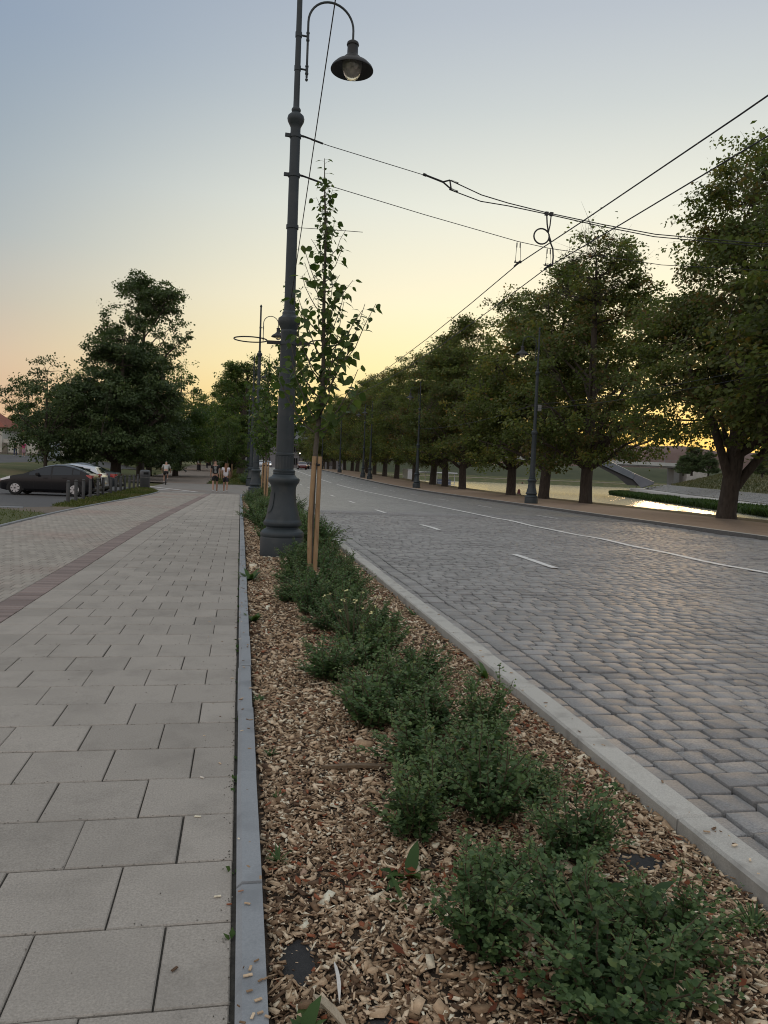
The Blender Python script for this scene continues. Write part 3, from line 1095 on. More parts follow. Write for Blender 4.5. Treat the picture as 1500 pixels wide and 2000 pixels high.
SV = [shrub_variant(10 + i, R, H, ns, per, ls) for i, (R, H, ns, per, ls) in enumerate([
    (0.21, 0.33, 34, 34, 0.0245), (0.25, 0.28, 38, 30, 0.025), (0.17, 0.36, 27, 34, 0.0245), (0.23, 0.30, 34, 32, 0.026), (0.19, 0.25, 32, 28, 0.024), (0.28, 0.33, 44, 32, 0.0255)])]


def shrub(v, x, y, rz, s, label, group=None):
    t = thing('shrub', (x, y, float(bed_z(x, y)) - 0.005), label, 'shrub', group, rz)
    s *= 1.45
    t.scale = (s * random.uniform(0.85, 1.1), s * random.uniform(0.85, 1.1), s * random.uniform(0.75, 1.0))
    ob('foliage', SV[v][0], t)
    ob('stems', SV[v][1], t)
    return t


near = [
    (5, 1.10, 1.95, 0.95, 'large dark green leafy shrub at the very bottom of the planting bed'),
    (1, 1.36, 2.14, 0.75, 'leafy shrub beside the dark membrane patch at the bottom right of the bed'),
    (2, 0.80, 2.24, 0.85, 'upright leafy shrub nearest the white stick on the mulch'),
    (3, 1.09, 2.34, 0.85, 'leafy shrub just behind the largest shrub at the bottom of the bed'),
    (0, 1.33, 2.75, 0.80, 'leafy shrub nearest the membrane patch by the granite kerb'),
    (2, 0.74, 3.02, 0.85, 'tall loose shrub with bare lower stems on the open mulch side'),
    (0, 1.12, 3.12, 0.90, 'dense rounded shrub between the tall loose shrub and the granite kerb'),
    (4, 1.40, 3.35, 0.7, 'small leafy shrub nearest the bleached wood piece by the granite kerb'),
    (3, 0.95, 3.70, 0.85, 'shrub just behind the brown branch piece in the middle of the bed'),
    (2, 1.36, 4.00, 0.95, 'tall shrub standing alone towards the granite kerb in the middle of the bed'),
    (1, 1.08, 4.15, 0.9, 'broad shrub in the middle of the row beside the tall lone shrub'),
    (4, 0.80, 4.35, 0.95, 'low shrub on the open mulch side behind the brown branch piece'),
    (5, 1.05, 4.85, 0.9, 'wide bushy shrub halfway between the camera side and the staked sapling'),
    (0, 0.66, 5.40, 1.0, 'rounded shrub set apart on the open mulch towards the grey kerb'),
    (3, 0.98, 5.75, 1.0, 'bushy shrub just in front of the pale yellow flowers'),
    (1, 1.22, 6.25, 0.95, 'bushy shrub right of the pale yellow flowers'),
    (5, 0.93, 6.95, 0.9, 'dense shrub behind the pale yellow flowers'),
    (0, 0.74, 7.75, 1.0, 'dense shrub at the front left of the clump before the staked sapling'),
    (3, 1.12, 7.9, 1.0, 'dense shrub at the front right of the clump before the staked sapling'),
    (5, 0.86, 8.7, 1.05, 'wide shrub in the heart of the clump before the staked sapling'),
    (1, 1.32, 9.0, 1.1, 'spreading shrub leaning to the granite kerb before the staked sapling'),
    (5, 1.05, 9.7, 1.05, 'shrub directly in front of the two wooden stakes'),
    (3, 0.72, 9.9, 0.9, 'shrub left of the two wooden stakes'),
    (2, 1.45, 10.3, 1.0, 'shrub right of the two wooden stakes by the granite kerb'),
    (0, 0.80, 11.2, 1.0, 'shrub against the front of the lamp post base'),
    (5, 1.25, 11.6, 1.0, 'shrub directly behind the staked sapling'),
    (1, 0.95, 12.1, 1.1, 'shrub touching the right front of the lamp post base'),
    (3, 1.45, 12.6, 1.1, 'shrub between lamp post base and granite kerb'),
]
for v, x, y, s, lb in near:
    shrub(v, x, y, random.random() * 6.28, s, lb)
for v, x, y, s, lb in (
    (4, 0.98, 2.62, 0.6, 'low shrub filling the gap behind the upright shrub near the white stick'),
    (0, 0.92, 3.35, 0.7, 'shrub between the tall loose shrub and the broad middle shrub'),
    (2, 1.22, 3.62, 0.8, 'upright shrub just in front of the tall lone shrub'),
    (3, 0.88, 4.95, 0.8, 'shrub left of the wide bushy shrub'),
    (1, 1.30, 5.25, 0.8, 'shrub right of the wide bushy shrub, towards the long-bladed weed'),
    (5, 1.02, 6.5, 0.85, 'shrub in the middle of the yellow flowers'),
    (0, 1.05, 7.35, 0.9, 'shrub filling the row right behind the yellow flowers'),
    (3, 1.38, 7.2, 0.75, 'small shrub towards the granite kerb behind the yellow flowers'),
    (4, 0.62, 8.6, 0.95, 'low shrub at the left edge of the clump before the staked sapling'),
    (2, 1.18, 8.6, 0.95, 'upright shrub inside the clump before the staked sapling')):
    shrub(v, x, y, random.random() * 6.28, s, lb)
y = 13.9
while y < 38.5:
    for _ in range(2):
        x = random.uniform(0.45, 1.6) if y > 15 else random.uniform(1.2, 1.6)
        if (x - 0.72) ** 2 + (y - 13.2) ** 2 > 0.5:
            shrub(random.randrange(6), x, y, random.random() * 6.28, random.uniform(1.1, 1.7), 'dark green shrub in the bed behind the nearest lamp post', 'shrubs in the bed beyond the nearest lamp post')
    y += random.uniform(0.7, 1.0)


def blade_weed(x, y, n, size, label, z=None, wide=1.0, mat='weed', tmpl=BLADE, tf=BLADEF, up_=0.9, name='weed', rz=0):
    P = np.zeros((n, 3)) + rng.normal(0, 0.004, (n, 3)) * [1, 1, 0]
    az = rng.random(n) * 2 * np.pi
    A = np.stack([np.cos(az), np.sin(az), up_ * (0.3 + rng.random(n))], 1)
    Nn = np.stack([-np.cos(az) * 0.5, -np.sin(az) * 0.5, np.ones(n)], 1)
    t2 = tmpl.copy()
    t2[:, 1] *= wide
    V, F = leaves(P, A, Nn, size * (0.6 + 0.5 * rng.random(n)), t2, tf)
    o = ob(name, mesh_np(name, V, F, MAT[mat], rnd=np.repeat(rng.random(n), len(tf))), None, (x, y, (float(bed_z(x, y)) + 0.01) if z is None else z))
    return tag(o, label, 'weed')


blade_weed(0.215, 1.995, 9, 0.10, 'pale green leafy weed growing over the grey kerb at the bottom of the bed', wide=1.7)
blade_weed(0.66, 2.72, 8, 0.15, 'broad-bladed weed in front of the tall loose shrub', wide=1.4)
blade_weed(0.60, 2.55, 5, 0.12, 'thin grassy weed standing on open mulch below the broad-bladed weed', wide=0.6)
blade_weed(1.20, 2.42, 8, 0.22, 'broad lance-leaved weed rising among the nearest shrubs', wide=1.2)
blade_weed(1.42, 2.40, 6, 0.20, 'lance-leaved weed at the edge of the nearest shrubs towards the granite kerb', wide=1.2)
blade_weed(1.78, 2.28, 40, 0.11, 'tuft of fine grass by the granite kerb at the bottom right', wide=0.35)
blade_weed(1.84, 3.42, 10, 0.06, 'small pale seedling against the inner face of the granite kerb', wide=2.4)
blade_weed(1.86, 5.45, 8, 0.22, 'long-bladed grass weed leaning over the granite kerb', wide=0.7)
blade_weed(1.70, 5.2, 30, 0.14, 'spreading grass tuft in the mulch beside the long-bladed weed', wide=0.4)
blade_weed(1.86, 7.9, 7, 0.2, 'grass weed leaning over the granite kerb beyond the yellow flowers', wide=0.6)
blade_weed(0.16, 5.0, 10, 0.10, 'weed sprawling from the bed over the grey kerb nearest the camera', wide=1.0)
blade_weed(0.17, 7.6, 14, 0.14, 'leafy weed against the grey kerb in the middle distance', wide=1.4)
blade_weed(0.17, 10.3, 22, 0.26, 'tall leafy weed against the grey kerb before the lamp post', wide=1.0)
blade_weed(0.2, 4.0, 14, 0.06, 'tiny weed tuft at the grey kerb between splinter and sprawling weed', wide=0.8)
blade_weed(0.19, 2.9, 20, 0.07, 'tiny weed tuft at the grey kerb above the membrane strip', wide=0.6)
blade_weed(0.21, 3.45, 16, 0.06, 'tiny weed tuft at the grey kerb level with the tall loose shrub', wide=0.6)

# pale yellow flowers
ft = thing('flowering_weed', (0.98, 6.35, 0.0), 'thin weed with pale yellow flowers rising above the shrubs', 'flower')
fb, sb = MB(), MB()
for k in range(16):
    a, rr = random.random() * 6.28, random.uniform(0.05, 0.30)
    h = random.uniform(0.34, 0.50)
    top = (rr * math.cos(a), rr * math.sin(a) * 1.3, h)
    sb.tube([(0.3 * top[0], 0.3 * top[1], 0.02), (0.6 * top[0], 0.6 * top[1], h * 0.6), top], 0.0025, n=4)
    for q in range(4):
        b = random.random() * 6.28
        c = Vector(top) + Vector((random.gauss(0, .014), random.gauss(0, .014), random.gauss(0, .01)))
        d = Vector((math.cos(b), math.sin(b), 0.4)) * 0.014
        e = Vector((-math.sin(b), math.cos(b), 0.1)) * 0.010
        fb.add([c - d, c - e, c + d, c + e], [[0, 1, 2, 3]])
fb.build('blossom', M('yellow_blossom', (0.62, 0.58, 0.22), (0.70, 0.66, 0.36), rough=0.7, scale=50), ft)
sb.build('stems', MAT['stem'], ft)

# green weeds in the kerb joint
jw = [(0.022, yj, random.randint(3, 6), random.uniform(0.012, 0.03)) for yj in np.sort(np.random.default_rng(3).uniform(2.4, 16, 40))]
P = np.array([[x, y, -0.006] for x, y, n_, s in jw for _ in range(n_)]) 
P[:, :2] += rng.normal(0, [0.006, 0.015], (len(P), 2))
az = rng.random(len(P)) * 6.28
V, F = leaves(P, np.stack([np.cos(az), np.sin(az), rng.random(len(P)) * 1.5], 1), np.stack([np.zeros(len(P)), np.zeros(len(P)), np.ones(len(P))], 1) + rng.normal(0, .3, (len(P), 3)), 0.012 + 0.025 * rng.random(len(P)), RHOMB, RHOMBF)
tag(ob('joint_weeds', mesh_np('joint_weeds', V, F, MAT['weed'], rnd=rng.random(len(F)))), 'tiny weeds and moss in the joint between slabs and grey kerb', 'weeds', kind='stuff')

# dirt crumbs and a cigarette end on the slabs
cr = MB()
for _ in range(900):
    x, y = random.uniform(-1.6, 0.02), random.uniform(2.0, 9.0)
    q = random.random()
    if q < 0.35: x = EDGE_R - abs(random.gauss(0, 0.02))
    elif q < 0.85: y = 2.1035 + 0.4 * round((y - 2.1035) / 0.4) + random.gauss(0, 0.007)
    s = random.uniform(0.001, 0.003)
    cr.box((x, y, s * 0.6), (s * random.uniform(1, 3), s * 1.3, s), random.random() * 3)
tag(cr.build('dirt_crumbs', M('dirt', (0.05, 0.045, 0.035), (0.30, 0.28, 0.25), rough=1, scale=25)), 'crumbs of dirt and grit on the footpath slabs', 'dirt', kind='stuff')
tag(MB().tube([(-0.145, 3.70, 0.005), (-0.128, 3.685, 0.005)], 0.0042, n=8).build('cigarette_end', M('cig', (0.7, 0.66, 0.58))), 'white cigarette end lying on a slab near the grey kerb', 'litter')

# ------------------------------------------------------------------ saplings
MAT['linden'] = leafmat('linden_leaf', [(0.04, 0.07, 0.02), (0.065, 0.11, 0.028), (0.095, 0.15, 0.038), (0.14, 0.19, 0.05)], rough=0.45, trans=0.4, tmul=1.4)
MAT['bark'] = M('sapling_bark', (0.075, 0.066, 0.055), (0.13, 0.115, 0.09), rough=0.9, scale=25, bump=0.5)
MAT['stake'] = M('stake_wood', (0.33, 0.215, 0.115), (0.42, 0.29, 0.165), rough=0.8, scale=14, stretch=(3, 3, 0.5), c3=(0.24, 0.15, 0.08), s3=4, bump=0.2)
MAT['strap'] = M('black_strap', (0.015, 0.015, 0.017), rough=0.6)
HEART = np.array([[0, 0, 0], [.10, .30, .05], [.10, -.30, .05], [.42, .46, .06], [.42, -.46, .06], [.76, .24, .0], [.76, -.24, .0], [1.06, 0, -.10], [.42, 0, .0]], float)
HEARTF = [[0, 2, 8, 1], [2, 4, 8], [1, 8, 3], [4, 6, 8], [8, 5, 3], [6, 7, 5, 8]]


def sapling_parts(seed, H, z0, wmax):
    r = np.random.default_rng(seed)
    tb = MB()
    lean = r.normal(0, 0.05)
    trunk = [(0.06 * u + 0.045 * math.sin(u * 6 + seed) + 0.015 * math.sin(u * 17), 0.03 * math.sin(u * 7), H * u) for u in np.linspace(0, 1, 14)]
    trunk[0] = (0, 0, -0.05)
    tb.tube(trunk, [0.042 * (1 - u) ** 0.7 + 0.004 for u in np.linspace(0, 1, 14)], n=10)
    tp = np.array(trunk)
    LP = []      # (pos, axis, normal, size)

    def at(z):
        return np.array([np.interp(z, tp[:, 2], tp[:, k]) for k in range(3)])
    nb_ = 48
    for i in range(nb_):
        u = (i + r.random()) / nb_
        z = z0 + (H - 0.35 - z0) * u ** 1.15
        az = i * 2.4 + r.normal(0, 0.4)
        w = wmax * np.interp((z - z0) / (H - z0), [0, .12, .3, .45, .62, .8, 1], [1.0, 0.9, 0.66, 0.48, 0.32, 0.17, 0.06]) * (0.65 + 0.5 * r.random())
        p0 = at(z)
        d = np.array([math.cos(az), math.sin(az), 0])
        rise_ = w * (1.1 + 0.7 * r.random()) if u < 0.85 else w * 1.5
        pts = [p0 + d * w * v + np.array([0, 0, rise_ * (0.35 * v + 0.65 * v ** 2)]) + r.normal(0, 0.012, 3) * (v > 0) for v in np.linspace(0, 1, 6)]
        tb.tube(pts, [0.013 * (1 - u * 0.7) * (1 - 0.75 * v) + 0.0015 for v in np.linspace(0, 1, 6)], n=5, cap=False)
        nl = max(4, int(6 + w * 24))
        for k in range(nl):
            v = 0.12 + 0.88 * (k + r.random()) / nl
            q = v * 5
            j = min(int(q), 4)
            pos = pts[j] + (pts[j + 1] - pts[j]) * (q - j)
            a2 = r.random() * 6.28
            off = np.array([math.cos(a2), math.sin(a2), r.normal(-0.1, 0.4)]) * 0.055
            tb.tube([pos, pos + off], 0.0016, n=3, cap=False)
            ax = unit(off * 18 + np.array([0, 0, -0.55]) + r.normal(0, 0.35, 3))
            LP.append((pos + off, ax, unit(np.array([0, 0, 1.0]) + d * 0.4 + r.normal(0, 0.5, 3)), (0.085 + 0.06 * r.random()) * (1 - 0.35 * u)))
    for k in range(26):
        z = H - 0.01 - 1.5 * (k / 26) ** 1.2
        a2 = k * 2.4
        off = np.array([math.cos(a2), math.sin(a2), 0.2]) * 0.06
        p0 = at(z)
        tb.tube([p0, p0 + off], 0.0016, n=3, cap=False)
        LP.append((p0 + off, unit(off * 14 + np.array([0, 0, -0.3])), unit(np.array([0, 0, 1.0]) + r.normal(0, 0.5, 3)), 0.05 + 0.035 * r.random()))
    return tb, LP


leaf_me = []
for q in range(5):
    hv = HEART.copy() * 1.2
    hv[:, 2] += np.array([0, 1, 1, 1.6, 1.6, 1, 1, 0, 0]) * random.uniform(-0.03, 0.09)
    hv[:, 1] *= random.uniform(0.85, 1.1)
    leaf_me.append(mesh_np('leaf', hv, HEARTF, MAT['linden'], rnd=np.full(len(HEARTF), (q + 0.5) / 5)))
tb, LP = sapling_parts(5, 5.95, 1.95, 0.84)
SAP = thing('sapling', (1.06, 11.25, 0.0), 'young staked linden sapling with large leaves beside the nearest lamp post', 'tree', rz=0.4)
tb.build('trunk', MAT['bark'], SAP, smooth=True)
LP.sort(key=lambda l: -l[3])
for k, (p_, ax, nn_, s) in enumerate(LP[:300]):
    B = unit(np.cross(nn_, ax))
    C_ = np.cross(ax, B)
    o = ob('leaf', leaf_me[k % 5], SAP)
    mt = Matrix([[ax[i] * s, B[i] * s, C_[i] * s, p_[i]] for i in range(3)] + [[0, 0, 0, 1]])
    o.matrix_local = mt


def heart_cloud(name, lst, parent, sc=1.0):
    V, F, R_ = [], [], []
    for (p_, ax, nn_, s) in lst:
        B = unit(np.cross(nn_, ax))
        C_ = np.cross(ax, B)
        n0 = len(V)
        V += [tuple(p_ + s * sc * (h[0] * ax + h[1] * B + h[2] * C_)) for h in HEART]
        F += [[n0 + i for i in f] for f in HEARTF]
        R_ += [random.random()] * len(HEARTF)
    return mesh_np(name, V, F, MAT['linden'], rnd=R_)


if len(LP) > 300:
    tag(ob('small_leaves', heart_cloud('small_leaves', LP[300:], SAP), SAP), kind='stuff')


def stake_pair(x, y, label, group=None, h=1.68, dx=0.04, cap=None):
    """two stakes, each a thing, and the strap that ties the tree to them"""
    for s in (-1, 1):
        b = MB()
        b.tube([(0, 0, -0.1), (0.012 * s, 0, 0.8), (0.02, 0, h)], [0.034, 0.033, 0.032], n=12)
        o = b.build('stake', MAT['stake'], None, (x + s * dx, y, 0), smooth=True)
        tag(o, label % ('left' if s < 0 else 'right'), 'stake', group)
    b = MB()
    b.tube([(x - dx - .03, y + 0.03, h - 0.11), (x + 0.01, y + 0.19, h - 0.1), (x + dx + 0.06, y + 0.02, h - 0.12), (x + dx, y - 0.04, h - 0.12), (x + dx - 0.045, y, h - 0.115), (x - dx + 0.03, y - 0.02, h - 0.11), (x - dx - .03, y + 0.03, h - 0.11)], 0.016, n=6)
    return b


tag(stake_pair(1.06, 11.06, '%s of the two wooden stakes holding the nearest sapling').build('tree_tie', MAT['strap']), 'black strap tying the nearest sapling to its two stakes', 'strap')
tb2, LP2 = sapling_parts(11, 5.8, 1.9, 0.85)
t2m, c2m = tb2.mesh('trunk', MAT['bark'], True), heart_cloud('crown', LP2 + [(p + rng.normal(0, 0.07, 3), unit(a + rng.normal(0, .3, 3)), n_, s) for p, a, n_, s in LP2], None)


def sapling_copy(x, y, s, rz, label, z=0.0, stakes=True, slabel=None):
    t = thing('sapling', (x, y, z), label, 'tree', None, rz)
    t.scale = (s, s, s)
    ob('trunk', t2m, t)
    ob('crown', c2m, t)
    if stakes:
        tag(stake_pair(x, y - 0.15, '%s stake of the pair holding the ' + slabel).build('tree_tie', MAT['strap'], None, (0, 0, z)), 'black strap on the stakes of the ' + slabel, 'strap')


sapling_copy(0.98, 17.6, 0.98, 1.0, 'young linden sapling half hidden behind the nearest lamp post', slabel='sapling hidden by the lamp post')
sapling_copy(0.98, 29.8, 1.0, 2.2, 'young linden sapling left of the nearest lamp post shaft', slabel='sapling left of the lamp shaft')
sapling_copy(1.02, 35.5, 0.95, 4.0, 'young linden sapling just before the second lamp post', slabel='sapling before the second lamp post')

# ------------------------------------------------------------------ lamp posts
MAT['iron'] = M('painted_iron', (0.028, 0.040, 0.048), (0.036, 0.050, 0.058), rough=0.5, scale=6, bump=0.06, bscale=90, c3=(0.062, 0.070, 0.072), s3=2.6, m3=(0.54, 0.72), spec=0.5)
MAT['iron_dark'] = M('dark_iron', (0.016, 0.018, 0.02), (0.025, 0.026, 0.028), rough=0.5, scale=10)
MAT['cable'] = M('black_cable', (0.012, 0.013, 0.018), rough=0.5)
glass = bpy.data.materials.new('lamp_glass')
glass.use_nodes = True
gp = glass.node_tree.nodes['Principled BSDF']
gp.inputs['Base Color'].default_value = (0.93, 0.91, 0.86, 1)
gp.inputs['Roughness'].default_value = 0.25
gp.inputs['Transmission Weight'].default_value = 0.72
gp.inputs['IOR'].default_value = 1.08
MAT['glass'] = glass
MAT['reflector'] = M('lamp_reflector', (0.45, 0.44, 0.42), rough=0.3, metal=0.6)

BASE = [(0.372, -0.05), (0.372, 0.02), (0.37, 0.30), (0.362, 0.325), (0.368, 0.335), (0.374, 0.36), (0.368, 0.395), (0.345, 0.425), (0.318, 0.438), (0.312, 0.45), (0.285, 0.462), (0.272, 0.485), (0.285, 0.505),
        (0.315, 0.52), (0.328, 0.55), (0.322, 0.585), (0.305, 0.605), (0.298, 0.615), (0.292, 0.64), (0.272, 0.72), (0.245, 0.82), (0.224, 0.92), (0.212, 1.02), (0.208, 1.10), (0.212, 1.17), (0.222, 1.205), (0.238, 1.225),
        (0.258, 1.25), (0.268, 1.285), (0.265, 1.315), (0.25, 1.33), (0.215, 1.345), (0.195, 1.375), (0.183, 1.385)]
RING = [(0.183, 1.385), (0.188, 1.395), (0.188, 1.41), (0.181, 1.418), (0.188, 1.43), (0.188, 1.455), (0.178, 1.462)]
SHAFT = [(0.154, 1.70), (0.163, 1.71), (0.163, 1.74), (0.150, 1.752), (0.1495, 1.80), (0.144, 2.4), (0.138, 3.0), (0.130, 3.75), (0.136, 3.77), (0.136, 3.80), (0.131, 3.815), (0.150, 3.86), (0.178, 3.91), (0.189, 3.96), (0.182, 4.01),
         (0.15, 4.035), (0.128, 4.05), (0.118, 4.075), (0.122, 4.10), (0.112, 4.12), (0.094, 4.135), (0.092, 4.3), (0.087, 5.8), (0.083, 7.12), (0.085, 7.16), (0.105, 7.20), (0.134, 7.255), (0.142, 7.30), (0.130, 7.345), (0.098, 7.375), (0.072, 7.39),
         (0.066, 7.405), (0.076, 7.425), (0.078, 7.45), (0.066, 7.47), (0.052, 7.49), (0.050, 7.6), (0.043, 9.65), (0.043, 9.70), (0.06, 9.72), (0.062, 9.75), (0.03, 9.81), (0.008, 9.84)]


def fluted():
    b = MB()
    n = 72
    prof = [(0.178, 1.462), (0.158, 1.475), (0.158, 1.69), (0.154, 1.70)]
    vs, f = [], []
    for r_, z in prof:
        for i in range(n):
            rr = r_ - (0.007 if (i % 4) in (1, 2) and 1.47 < z < 1.695 else 0)
            vs.append((rr * math.cos(6.28318 * i / n), rr * math.sin(6.28318 * i / n), z))
    for k in range(3):
        for i in range(n):
            j = (i + 1) % n
            f.append([k * n + i, k * n + j, (k + 1) * n + j, (k + 1) * n + i])
    return b.add(vs, f)


def arc(cx, cz, r, a0, a1, n=14):
    return [(cx + r * math.cos(a0 + (a1 - a0) * i / n), 0, cz + r * math.sin(a0 + (a1 - a0) * i / n)) for i in range(n + 1)]


LP_ME = {}
LP_ME['base'] = MB().lathe(BASE, n=48).mesh('base', MAT['iron'], True)
LP_ME['collar_ring'] = MB().lathe(RING, n=48).mesh('collar_ring', MAT['iron'], True)
LP_ME['fluted_collar'] = fluted().mesh('fluted_collar', MAT['iron'])
LP_ME['shaft'] = MB().lathe(SHAFT, n=32).mesh('shaft', MAT['iron'], True)
ab = MB()
AX = 0.155
ab.tube([(AX, 0, 8.0), (AX, 0, 8.9)] + arc(AX + 0.385, 8.9, 0.385, math.pi, 0, 18) + [(AX + 0.77, 0, 8.72)], 0.019, n=10)
for z in (8.12, 8.66):
    ab.tube([(0.0, 0, z), (AX, 0, z)], 0.016, n=8)
    ab.lathe([(0.056, z - 0.04), (0.056, z + 0.04)], n=16)
    ab.lathe([(0.026, z - 0.075), (0.030, z - 0.06), (0.030, z - 0.05), (0.024, z - 0.045), (0.024, z + 0.045), (0.030, z + 0.05), (0.030, z + 0.06), (0.026, z + 0.075)], c=(AX, 0, 0), n=12)
ab.lathe([(0.02, 7.98), (0.026, 7.97), (0.02, 7.945), (0.005, 7.935)][::-1], c=(AX, 0, 0), n=12)
LP_ME['arm'] = ab.mesh('arm', MAT['iron'], True)
HX = AX + 0.77
sh = MB()
prof = [(0.02, 8.75), (0.06, 8.735), (0.095, 8.71), (0.105, 8.675), (0.10, 8.66), (0.09, 8.655), (0.092, 8.52), (0.10, 8.50), (0.13, 8.475), (0.15, 8.455), (0.155, 8.44), (0.21, 8.405), (0.285, 8.36), (0.345, 8.30), (0.362, 8.265), (0.362, 8.255), (0.345, 8.262), (0.28, 8.33), (0.20, 8.375), (0.12, 8.40)]
sh.lathe(prof, c=(HX, 0, 0), n=36, cap=False)
LP_ME['lamp_shade'] = sh.mesh('lamp_shade', MAT['iron_dark'], True)
gl = MB().lathe([(0.165, 8.385), (0.168, 8.32), (0.158, 8.25), (0.13, 8.18), (0.085, 8.125), (0.035, 8.098), (0.004, 8.094)], c=(HX, 0, 0), n=28, cap=False)
LP_ME['lamp_globe'] = gl.mesh('lamp_globe', MAT['glass'], True)
LP_ME['reflector'] = MB().lathe([(0.11, 8.396), (0.125, 8.33), (0.10, 8.31), (0.045, 8.30), (0.04, 8.24), (0.004, 8.20)], c=(HX, 0, 0), n=20, cap=False).mesh('reflector', MAT['reflector'], True)
hd = MB()
pts = [(0.0, 0, 0.80), (0.0, 0, 0.86), (0.0, 0, 1.02)]


def lamp(x, y, z, rz, label, group=None, arm=True):
    t = thing('lamp_post', (x, y, z), label, 'lamp post', group, rz)
    for k in ('base', 'collar_ring', 'fluted_collar', 'shaft'):
        ob(k, LP_ME[k], t)
    if arm:
        a = ob('arm', LP_ME['arm'], t)
        s = ob('lamp_shade', LP_ME['lamp_shade'], t)
        ob('lamp_globe', LP_ME['lamp_globe'], s)
        ob('reflector', LP_ME['reflector'], s)
    return t


LAMP = lamp(0.735, 13.2, 0.0, rad(6), 'nearest dark grey cast iron lamp post rising out of the frame beside the sapling')
# access hatch on the base
hb = MB()
prof_z = [(z, r_) for r_, z in BASE if 0.6 < z < 1.25]
prof_z.sort()
vs, f = [], []
nz_, na = 9, 7
for i in range(nz_):
    z = 0.72 + 0.36 * i / (nz_ - 1)
    R_ = np.interp(z, [q[0] for q in prof_z], [q[1] for q in prof_z]) + 0.012
    half = 0.36 * math.sqrt(max(0.0, 1 - max(0, (0.86 - z) / 0.14) ** 2)) if z < 0.86 else 0.36
    for k in range(na):
        a = math.pi * 1.12 + half * (2 * k / (na - 1) - 1)
        vs.append((R_ * math.cos(a), R_ * math.sin(a), z))
for i in range(nz_ - 1):
    for k in range(na - 1):
        f.append([i * na + k, i * na + k + 1, (i + 1) * na + k + 1, (i + 1) * na + k])
ho = hb.add(vs, f).build('hatch', MAT['iron'], LAMP, smooth=True)
ho.rotation_euler = (0, 0, rad(-6))
# bands and the cable storage hoop
for z, r_ in ((7.02, 0.092), (6.38, 0.094), (5.53, 0.098), (3.60, 0.140)):
    bands = MB().lathe([(r_ - 0.002, z - 0.035), (r_ + 0.006, z - 0.03), (r_ + 0.006, z + 0.03), (r_ - 0.002, z + 0.035)], n=24)
    if z > 6: bands.box((-0.13, 0, z), (0.08, 0.05, 0.05))
    bands.build('band', MAT['iron'], LAMP)
hp = thing('cable_hoop_bracket', (0.735, 13.2, 3.60), 'dark bracket with a thin flat hoop fixed across the nearest lamp post', 'bracket', rz=rad(-7))
b = MB()
for s in (-1, 1):
    b.box((s * 0.24, -0.02, 0), (0.24, 0.05, 0.055))
b.build('bracket_bar', MAT['iron_dark'], hp)
for s, r_ in ((-1, 0.275), (1, 0.25)):
    b = MB()
    b.tube([(s * 0.36 + s * r_ - s * r_ * math.cos(6.2832 * i / 40), r_ * 1.0 * math.sin(6.2832 * i / 40) - 0.02, 0.03) for i in range(41)], 0.011, n=6)
    b.build('hoop', MAT['iron_dark'], hp)

lamp(0.80, 40.6, 0.0, rad(5), 'second lamp post on the left row with its whole lantern in view')
lamp(0.80, 60.0, 0.05, rad(5), 'third lamp post on the left row by the old tree trunks')
lamp(0.80, 88.0, 0.4, rad(5), 'fourth lamp post on the left row deep among the trees', )
R1 = lamp(16.15, 41.0, 0.05, rad(176), 'nearest lamp post on the river sidewalk with a grey box on its shaft')
MB().box((-0.20, 0, 5.35), (0.20, 0.16, 0.34), bev=0.02).build('control_box', M('grey_box', (0.25, 0.26, 0.26)), R1)
lamp(16.15, 69.75, 0.05 + float(rise(69.75)), rad(176), 'second lamp post on the river sidewalk in front of the white kiosk')
lamp(16.15, 96.25, 0.05 + float(rise(96.25)), rad(176), 'third lamp post on the river sidewalk, right of a close pair')
lamp(16.15, 101.75, 0.05 + float(rise(101.75)), rad(150), 'fourth lamp post on the river sidewalk, left of a close pair')
lamp(16.15, 126.5, 0.05 + float(rise(126.5)), rad(176), 'fifth lamp post on the river sidewalk far along the trees')
lamp(16.15, 155.25, 0.05 + float(rise(155.25)), rad(176), 'sixth and farthest lamp post on the river sidewalk')
lamp(16.15, 12.6, 0.05, rad(176), 'lamp post on the river sidewalk opposite the nearest one, outside the picture')

# ------------------------------------------------------------------ overhead wires


def cat(p, q, sag, n=24):
    p, q = Vector(p), Vector(q)
    return [p.lerp(q, i / n) - Vector((0, 0, 4 * sag * (i / n) * (1 - i / n))) for i in range(n + 1)]


def wire(name, pts, r, label, catg='wire', n=6):
    return tag(MB().tube(pts, r, n=n).build(name, MAT['cable']), label, catg)


YW = 13.2
cwx = (4.72, 5.29)


def contact(x, lab):
    pts = [(x, y, z) for y, z in ((-16, 5.27), (-8, 5.12), (-1, 5.08), (7, 5.14), (10.5, 5.20), (YW, 5.265), (16, 5.15), (20, 5.03), (25, 4.95), (29, 4.94), (35, 5.05), (41, 5.27), (48, 5.1), (55, 5.08), (69, 5.4), (96, 5.8), (140, 6.6))]
    wire('contact_wire', pts, 0.0088, lab)


contact(cwx[0], 'left one of the two trolleybus contact wires above the street')
contact(cwx[1], 'right one of the two trolleybus contact wires above the street')
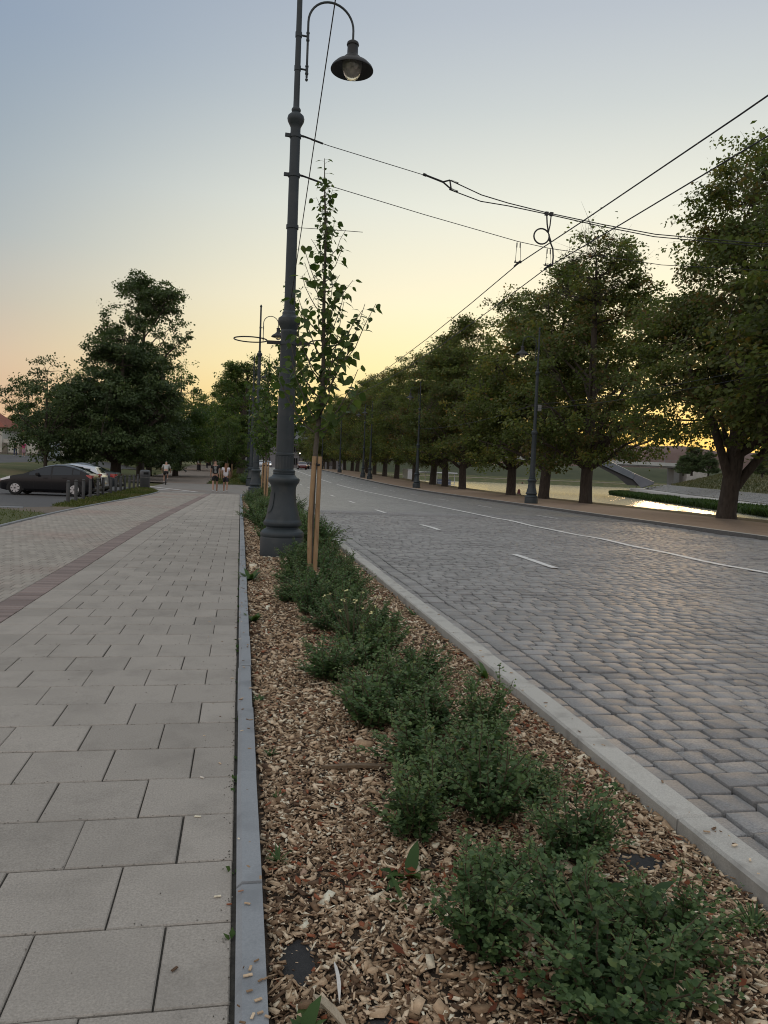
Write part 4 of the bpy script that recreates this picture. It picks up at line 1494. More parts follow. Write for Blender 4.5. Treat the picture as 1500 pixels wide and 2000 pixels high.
# span wires: upper carries the feeder loop, lower carries the hangers
u1 = [(0.84, YW, 7.03), (1.30, YW, 6.93), (2.94, YW, 6.63), (3.35, YW, 6.52)]
o = wire('span_wire', u1, 0.006, 'upper span wire from the nearest lamp post to the insulator')
ins0, ins1 = Vector((2.94, YW, 6.64)), Vector((3.42, YW, 6.515))
it = thing('tension_insulator', tuple(ins0), 'dark tension insulator with a triangular yoke on the upper span wire', 'insulator')
d = ins1 - ins0
b = MB()
b.tube([(0, 0, 0), tuple(d * 0.75)], 0.018, n=8)
b.tube([(0, 0, 0), tuple(d * 0.12)], 0.026, n=8)
b.build('insulator_rod', MAT['iron_dark'], it)
b = MB()
c0 = d * 0.74
tri = [(c0.x, 0, c0.z), (d.x, 0, d.z + 0.075), (d.x + 0.03, 0, d.z - 0.075)]
for i in range(3):
    b.tube([tri[i], tri[(i + 1) % 3]], 0.014, n=6)
b.build('yoke', MAT['iron_dark'], it)
b = MB()
for sgn in (1, -1):
    s0 = Vector((d.x + 0.01, 0, d.z + 0.07 * sgn))
    for k in range(7):
        b.tube([tuple(s0 + Vector((0.02 + 0.018 * k, 0, -0.004 * k))), tuple(s0 + Vector((0.030 + 0.018 * k, 0, -0.006 * k)))], 0.017, n=8)
b.build('wire_clamp', MAT['iron_dark'], it)
F1 = (5.24, YW, 6.215)
END = (16.1, YW, 7.2)
wire('feeder_wire', [tuple(ins1 + Vector((0, 0, .075))), (4.0, YW, 6.40), (4.5, YW, 6.31), F1, (6.3, YW, 6.115), (7.34, YW, 6.04), (9.5, YW, 6.07), (12.5, YW, 6.42), END], 0.009, 'upper strand of the doubled feeder wire over the street')
wire('feeder_wire', [tuple(ins1 + Vector((0, 0.02, -.075))), (4.0, YW + .03, 6.30), (4.5, YW + .02, 6.27), (F1[0], YW + .03, F1[2] - .012), (6.3, YW + .03, 6.09), (7.34, YW + .03, 6.005), (9.5, YW + .03, 6.03), (12.5, YW + .03, 6.39), (END[0], YW + .03, END[2] - .04)], 0.009, 'lower strand of the doubled feeder wire over the street')
wire('span_wire', [(0.84, YW, 6.385), (1.3, YW, 6.28), (3.0, YW, 5.96), (4.71, YW, 5.665), (5.29, YW, 5.60), (7.5, YW, 5.50), (10, YW, 5.6), (13, YW, 6.0), (16.1, YW, 6.5)], 0.006, 'lower span wire carrying the hangers of the contact wires')
wire('stay_wire', [(0.83, YW, 5.53), (1.4, YW - .1, 5.52), (1.9, YW - 0.2, 5.50)], 0.005, 'short wire end sticking out of the band on the nearest lamp post')
# turnbuckles
for z, lb in ((7.03, 'turnbuckle where the upper span wire meets the nearest lamp post'), (6.385, 'turnbuckle where the lower span wire meets the nearest lamp post')):
    b = MB()
    s = -0.215
    for dy in (-0.014, 0.014):
        b.tube([(0.86, YW + dy, z + 0.01), (1.02, YW + dy, z - 0.03)], 0.007, n=6)
    b.tube([(0.80, YW, z + 0.012), (0.88, YW, z)], 0.018, n=6)
    b.tube([(1.0, YW, z - 0.028), (1.20, YW, z - 0.078)], 0.016, n=6)
    tag(b.build('turnbuckle', MAT['iron_dark']), lb, 'turnbuckle')
# hangers
for x, zt, lb in ((4.72, 5.66, 'pair of wire hangers over the left contact wire'), (5.29, 5.60, 'pair of wire hangers over the right contact wire')):
    t = thing('wire_hanger', (x, YW, 0), lb, 'hanger')
    b, c = MB(), MB()
    for dx, dx2 in ((-0.025, -0.05), (0.035, 0.075)):
        b.tube([(dx, 0, zt), (dx2 * 0.8, 0.0, 5.33)], 0.0045, n=5)
        b.tube([(dx, 0, zt - 0.02), (dx * 1.05, 0, zt - 0.10)], 0.011, n=6)
        b.tube([(dx2 * .8, 0, 5.33), (dx2 * .9, 0, 5.30)], 0.012, n=6)
    b.build('hanger_rods', MAT['iron_dark'], t)
    c.tube([(-0.02, -0.18, 5.275), (0.0, 0.16, 5.275)], 0.014, n=6)
    c.tube([(-0.06, 0, 5.30), (0.07, 0, 5.30)], 0.012, n=6)
    c.build('wire_clip', MAT['iron_dark'], t)
# feeder loop
pts = [(F1[0] - 0.02, YW, F1[2] - 0.0), (F1[0] + 0.0, YW, 6.02), (F1[0] + 0.03, YW, 5.88)]
loop = [(5.15 + 0.14 * math.cos(a), YW + 0.02 * math.sin(a * .5), 5.80 + 0.135 * math.sin(a)) for a in np.linspace(0.6, 2 * math.pi + 0.35, 22)]
pts2 = [(5.30, YW, 5.74), (5.37, YW, 5.60), (5.385, YW, 5.45), (5.375, YW, 5.29)]
t = thing('feeder_loop', (0, 0, 0), 'looped feeder cable dropping from the feeder wire to the right contact wire', 'cable')
MB().tube(pts + loop + pts2, 0.014, n=8).build('cable_loop', MAT['cable'], t)
MB().tube([(F1[0] + 0.07, YW, F1[2] - 0.0), (F1[0] + 0.055, YW, 6.0), (F1[0] + 0.03, YW, 5.87), (5.33, YW, 5.72)], 0.012, n=8).build('cable_tail', MAT['cable'], t)
c = MB()
for dx in (-0.02, 0.07):
    c.box((F1[0] + dx, YW, F1[2] - 0.015), (0.06, 0.05, 0.06))
c.build('clamp', MAT['iron_dark'], t)
wire('service_cable', cat((0.74, 13.1, 4.25), (0.75, -9, 10.9), 0.10), 0.006, 'thin dark cable climbing past the lantern from the nearest lamp post')
# wires among the river trees
wire('street_light_cable', cat((16.15, 41, 5.6), (16.15, 12.6, 5.6), 0.35), 0.01, 'upper cable strung between the river side lamp posts')
wire('street_light_cable', cat((16.15, 41, 5.35), (16.15, 12.6, 5.35), 0.35), 0.01, 'lower cable strung between the river side lamp posts')
wire('street_light_cable', cat((16.15, 69.75, 5.6), (16.15, 41, 5.6), 0.35), 0.012, 'cable strung between the first and second river side lamp posts')

# ------------------------------------------------------------------ trees
MAT['chestnut'] = leafmat('river_tree_leaf', [(0.180, 0.109, 0.046), (0.089, 0.109, 0.036), (0.107, 0.146, 0.046), (0.148, 0.182, 0.051), (0.234, 0.202, 0.057), (0.347, 0.182, 0.063)], rough=0.5, trans=0.42, tmul=1.6)
MAT['oak'] = leafmat('dark_tree_leaf', [(0.044, 0.070, 0.028), (0.069, 0.106, 0.041), (0.100, 0.141, 0.050), (0.143, 0.182, 0.064)], rough=0.5, trans=0.3)
MAT['lit'] = leafmat('light_tree_leaf', [(0.045, 0.086, 0.025), (0.081, 0.131, 0.035), (0.126, 0.173, 0.045), (0.223, 0.223, 0.057)], rough=0.5, trans=0.4, tmul=1.6)
MAT['tbark'] = M('tree_bark', (0.045, 0.037, 0.030), (0.098, 0.081, 0.066), rough=0.95, scale=9, bump=0.9, bscale=18, stretch=(1, 1, 0.3))


def tree_mesh(seed, H, z0, R, prof, nlimb, nclump, lpc, cs, ls, tr, mat, lean=(0, 0), bare=None, flat=0.6, fork=None, twigs=3):
    r = np.random.default_rng(seed)
    tb = MB()
    top = H * 0.88
    us = np.linspace(0, 1, 12)
    wob = np.cumsum(r.normal(0, 0.11, (12, 2)), 0) * (H / 16)
    tp = np.stack([lean[0] * us + wob[:, 0] * us, lean[1] * us + wob[:, 1] * us, top * us], 1)
    tp[0, 2] = -0.3
    rad_ = tr * (1 - us) ** 0.75 + 0.02
    rad_[0] = tr * 1.35
    tp = np.insert(tp, 1, [tp[0, 0], tp[0, 1], 0.25], 0)
    rad_ = np.insert(rad_, 1, tr * 1.08)
    tb.tube(tp.tolist(), rad_.tolist(), n=12)
    tx = lambda z: np.array([np.interp(z, tp[:, 2], tp[:, 0]), np.interp(z, tp[:, 2], tp[:, 1]), z])
    pt, pr = [p[0] for p in prof], [p[1] for p in prof]
    # clump centres
    # sub-crowns: billows inside the envelope, each carrying clumps over its skin
    nl_ = max(14, nclump // 9)
    tl_ = r.random(nl_ * 4)
    wl = np.interp(tl_, pt, pr) + 0.08
    tl_ = tl_[np.argsort(r.random(len(tl_)) / wl)[:nl_]]
    azl = np.arange(nl_) * 2.39996 + r.normal(0, 0.4, nl_)
    rl = R * (0.17 + 0.19 * r.random(nl_)) * (0.55 + 0.45 * np.interp(tl_, pt, pr))
    rrl = np.maximum(0, R * np.interp(tl_, pt, pr) * (0.75 + 0.35 * r.random(nl_)) - rl * 0.7) * (r.random(nl_) ** 0.3)
    cl_ = np.stack([rrl * np.cos(azl), rrl * np.sin(azl), z0 + (H - z0) * tl_], 1)
    pick_ = r.choice(nl_, nclump, p=rl ** 2 / np.sum(rl ** 2))
    dv = unit(r.normal(0, 1, (nclump, 3)) + [0, 0, 0.25])
    C = cl_[pick_] + dv * (rl[pick_] * (0.45 + 0.6 * r.random(nclump) ** 0.6))[:, None] * [1, 1, 0.85]
    te = r.random(nclump * 3)
    te = te[np.argsort(r.random(len(te)) / (np.interp(te, pt, pr) + 0.1))[:nclump]]
    ae = r.random(nclump) * 2 * np.pi
    re_ = R * np.interp(te, pt, pr) * (0.25 + 0.72 * r.random(nclump) ** 0.5)
    free = r.random(nclump) < 0.38
    C[free] = np.stack([re_ * np.cos(ae), re_ * np.sin(ae), z0 + (H - z0) * te], 1)[free]
    C[:, 2] = np.clip(C[:, 2], z0 * 0.92, H)
    t = (C[:, 2] - z0) / (H - z0)
    az = np.arctan2(C[:, 1], C[:, 0])
    rr = np.hypot(C[:, 0], C[:, 1])
    zc = C[:, 2]
    for i in range(nclump):
        C[i, :2] += tx(min(zc[i], top))[:2]
    # limbs
    ends = C[np.argsort(-(rr + r.random(nclump) * R * 0.4))[:nlimb]]
    nodes = [tp]
    for e in ends:
        hd = math.hypot(*(e[:2] - tx(min(e[2], top))[:2]))
        zs = min(max(z0 * 0.75, e[2] - hd * (0.7 + 0.5 * r.random())), top * 0.92)
        s = tx(zs)
        mid = s + (e - s) * 0.5 + np.array([0, 0, 0.10 * hd]) + r.normal(0, 0.15, 3)
        P = np.array([(1 - u) ** 2 * s + 2 * u * (1 - u) * mid + u * u * e for u in np.linspace(0, 1, 8)])
        P[1:-1] += r.normal(0, 0.06, (6, 3))
        r0 = max(0.04, tr * 0.42 * (1 - zs / (H * 1.1)))
        tb.tube(P.tolist(), [r0 * (1 - 0.85 * u) + 0.008 for u in np.linspace(0, 1, 8)], n=6, cap=False)
        nodes.append(P)
    for f_ in (fork or []):
        P = np.array(f_[0], float)
        tb.tube(P.tolist(), f_[1], n=10, cap=False)
        nodes.append(P)
    nodes = np.concatenate(nodes)
    Pp, A, Nn, Sz, rn = [], [], [], [], []
    for i in range(nclump):
        c = C[i]
        d = nodes - c
        dd = np.linalg.norm(d, axis=1) + 0.35 * np.maximum(0, d[:, 2])
        q = nodes[np.argmin(dd)]
        mid = (q + c) / 2 + r.normal(0, 0.1, 3) + [0, 0, 0.08]
        tb.tube([q, mid, c], [0.028, 0.018, 0.007], n=4, cap=False)
        k = int(lpc * (0.6 + 0.8 * r.random()))
        isb = bare is not None and bare(t[i], az[i], r)
        if isb:
            k = int(k * 0.10)
            for _ in range(7):
                e = c + r.normal(0, 0.5, 3) + [0, 0, 0.45]
                tb.tube([(mid + c) / 2, (c + e) / 2 + r.normal(0, .05, 3), e], [0.012, 0.008, 0.003], n=3, cap=False)
        else:
            for _ in range(twigs):
                e = c + r.normal(0, cs * 0.6, 3)
                tb.tube([c, e], [0.008, 0.003], n=3, cap=False)
        sc = cs * (0.6 + 0.5 * r.random())
        # several small sprays per clump
        ns = 5
        sp = c + r.normal(0, 1, (ns, 3)) * [sc * 0.6, sc * 0.6, sc * flat * 0.6]
        which = r.integers(0, ns, k)
        off = r.normal(0, 1, (k, 3)) * [sc * 0.38, sc * 0.38, sc * flat * 0.34]
        p = sp[which] + off
        out = unit(p - tx(min(c[2], top)))
        Pp.append(p)
        A.append(unit(out * 0.6 + r.normal(0, 0.6, (k, 3)) + [0, 0, -0.35]))
        Nn.append(unit(out * 0.35 + np.array([0, 0, 0.8]) + r.normal(0, 0.5, (k, 3))))
        Sz.append(ls * (0.6 + 0.7 * r.random(k)))
        base = 0.12 + 0.62 * r.random() ** 1.2
        rn.append(np.clip(base + r.normal(0, 0.12, k), 0, 1))
    V, F = leaves(np.concatenate(Pp), np.concatenate(A), np.concatenate(Nn), np.concatenate(Sz), RHOMB, RHOMBF)
    return tb.mesh('trunk', MAT['tbark'], True), mesh_np('crown', V, F, mat, rnd=np.concatenate(rn))


PROF_ROW = [(0, .80), (.10, .97), (.30, 1), (.55, .90), (.78, .62), (.92, .32), (1, .08)]
PROF_CONE = [(0, .80), (.10, 1), (.3, .95), (.55, .72), (.8, .48), (.93, .3), (1, .1)]
PROF_OPEN = [(0, .35), (.2, .75), (.5, .95), (.75, .85), (.92, .6), (1, .25)]
TV = {}
TV['row1'] = tree_mesh(21, 16.6, 2.7, 5.0, PROF_ROW, 20, 300, 150, 0.82, 0.20, 0.34, MAT['chestnut'])
TV['row2'] = tree_mesh(22, 16.2, 2.6, 4.9, PROF_ROW, 18, 290, 150, 0.82, 0.20, 0.33, MAT['chestnut'], lean=(0.5, -0.3))
TV['row3'] = tree_mesh(23, 17.2, 2.7, 5.0, PROF_ROW, 26, 290, 140, 0.82, 0.20, 0.34, MAT['chestnut'], lean=(-0.3, 0.2),
                       bare=lambda t, az, r: (t > 0.62 and math.cos(az - 2.9) > -0.1 and r.random() < 0.75) or r.random() < 0.06)
forks = [([(0.10, 0, 1.5), (-0.35, -0.2, 2.6), (-1.0, -0.4, 4.2), (-1.9, -0.6, 5.6), (-2.6, -0.9, 7.4)], [0.24, 0.19, 0.16, 0.12, 0.06]),
         ([(0.12, 0, 1.2), (0.75, 0.1, 2.0), (1.5, 0.1, 3.0), (2.2, 0.1, 4.6), (3.0, 0.0, 6.6)], [0.28, 0.21, 0.17, 0.13, 0.06]),
         ([(0.2, 0, 2.0), (0.35, -0.1, 3.4), (0.7, 0.0, 5.2), (0.6, 0.0, 8.0)], [0.33, 0.28, 0.22, 0.12])]
TV['near'] = tree_mesh(24, 16.6, 3.5, 5.3, PROF_ROW, 22, 500, 215, 0.78, 0.16, 0.38, MAT['chestnut'], lean=(0.9, 0), fork=forks)
TV['oak'] = tree_mesh(31, 13.0, 1.6, 5.9, PROF_CONE, 20, 380, 150, 0.75, 0.22, 0.42, MAT['oak'], flat=0.55)
TV['open'] = tree_mesh(32, 18.4, 7.0, 4.2, PROF_OPEN, 22, 190, 120, 0.62, 0.22, 0.34, MAT['oak'], flat=0.6)
TV['small'] = tree_mesh(33, 8.8, 1.7, 4.3, PROF_ROW, 16, 130, 105, 0.62, 0.18, 0.13, MAT['oak'])
TV['lit'] = tree_mesh(34, 12.0, 1.9, 4.2, PROF_ROW, 14, 170, 110, 0.75, 0.23, 0.30, MAT['lit'])
TV['old'] = tree_mesh(35, 14.6, 3.2, 4.4, PROF_OPEN, 20, 180, 115, 0.70, 0.24, 0.45, MAT['lit'], lean=(0.6, 0))


def tree(v, x, y, rz, s, label, group=None, z=None, sz=None):
    if z is None: z = float(ground_h(x, y)) + 0.1
    t = thing('tree', (x, y, z), label, 'tree', group, rz)
    wide = 1.1 if v.startswith('row') else 1.0
    t.scale = (s * wide, s * wide, sz or s)
    ob('trunk', TV[v][0], t)
    ob('crown', TV[v][1], t)
    return t


tree('near', 21.0, 30.3, -0.25, 1.0, 'large river tree with a forked trunk nearest the camera on the clay sidewalk', z=0.04)
tree('row1', 21.4, 22.8, 2.0, 1.03, 'river tree whose trunk is outside the picture, its crown reaching in at the right edge', z=0.04)
tree('row3', 21.2, 44.75, 0.3, 1.0, 'river tree with bare twigs at its top, right of the nearest river lamp post', z=0.04)
tree('row2', 21.2, 51.5, 1.1, 1.0, 'river tree directly beside the nearest river lamp post, on its right', z=0.04)
tree('row1', 21.2, 58.25, 2.6, 0.97, 'river tree on the left of the nearest river lamp post', z=0.04)
lab = {71.25: 'river tree with the slightly leaning trunk just right of the white boat', 78.25: 'river tree standing right in front of the open end of the white boat', 83.75: 'river tree standing in front of the white boat canopy',
       103.5: 'river tree with the trunk left of the white kiosk'}
vs_ = ['row2', 'row1', 'row3', 'row1', 'row2', 'row1']
for i, y in enumerate((71.25, 78.25, 83.75, 103.5)):
    tree(vs_[i] if i != 2 else 'row2', 21.2 + random.gauss(0, 0.1), y, random.random() * 6.28, random.uniform(0.88, 1.04), lab[y], z=0.04 + float(rise(y)))
tree('row1', 21.3, 93.0, 1.2, 0.96, 'river tree whose trunk is hidden behind the second river lamp post', z=0.04 + float(rise(93)))
for i, y in enumerate((122.0, 130.25, 142.0, 150.25, 158.75, 171.75, 176.5, 189.25, 200, 212, 224)):
    tree(('row2', 'row1')[i % 2], 21.2 + random.gauss(0, 0.3), y, random.random() * 6.28, random.uniform(0.86, 1.04), ('first second third fourth fifth sixth seventh eighth ninth tenth last'.split()[i]) + ' of the far river trees on the clay sidewalk counted from the bank stairs', 'far river trees along the clay sidewalk', z=0.04 + float(rise(y)))
tree('row1', 21.2, 113.0, 3.3, 0.95, 'river tree by the top of the steps to the landing stage', z=0.04 + float(rise(113)))

tree('oak', -10.2, 67.0, 0.5, 1.0, 'broad dark conical tree behind the parked cars')
tree('open', -8.9, 72.5, 1.6, 1.0, 'tallest tree with an open crown rising above the broad dark tree')
tree('small', -15.0, 64.0, 0.9, 1.0, 'small slender-trunked tree on the lawn left of the broad dark tree')
tree('lit', -6.6, 82.0, 0.4, 0.95, 'lighter green tree at the right edge of the dark group')
tree('oak', -8.9, 79.0, 2.4, 0.70, 'dark tree half hidden behind the broad dark tree on its right')
tree('lit', -5.6, 108, 2.0, 0.85, 'light green tree far back by the promenade')
tree('old', 0.0, 96.0, 1.0, 0.98, 'old tree with a thick dark trunk left of the second lamp post')
tree('old', 0.4, 118.0, 2.9, 0.95, 'old tree behind the third lamp post')
tree('lit', -1.0, 84.0, 4.0, 0.55, 'small bushy tree in the far bed before the old trees')
tree('old', -1.5, 140.0, 4.2, 1.05, 'old tree at the far end of the promenade')
for k, (x, y, v, s) in enumerate(((-52, 128, 'oak', 1.0), (-50, 140, 'lit', 1.2), (-44, 132, 'oak', 1.0), (-33, 128, 'lit', 0.9), (-27, 132, 'oak', 0.8), (-25, 125, 'lit', 1.05), (-19, 118, 'oak', 0.85), (-14, 100, 'lit', 0.8), (-16, 120, 'oak', 0.95), (-10.5, 130, 'lit', 0.95), (-12, 160, 'lit', 1.1), (-6, 150, 'oak', 1.0), (-1, 165, 'lit', 1.1))):
    tree(v, x, y, random.random() * 6.28, s, 'first second third fourth fifth sixth seventh eighth ninth tenth eleventh twelfth last'.split()[k] + ' from the left among the background trees behind the dark group', 'background trees of the park')
sapling_copy(-2.1, 62.5, 0.95, 0.7, 'young linden sapling in the grassy far bed left of the walking couple', stakes=False)
sapling_copy(-1.2, 74.0, 1.0, 2.7, 'young linden sapling behind the walking couple', slabel='sapling behind the walking couple', z=0.05)
sapling_copy(-0.9, 82.0, 1.0, 3.9, 'young linden sapling farther back in the far bed', slabel='sapling farther back in the far bed', z=0.2)

# ------------------------------------------------------------------ lawns beside the cycle path
def poly_sheet(name, pts, z, mat, kind='structure'):
    o = ob(name, mesh_np(name, [(x, y, z(x, y) if callable(z) else z) for x, y in pts], [list(range(len(pts)))], mat))
    if kind: o['kind'] = kind
    return o


lawn_near = [(bike_left(y) - 0.07, y) for y in np.arange(4, 22.6, 1.5)] + [(-5.35, 22.6), (-7.2, 24.3), (-40, 24.3), (-40, 4)]
poly_sheet('lawn', lawn_near, -0.012, MAT['turf'])
verge = [(bike_left(y) - 0.07, y) for y in np.arange(25.5, 40.6, 1.5)] + [(-4.3, 42.5), (-5.0, 46.0), (-5.6, 48.0), (-5.95, 48.0), (-5.95, 27.0), (-5.8, 25.6)]
poly_sheet('grass_verge', verge, -0.010, MAT['turf'])
poly_sheet('worn_earth', [(bike_left(22) - 0.07, 22.55), (bike_left(25) - 0.07, 25.6), (-5.8, 25.6), (-6.2, 25.0), (-7.2, 24.3), (-5.35, 22.6)], -0.011, M('worn_earth', (0.13, 0.105, 0.08), (0.19, 0.155, 0.12), rough=1, scale=5, bump=0.6, bscale=40))
pk = thing('parking_kerb', (0, 0, 0), 'pale low kerb between the near lawn and the parking area', 'kerb')
pkm = MB().box((0, 0, -0.03), (0.992, 0.12, 0.12), bev=0.01).mesh('kerb_stone', MAT['grey_kerb'])
for k in range(22):
    ob('kerb_stone', pkm, pk, (-6.8 - k, 24.36, 0.0))


def in_poly(x, y, poly):
    c = np.zeros(len(x), bool)
    n = len(poly)
    for i in range(n):
        x1, y1 = poly[i]
        x2, y2 = poly[(i + 1) % n]
        k = ((y1 > y) != (y2 > y)) & (x < (x2 - x1) * (y - y1) / (y2 - y1 + 1e-12) + x1)
        c ^= k
    return c


def grass(name, poly, n, h, label, zf=lambda x, y: -0.015):
    a = np.array(poly)
    x = rng.uniform(max(a[:, 0].min(), -14), a[:, 0].max(), n * 3)
    y = rng.uniform(a[:, 1].min(), a[:, 1].max(), n * 3)
    k = in_poly(x, y, poly)
    x, y = x[k][:n], y[k][:n]
    n = len(x)
    az = rng.random(n) * 6.283
    A = np.stack([np.cos(az) * 0.8, np.sin(az) * 0.8, 0.5 + rng.random(n)], 1)
    Nn = np.stack([-np.cos(az), -np.sin(az), np.full(n, .8)], 1)
    V, F = leaves(np.stack([x, y, np.full(n, 0.0) + zf(x, y)], 1), A, Nn, h * (0.5 + rng.random(n)), RHOMB * [1, .28, 1], RHOMBF)
    patch = 0.5 + 0.3 * np.sin(x * 1.3 + 1) * np.cos(y * 0.9) + rng.normal(0, .22, n)
    o = ob(name, mesh_np(name, V, F, MAT['grass'], rnd=np.clip(patch, 0, 1)))
    tag(o, label, 'grass', kind='stuff')


MAT['grass'] = leafmat('grass_blade', [(0.05, 0.075, 0.018), (0.085, 0.115, 0.028), (0.12, 0.135, 0.04), (0.20, 0.165, 0.075)], rough=0.6, trans=0.3)
grass('lawn_grass', lawn_near, 9000, 0.085, 'short green grass of the near lawn left of the cycle path')
grass('verge_grass', verge, 12000, 0.09, 'short dry grass around the feet of the bollards')
far_bed = [(-2.5, 61.6), (0.25, 61.6), (1.9, 61.6), (1.9, 130), (-2.5, 130)]
bedo = strip('far_planting_bed', -2.55, 1.95, 61.5, 130, 0.0, MAT['turf'], ny=18)
grass('bed_grass', far_bed, 9000, 0.22, 'rough grass of the far planting bed beyond the walking couple', zf=lambda x, y: rise(y))
shr2 = random.Random(4)
for k in range(9):
    s_ = shrub(k % 6, shr2.uniform(0.4, 1.6), 62.3 + k * 1.7, k, 2.4, 'bushy green shrub in the far bed beside the third lamp post', 'shrubs of the far planting bed')
    s_.location.z = float(rise(62.3 + k * 1.7))

# path that leads up to the house on the left
pp = [(-9.0, 50), (-15, 60), (-20, 75), (-24, 92), (-24, 100)]
V, F = [], []
for i in range(41):
    q = i / 40 * 4
    j = min(int(q), 3)
    a = np.array(pp[j]) + (np.array(pp[j + 1]) - np.array(pp[j])) * (q - j)
    w = 2.6 + 3.0 * (i / 40)
    for k in range(7):
        x = a[0] - w * 2.2 + w * 2.2 * k / 3
        V.append((x, a[1], float(ground_h(x, a[1])) + 0.06))
for i in range(40):
    for k in range(6):
        F.append([i * 7 + k, i * 7 + k + 1, (i + 1) * 7 + k + 1, (i + 1) * 7 + k])
tag(ob('side_path', mesh_np('side_path', [(x - 9 * (1 - min(1, (y - 50) / 40)), y, z) for x, y, z in V], np.array(F), MAT['asphalt'])), kind='structure')

# ------------------------------------------------------------------ bollards and bin
MAT['bollard'] = M('bollard_iron', (0.045, 0.048, 0.050), (0.065, 0.066, 0.066), rough=0.55, scale=8)
bprof = [(0.062, -0.1), (0.062, 0.84), (0.056, 0.85), (0.056, 0.865), (0.062, 0.875), (0.060, 0.91), (0.045, 0.935), (0.02, 0.945)]
bpost = MB().lathe([q for q in bprof if q[1] <= 0.85], n=16).mesh('post', MAT['bollard'], True)
bcap = MB().lathe([(0.056, 0.85)] + [q for q in bprof if q[1] > 0.855], n=16).mesh('cap', MAT['bollard'], True)
bys = [27.8, 28.9, 30.3, 31.8, 33.2, 34.7, 36.3, 37.9, 39.5, 41.0, 42.6, 44.2, 45.8]
ordl = ['bollard nearest the camera, first of the row on the grass verge', 'second bollard of the row, in front of the gap between the dark car wheels', 'third bollard of the row, in front of the rear wheel of the dark car', 'fourth bollard of the row, just behind the rear wheel of the dark car',
        'fifth bollard of the row, at the tail of the dark car', 'sixth bollard of the row, between the dark and the silver car tails', 'seventh bollard of the row, at the tail of the silver car', 'eighth bollard of the row, before the dark saloon', 'ninth bollard of the row, at the tail of the dark saloon',
        'tenth bollard of the row, fourth from the litter bin', 'eleventh bollard of the row, third from the litter bin', 'twelfth bollard of the row, second from the litter bin', 'last bollard of the row, next to the litter bin']
for y, lb in zip(bys, ordl):
    t = thing('bollard', (-5.76 + random.gauss(0, 0.02), y, 0), lb, 'bollard', 'bollards along the grass verge', random.random())
    t.scale = (0.95, 0.95, 0.82)
    ob('post', bpost, t)
    ob('cap', bcap, t)
t = thing('litter_bin', (-5.45, 46.6, -0.02), 'large grey litter bin with a rounded top at the end of the bollards', 'bin')
t.scale = (0.85, 0.85, 0.74)
MAT['bin'] = M('bin_plastic', (0.065, 0.07, 0.075), (0.085, 0.09, 0.095), rough=0.5, scale=5)
b = MB().lathe([(0.30, 0), (0.33, 0.05), (0.335, 0.95), (0.35, 0.97), (0.35, 1.0)], n=28)
b.build('bin_body', MAT['bin'], t, smooth=True)
b = MB().lathe([(0.35, 1.0), (0.355, 1.04), (0.35, 1.30), (0.32, 1.38), (0.25, 1.43), (0.1, 1.45), (0.01, 1.452)], n=28)
b.build('bin_hood', MAT['bin'], t, smooth=True)
for a in (-1.25, 1.9):
    b = MB()
    vs, f = [], []
    for i in range(9):
        for j in (0, 1):
            q = a + (i / 8 - 0.5) * 0.95
            vs.append((0.362 * math.cos(q), 0.362 * math.sin(q), 1.09 + 0.17 * j))
    for i in range(8):
        f.append([2 * i, 2 * i + 2, 2 * i + 3, 2 * i + 1])
    b.add(vs, f).build('bin_slot', M('bin_opening', (0.008, 0.008, 0.008), rough=0.9), t)
MB().lathe([(0.338, 0.84), (0.342, 0.85), (0.342, 0.89), (0.338, 0.90)], n=28).build('bin_band', M('bin_band', (0.13, 0.13, 0.13), rough=0.5), t)

# ------------------------------------------------------------------ cars
MAT['tyre'] = M('tyre_rubber', (0.012, 0.012, 0.012), (0.022, 0.022, 0.022), rough=0.9, scale=30)
MAT['alloy'] = M('alloy', (0.62, 0.62, 0.63), rough=0.3, metal=0.5)
MAT['carglass'] = M('car_glass', (0.012, 0.018, 0.026), rough=0.05, spec=0.6)
MAT['black_trim'] = M('black_trim', (0.012, 0.012, 0.013), rough=0.6)
MAT['tail'] = M('tail_lamp', (0.42, 0.02, 0.015), rough=0.12, coat=1)
MAT['head'] = M('headlamp', (0.75, 0.76, 0.78), rough=0.12, coat=1)
MAT['plate'] = M('number_plate', (0.75, 0.75, 0.72), rough=0.4)


def paint_mat(name, c, metal=0.4, rough=0.28):
    return M(name, c, None, rough=rough, metal=metal, coat=0.6 if metal > 0.1 else 0.15, spec=0.5 if metal > 0.1 else 0.35)


class CarShape:
    def __init__(s, top, belt, W, low=0.2):
        s.top, s.belt, s.W, s.low = np.array(top), np.array(belt), np.array(W), low

    def zt(s, x): return float(np.interp(x, s.top[:, 0], s.top[:, 1]))
    def zb(s, x): return min(float(np.interp(x, s.belt[:, 0], s.belt[:, 1])), s.zt(x) - 0.03)
    def w(s, x): return float(np.interp(x, s.W[:, 0], s.W[:, 1]))

    def roof_edge(s, x):
        zt, zb, w = s.zt(x), s.zb(x), s.w(x)
        inset = (zt - zb) * 0.42
        return (w * 0.985 - inset, zt - 0.05 * min(1, (zt - zb) / 0.3))

    def section(s, x):
        zt, zb, w = s.zt(x), s.zb(x), s.w(x)
        yr, zr = s.roof_edge(x)
        lo = s.low + max(0, (abs(x) - 1.75)) * 0.18
        mid = min(0.58, zb - 0.08)
        return [(w * 0.90, lo), (w * 0.985, lo + 0.10), (w, mid), (w * 0.995, (mid + zb) / 2), (w * 0.985, zb), (yr, zr), (yr * 0.80, zt - 0.008), (yr * 0.4, zt + 0.012), (0, zt + 0.018)]

    def side(s, x, t, off=0.006):
        yr, zr = s.roof_edge(x)
        y0, z0 = s.w(x) * 0.985, s.zb(x)
        return (x, y0 + (yr - y0) * t + off, z0 + (zr - z0) * t + off * 0.4)


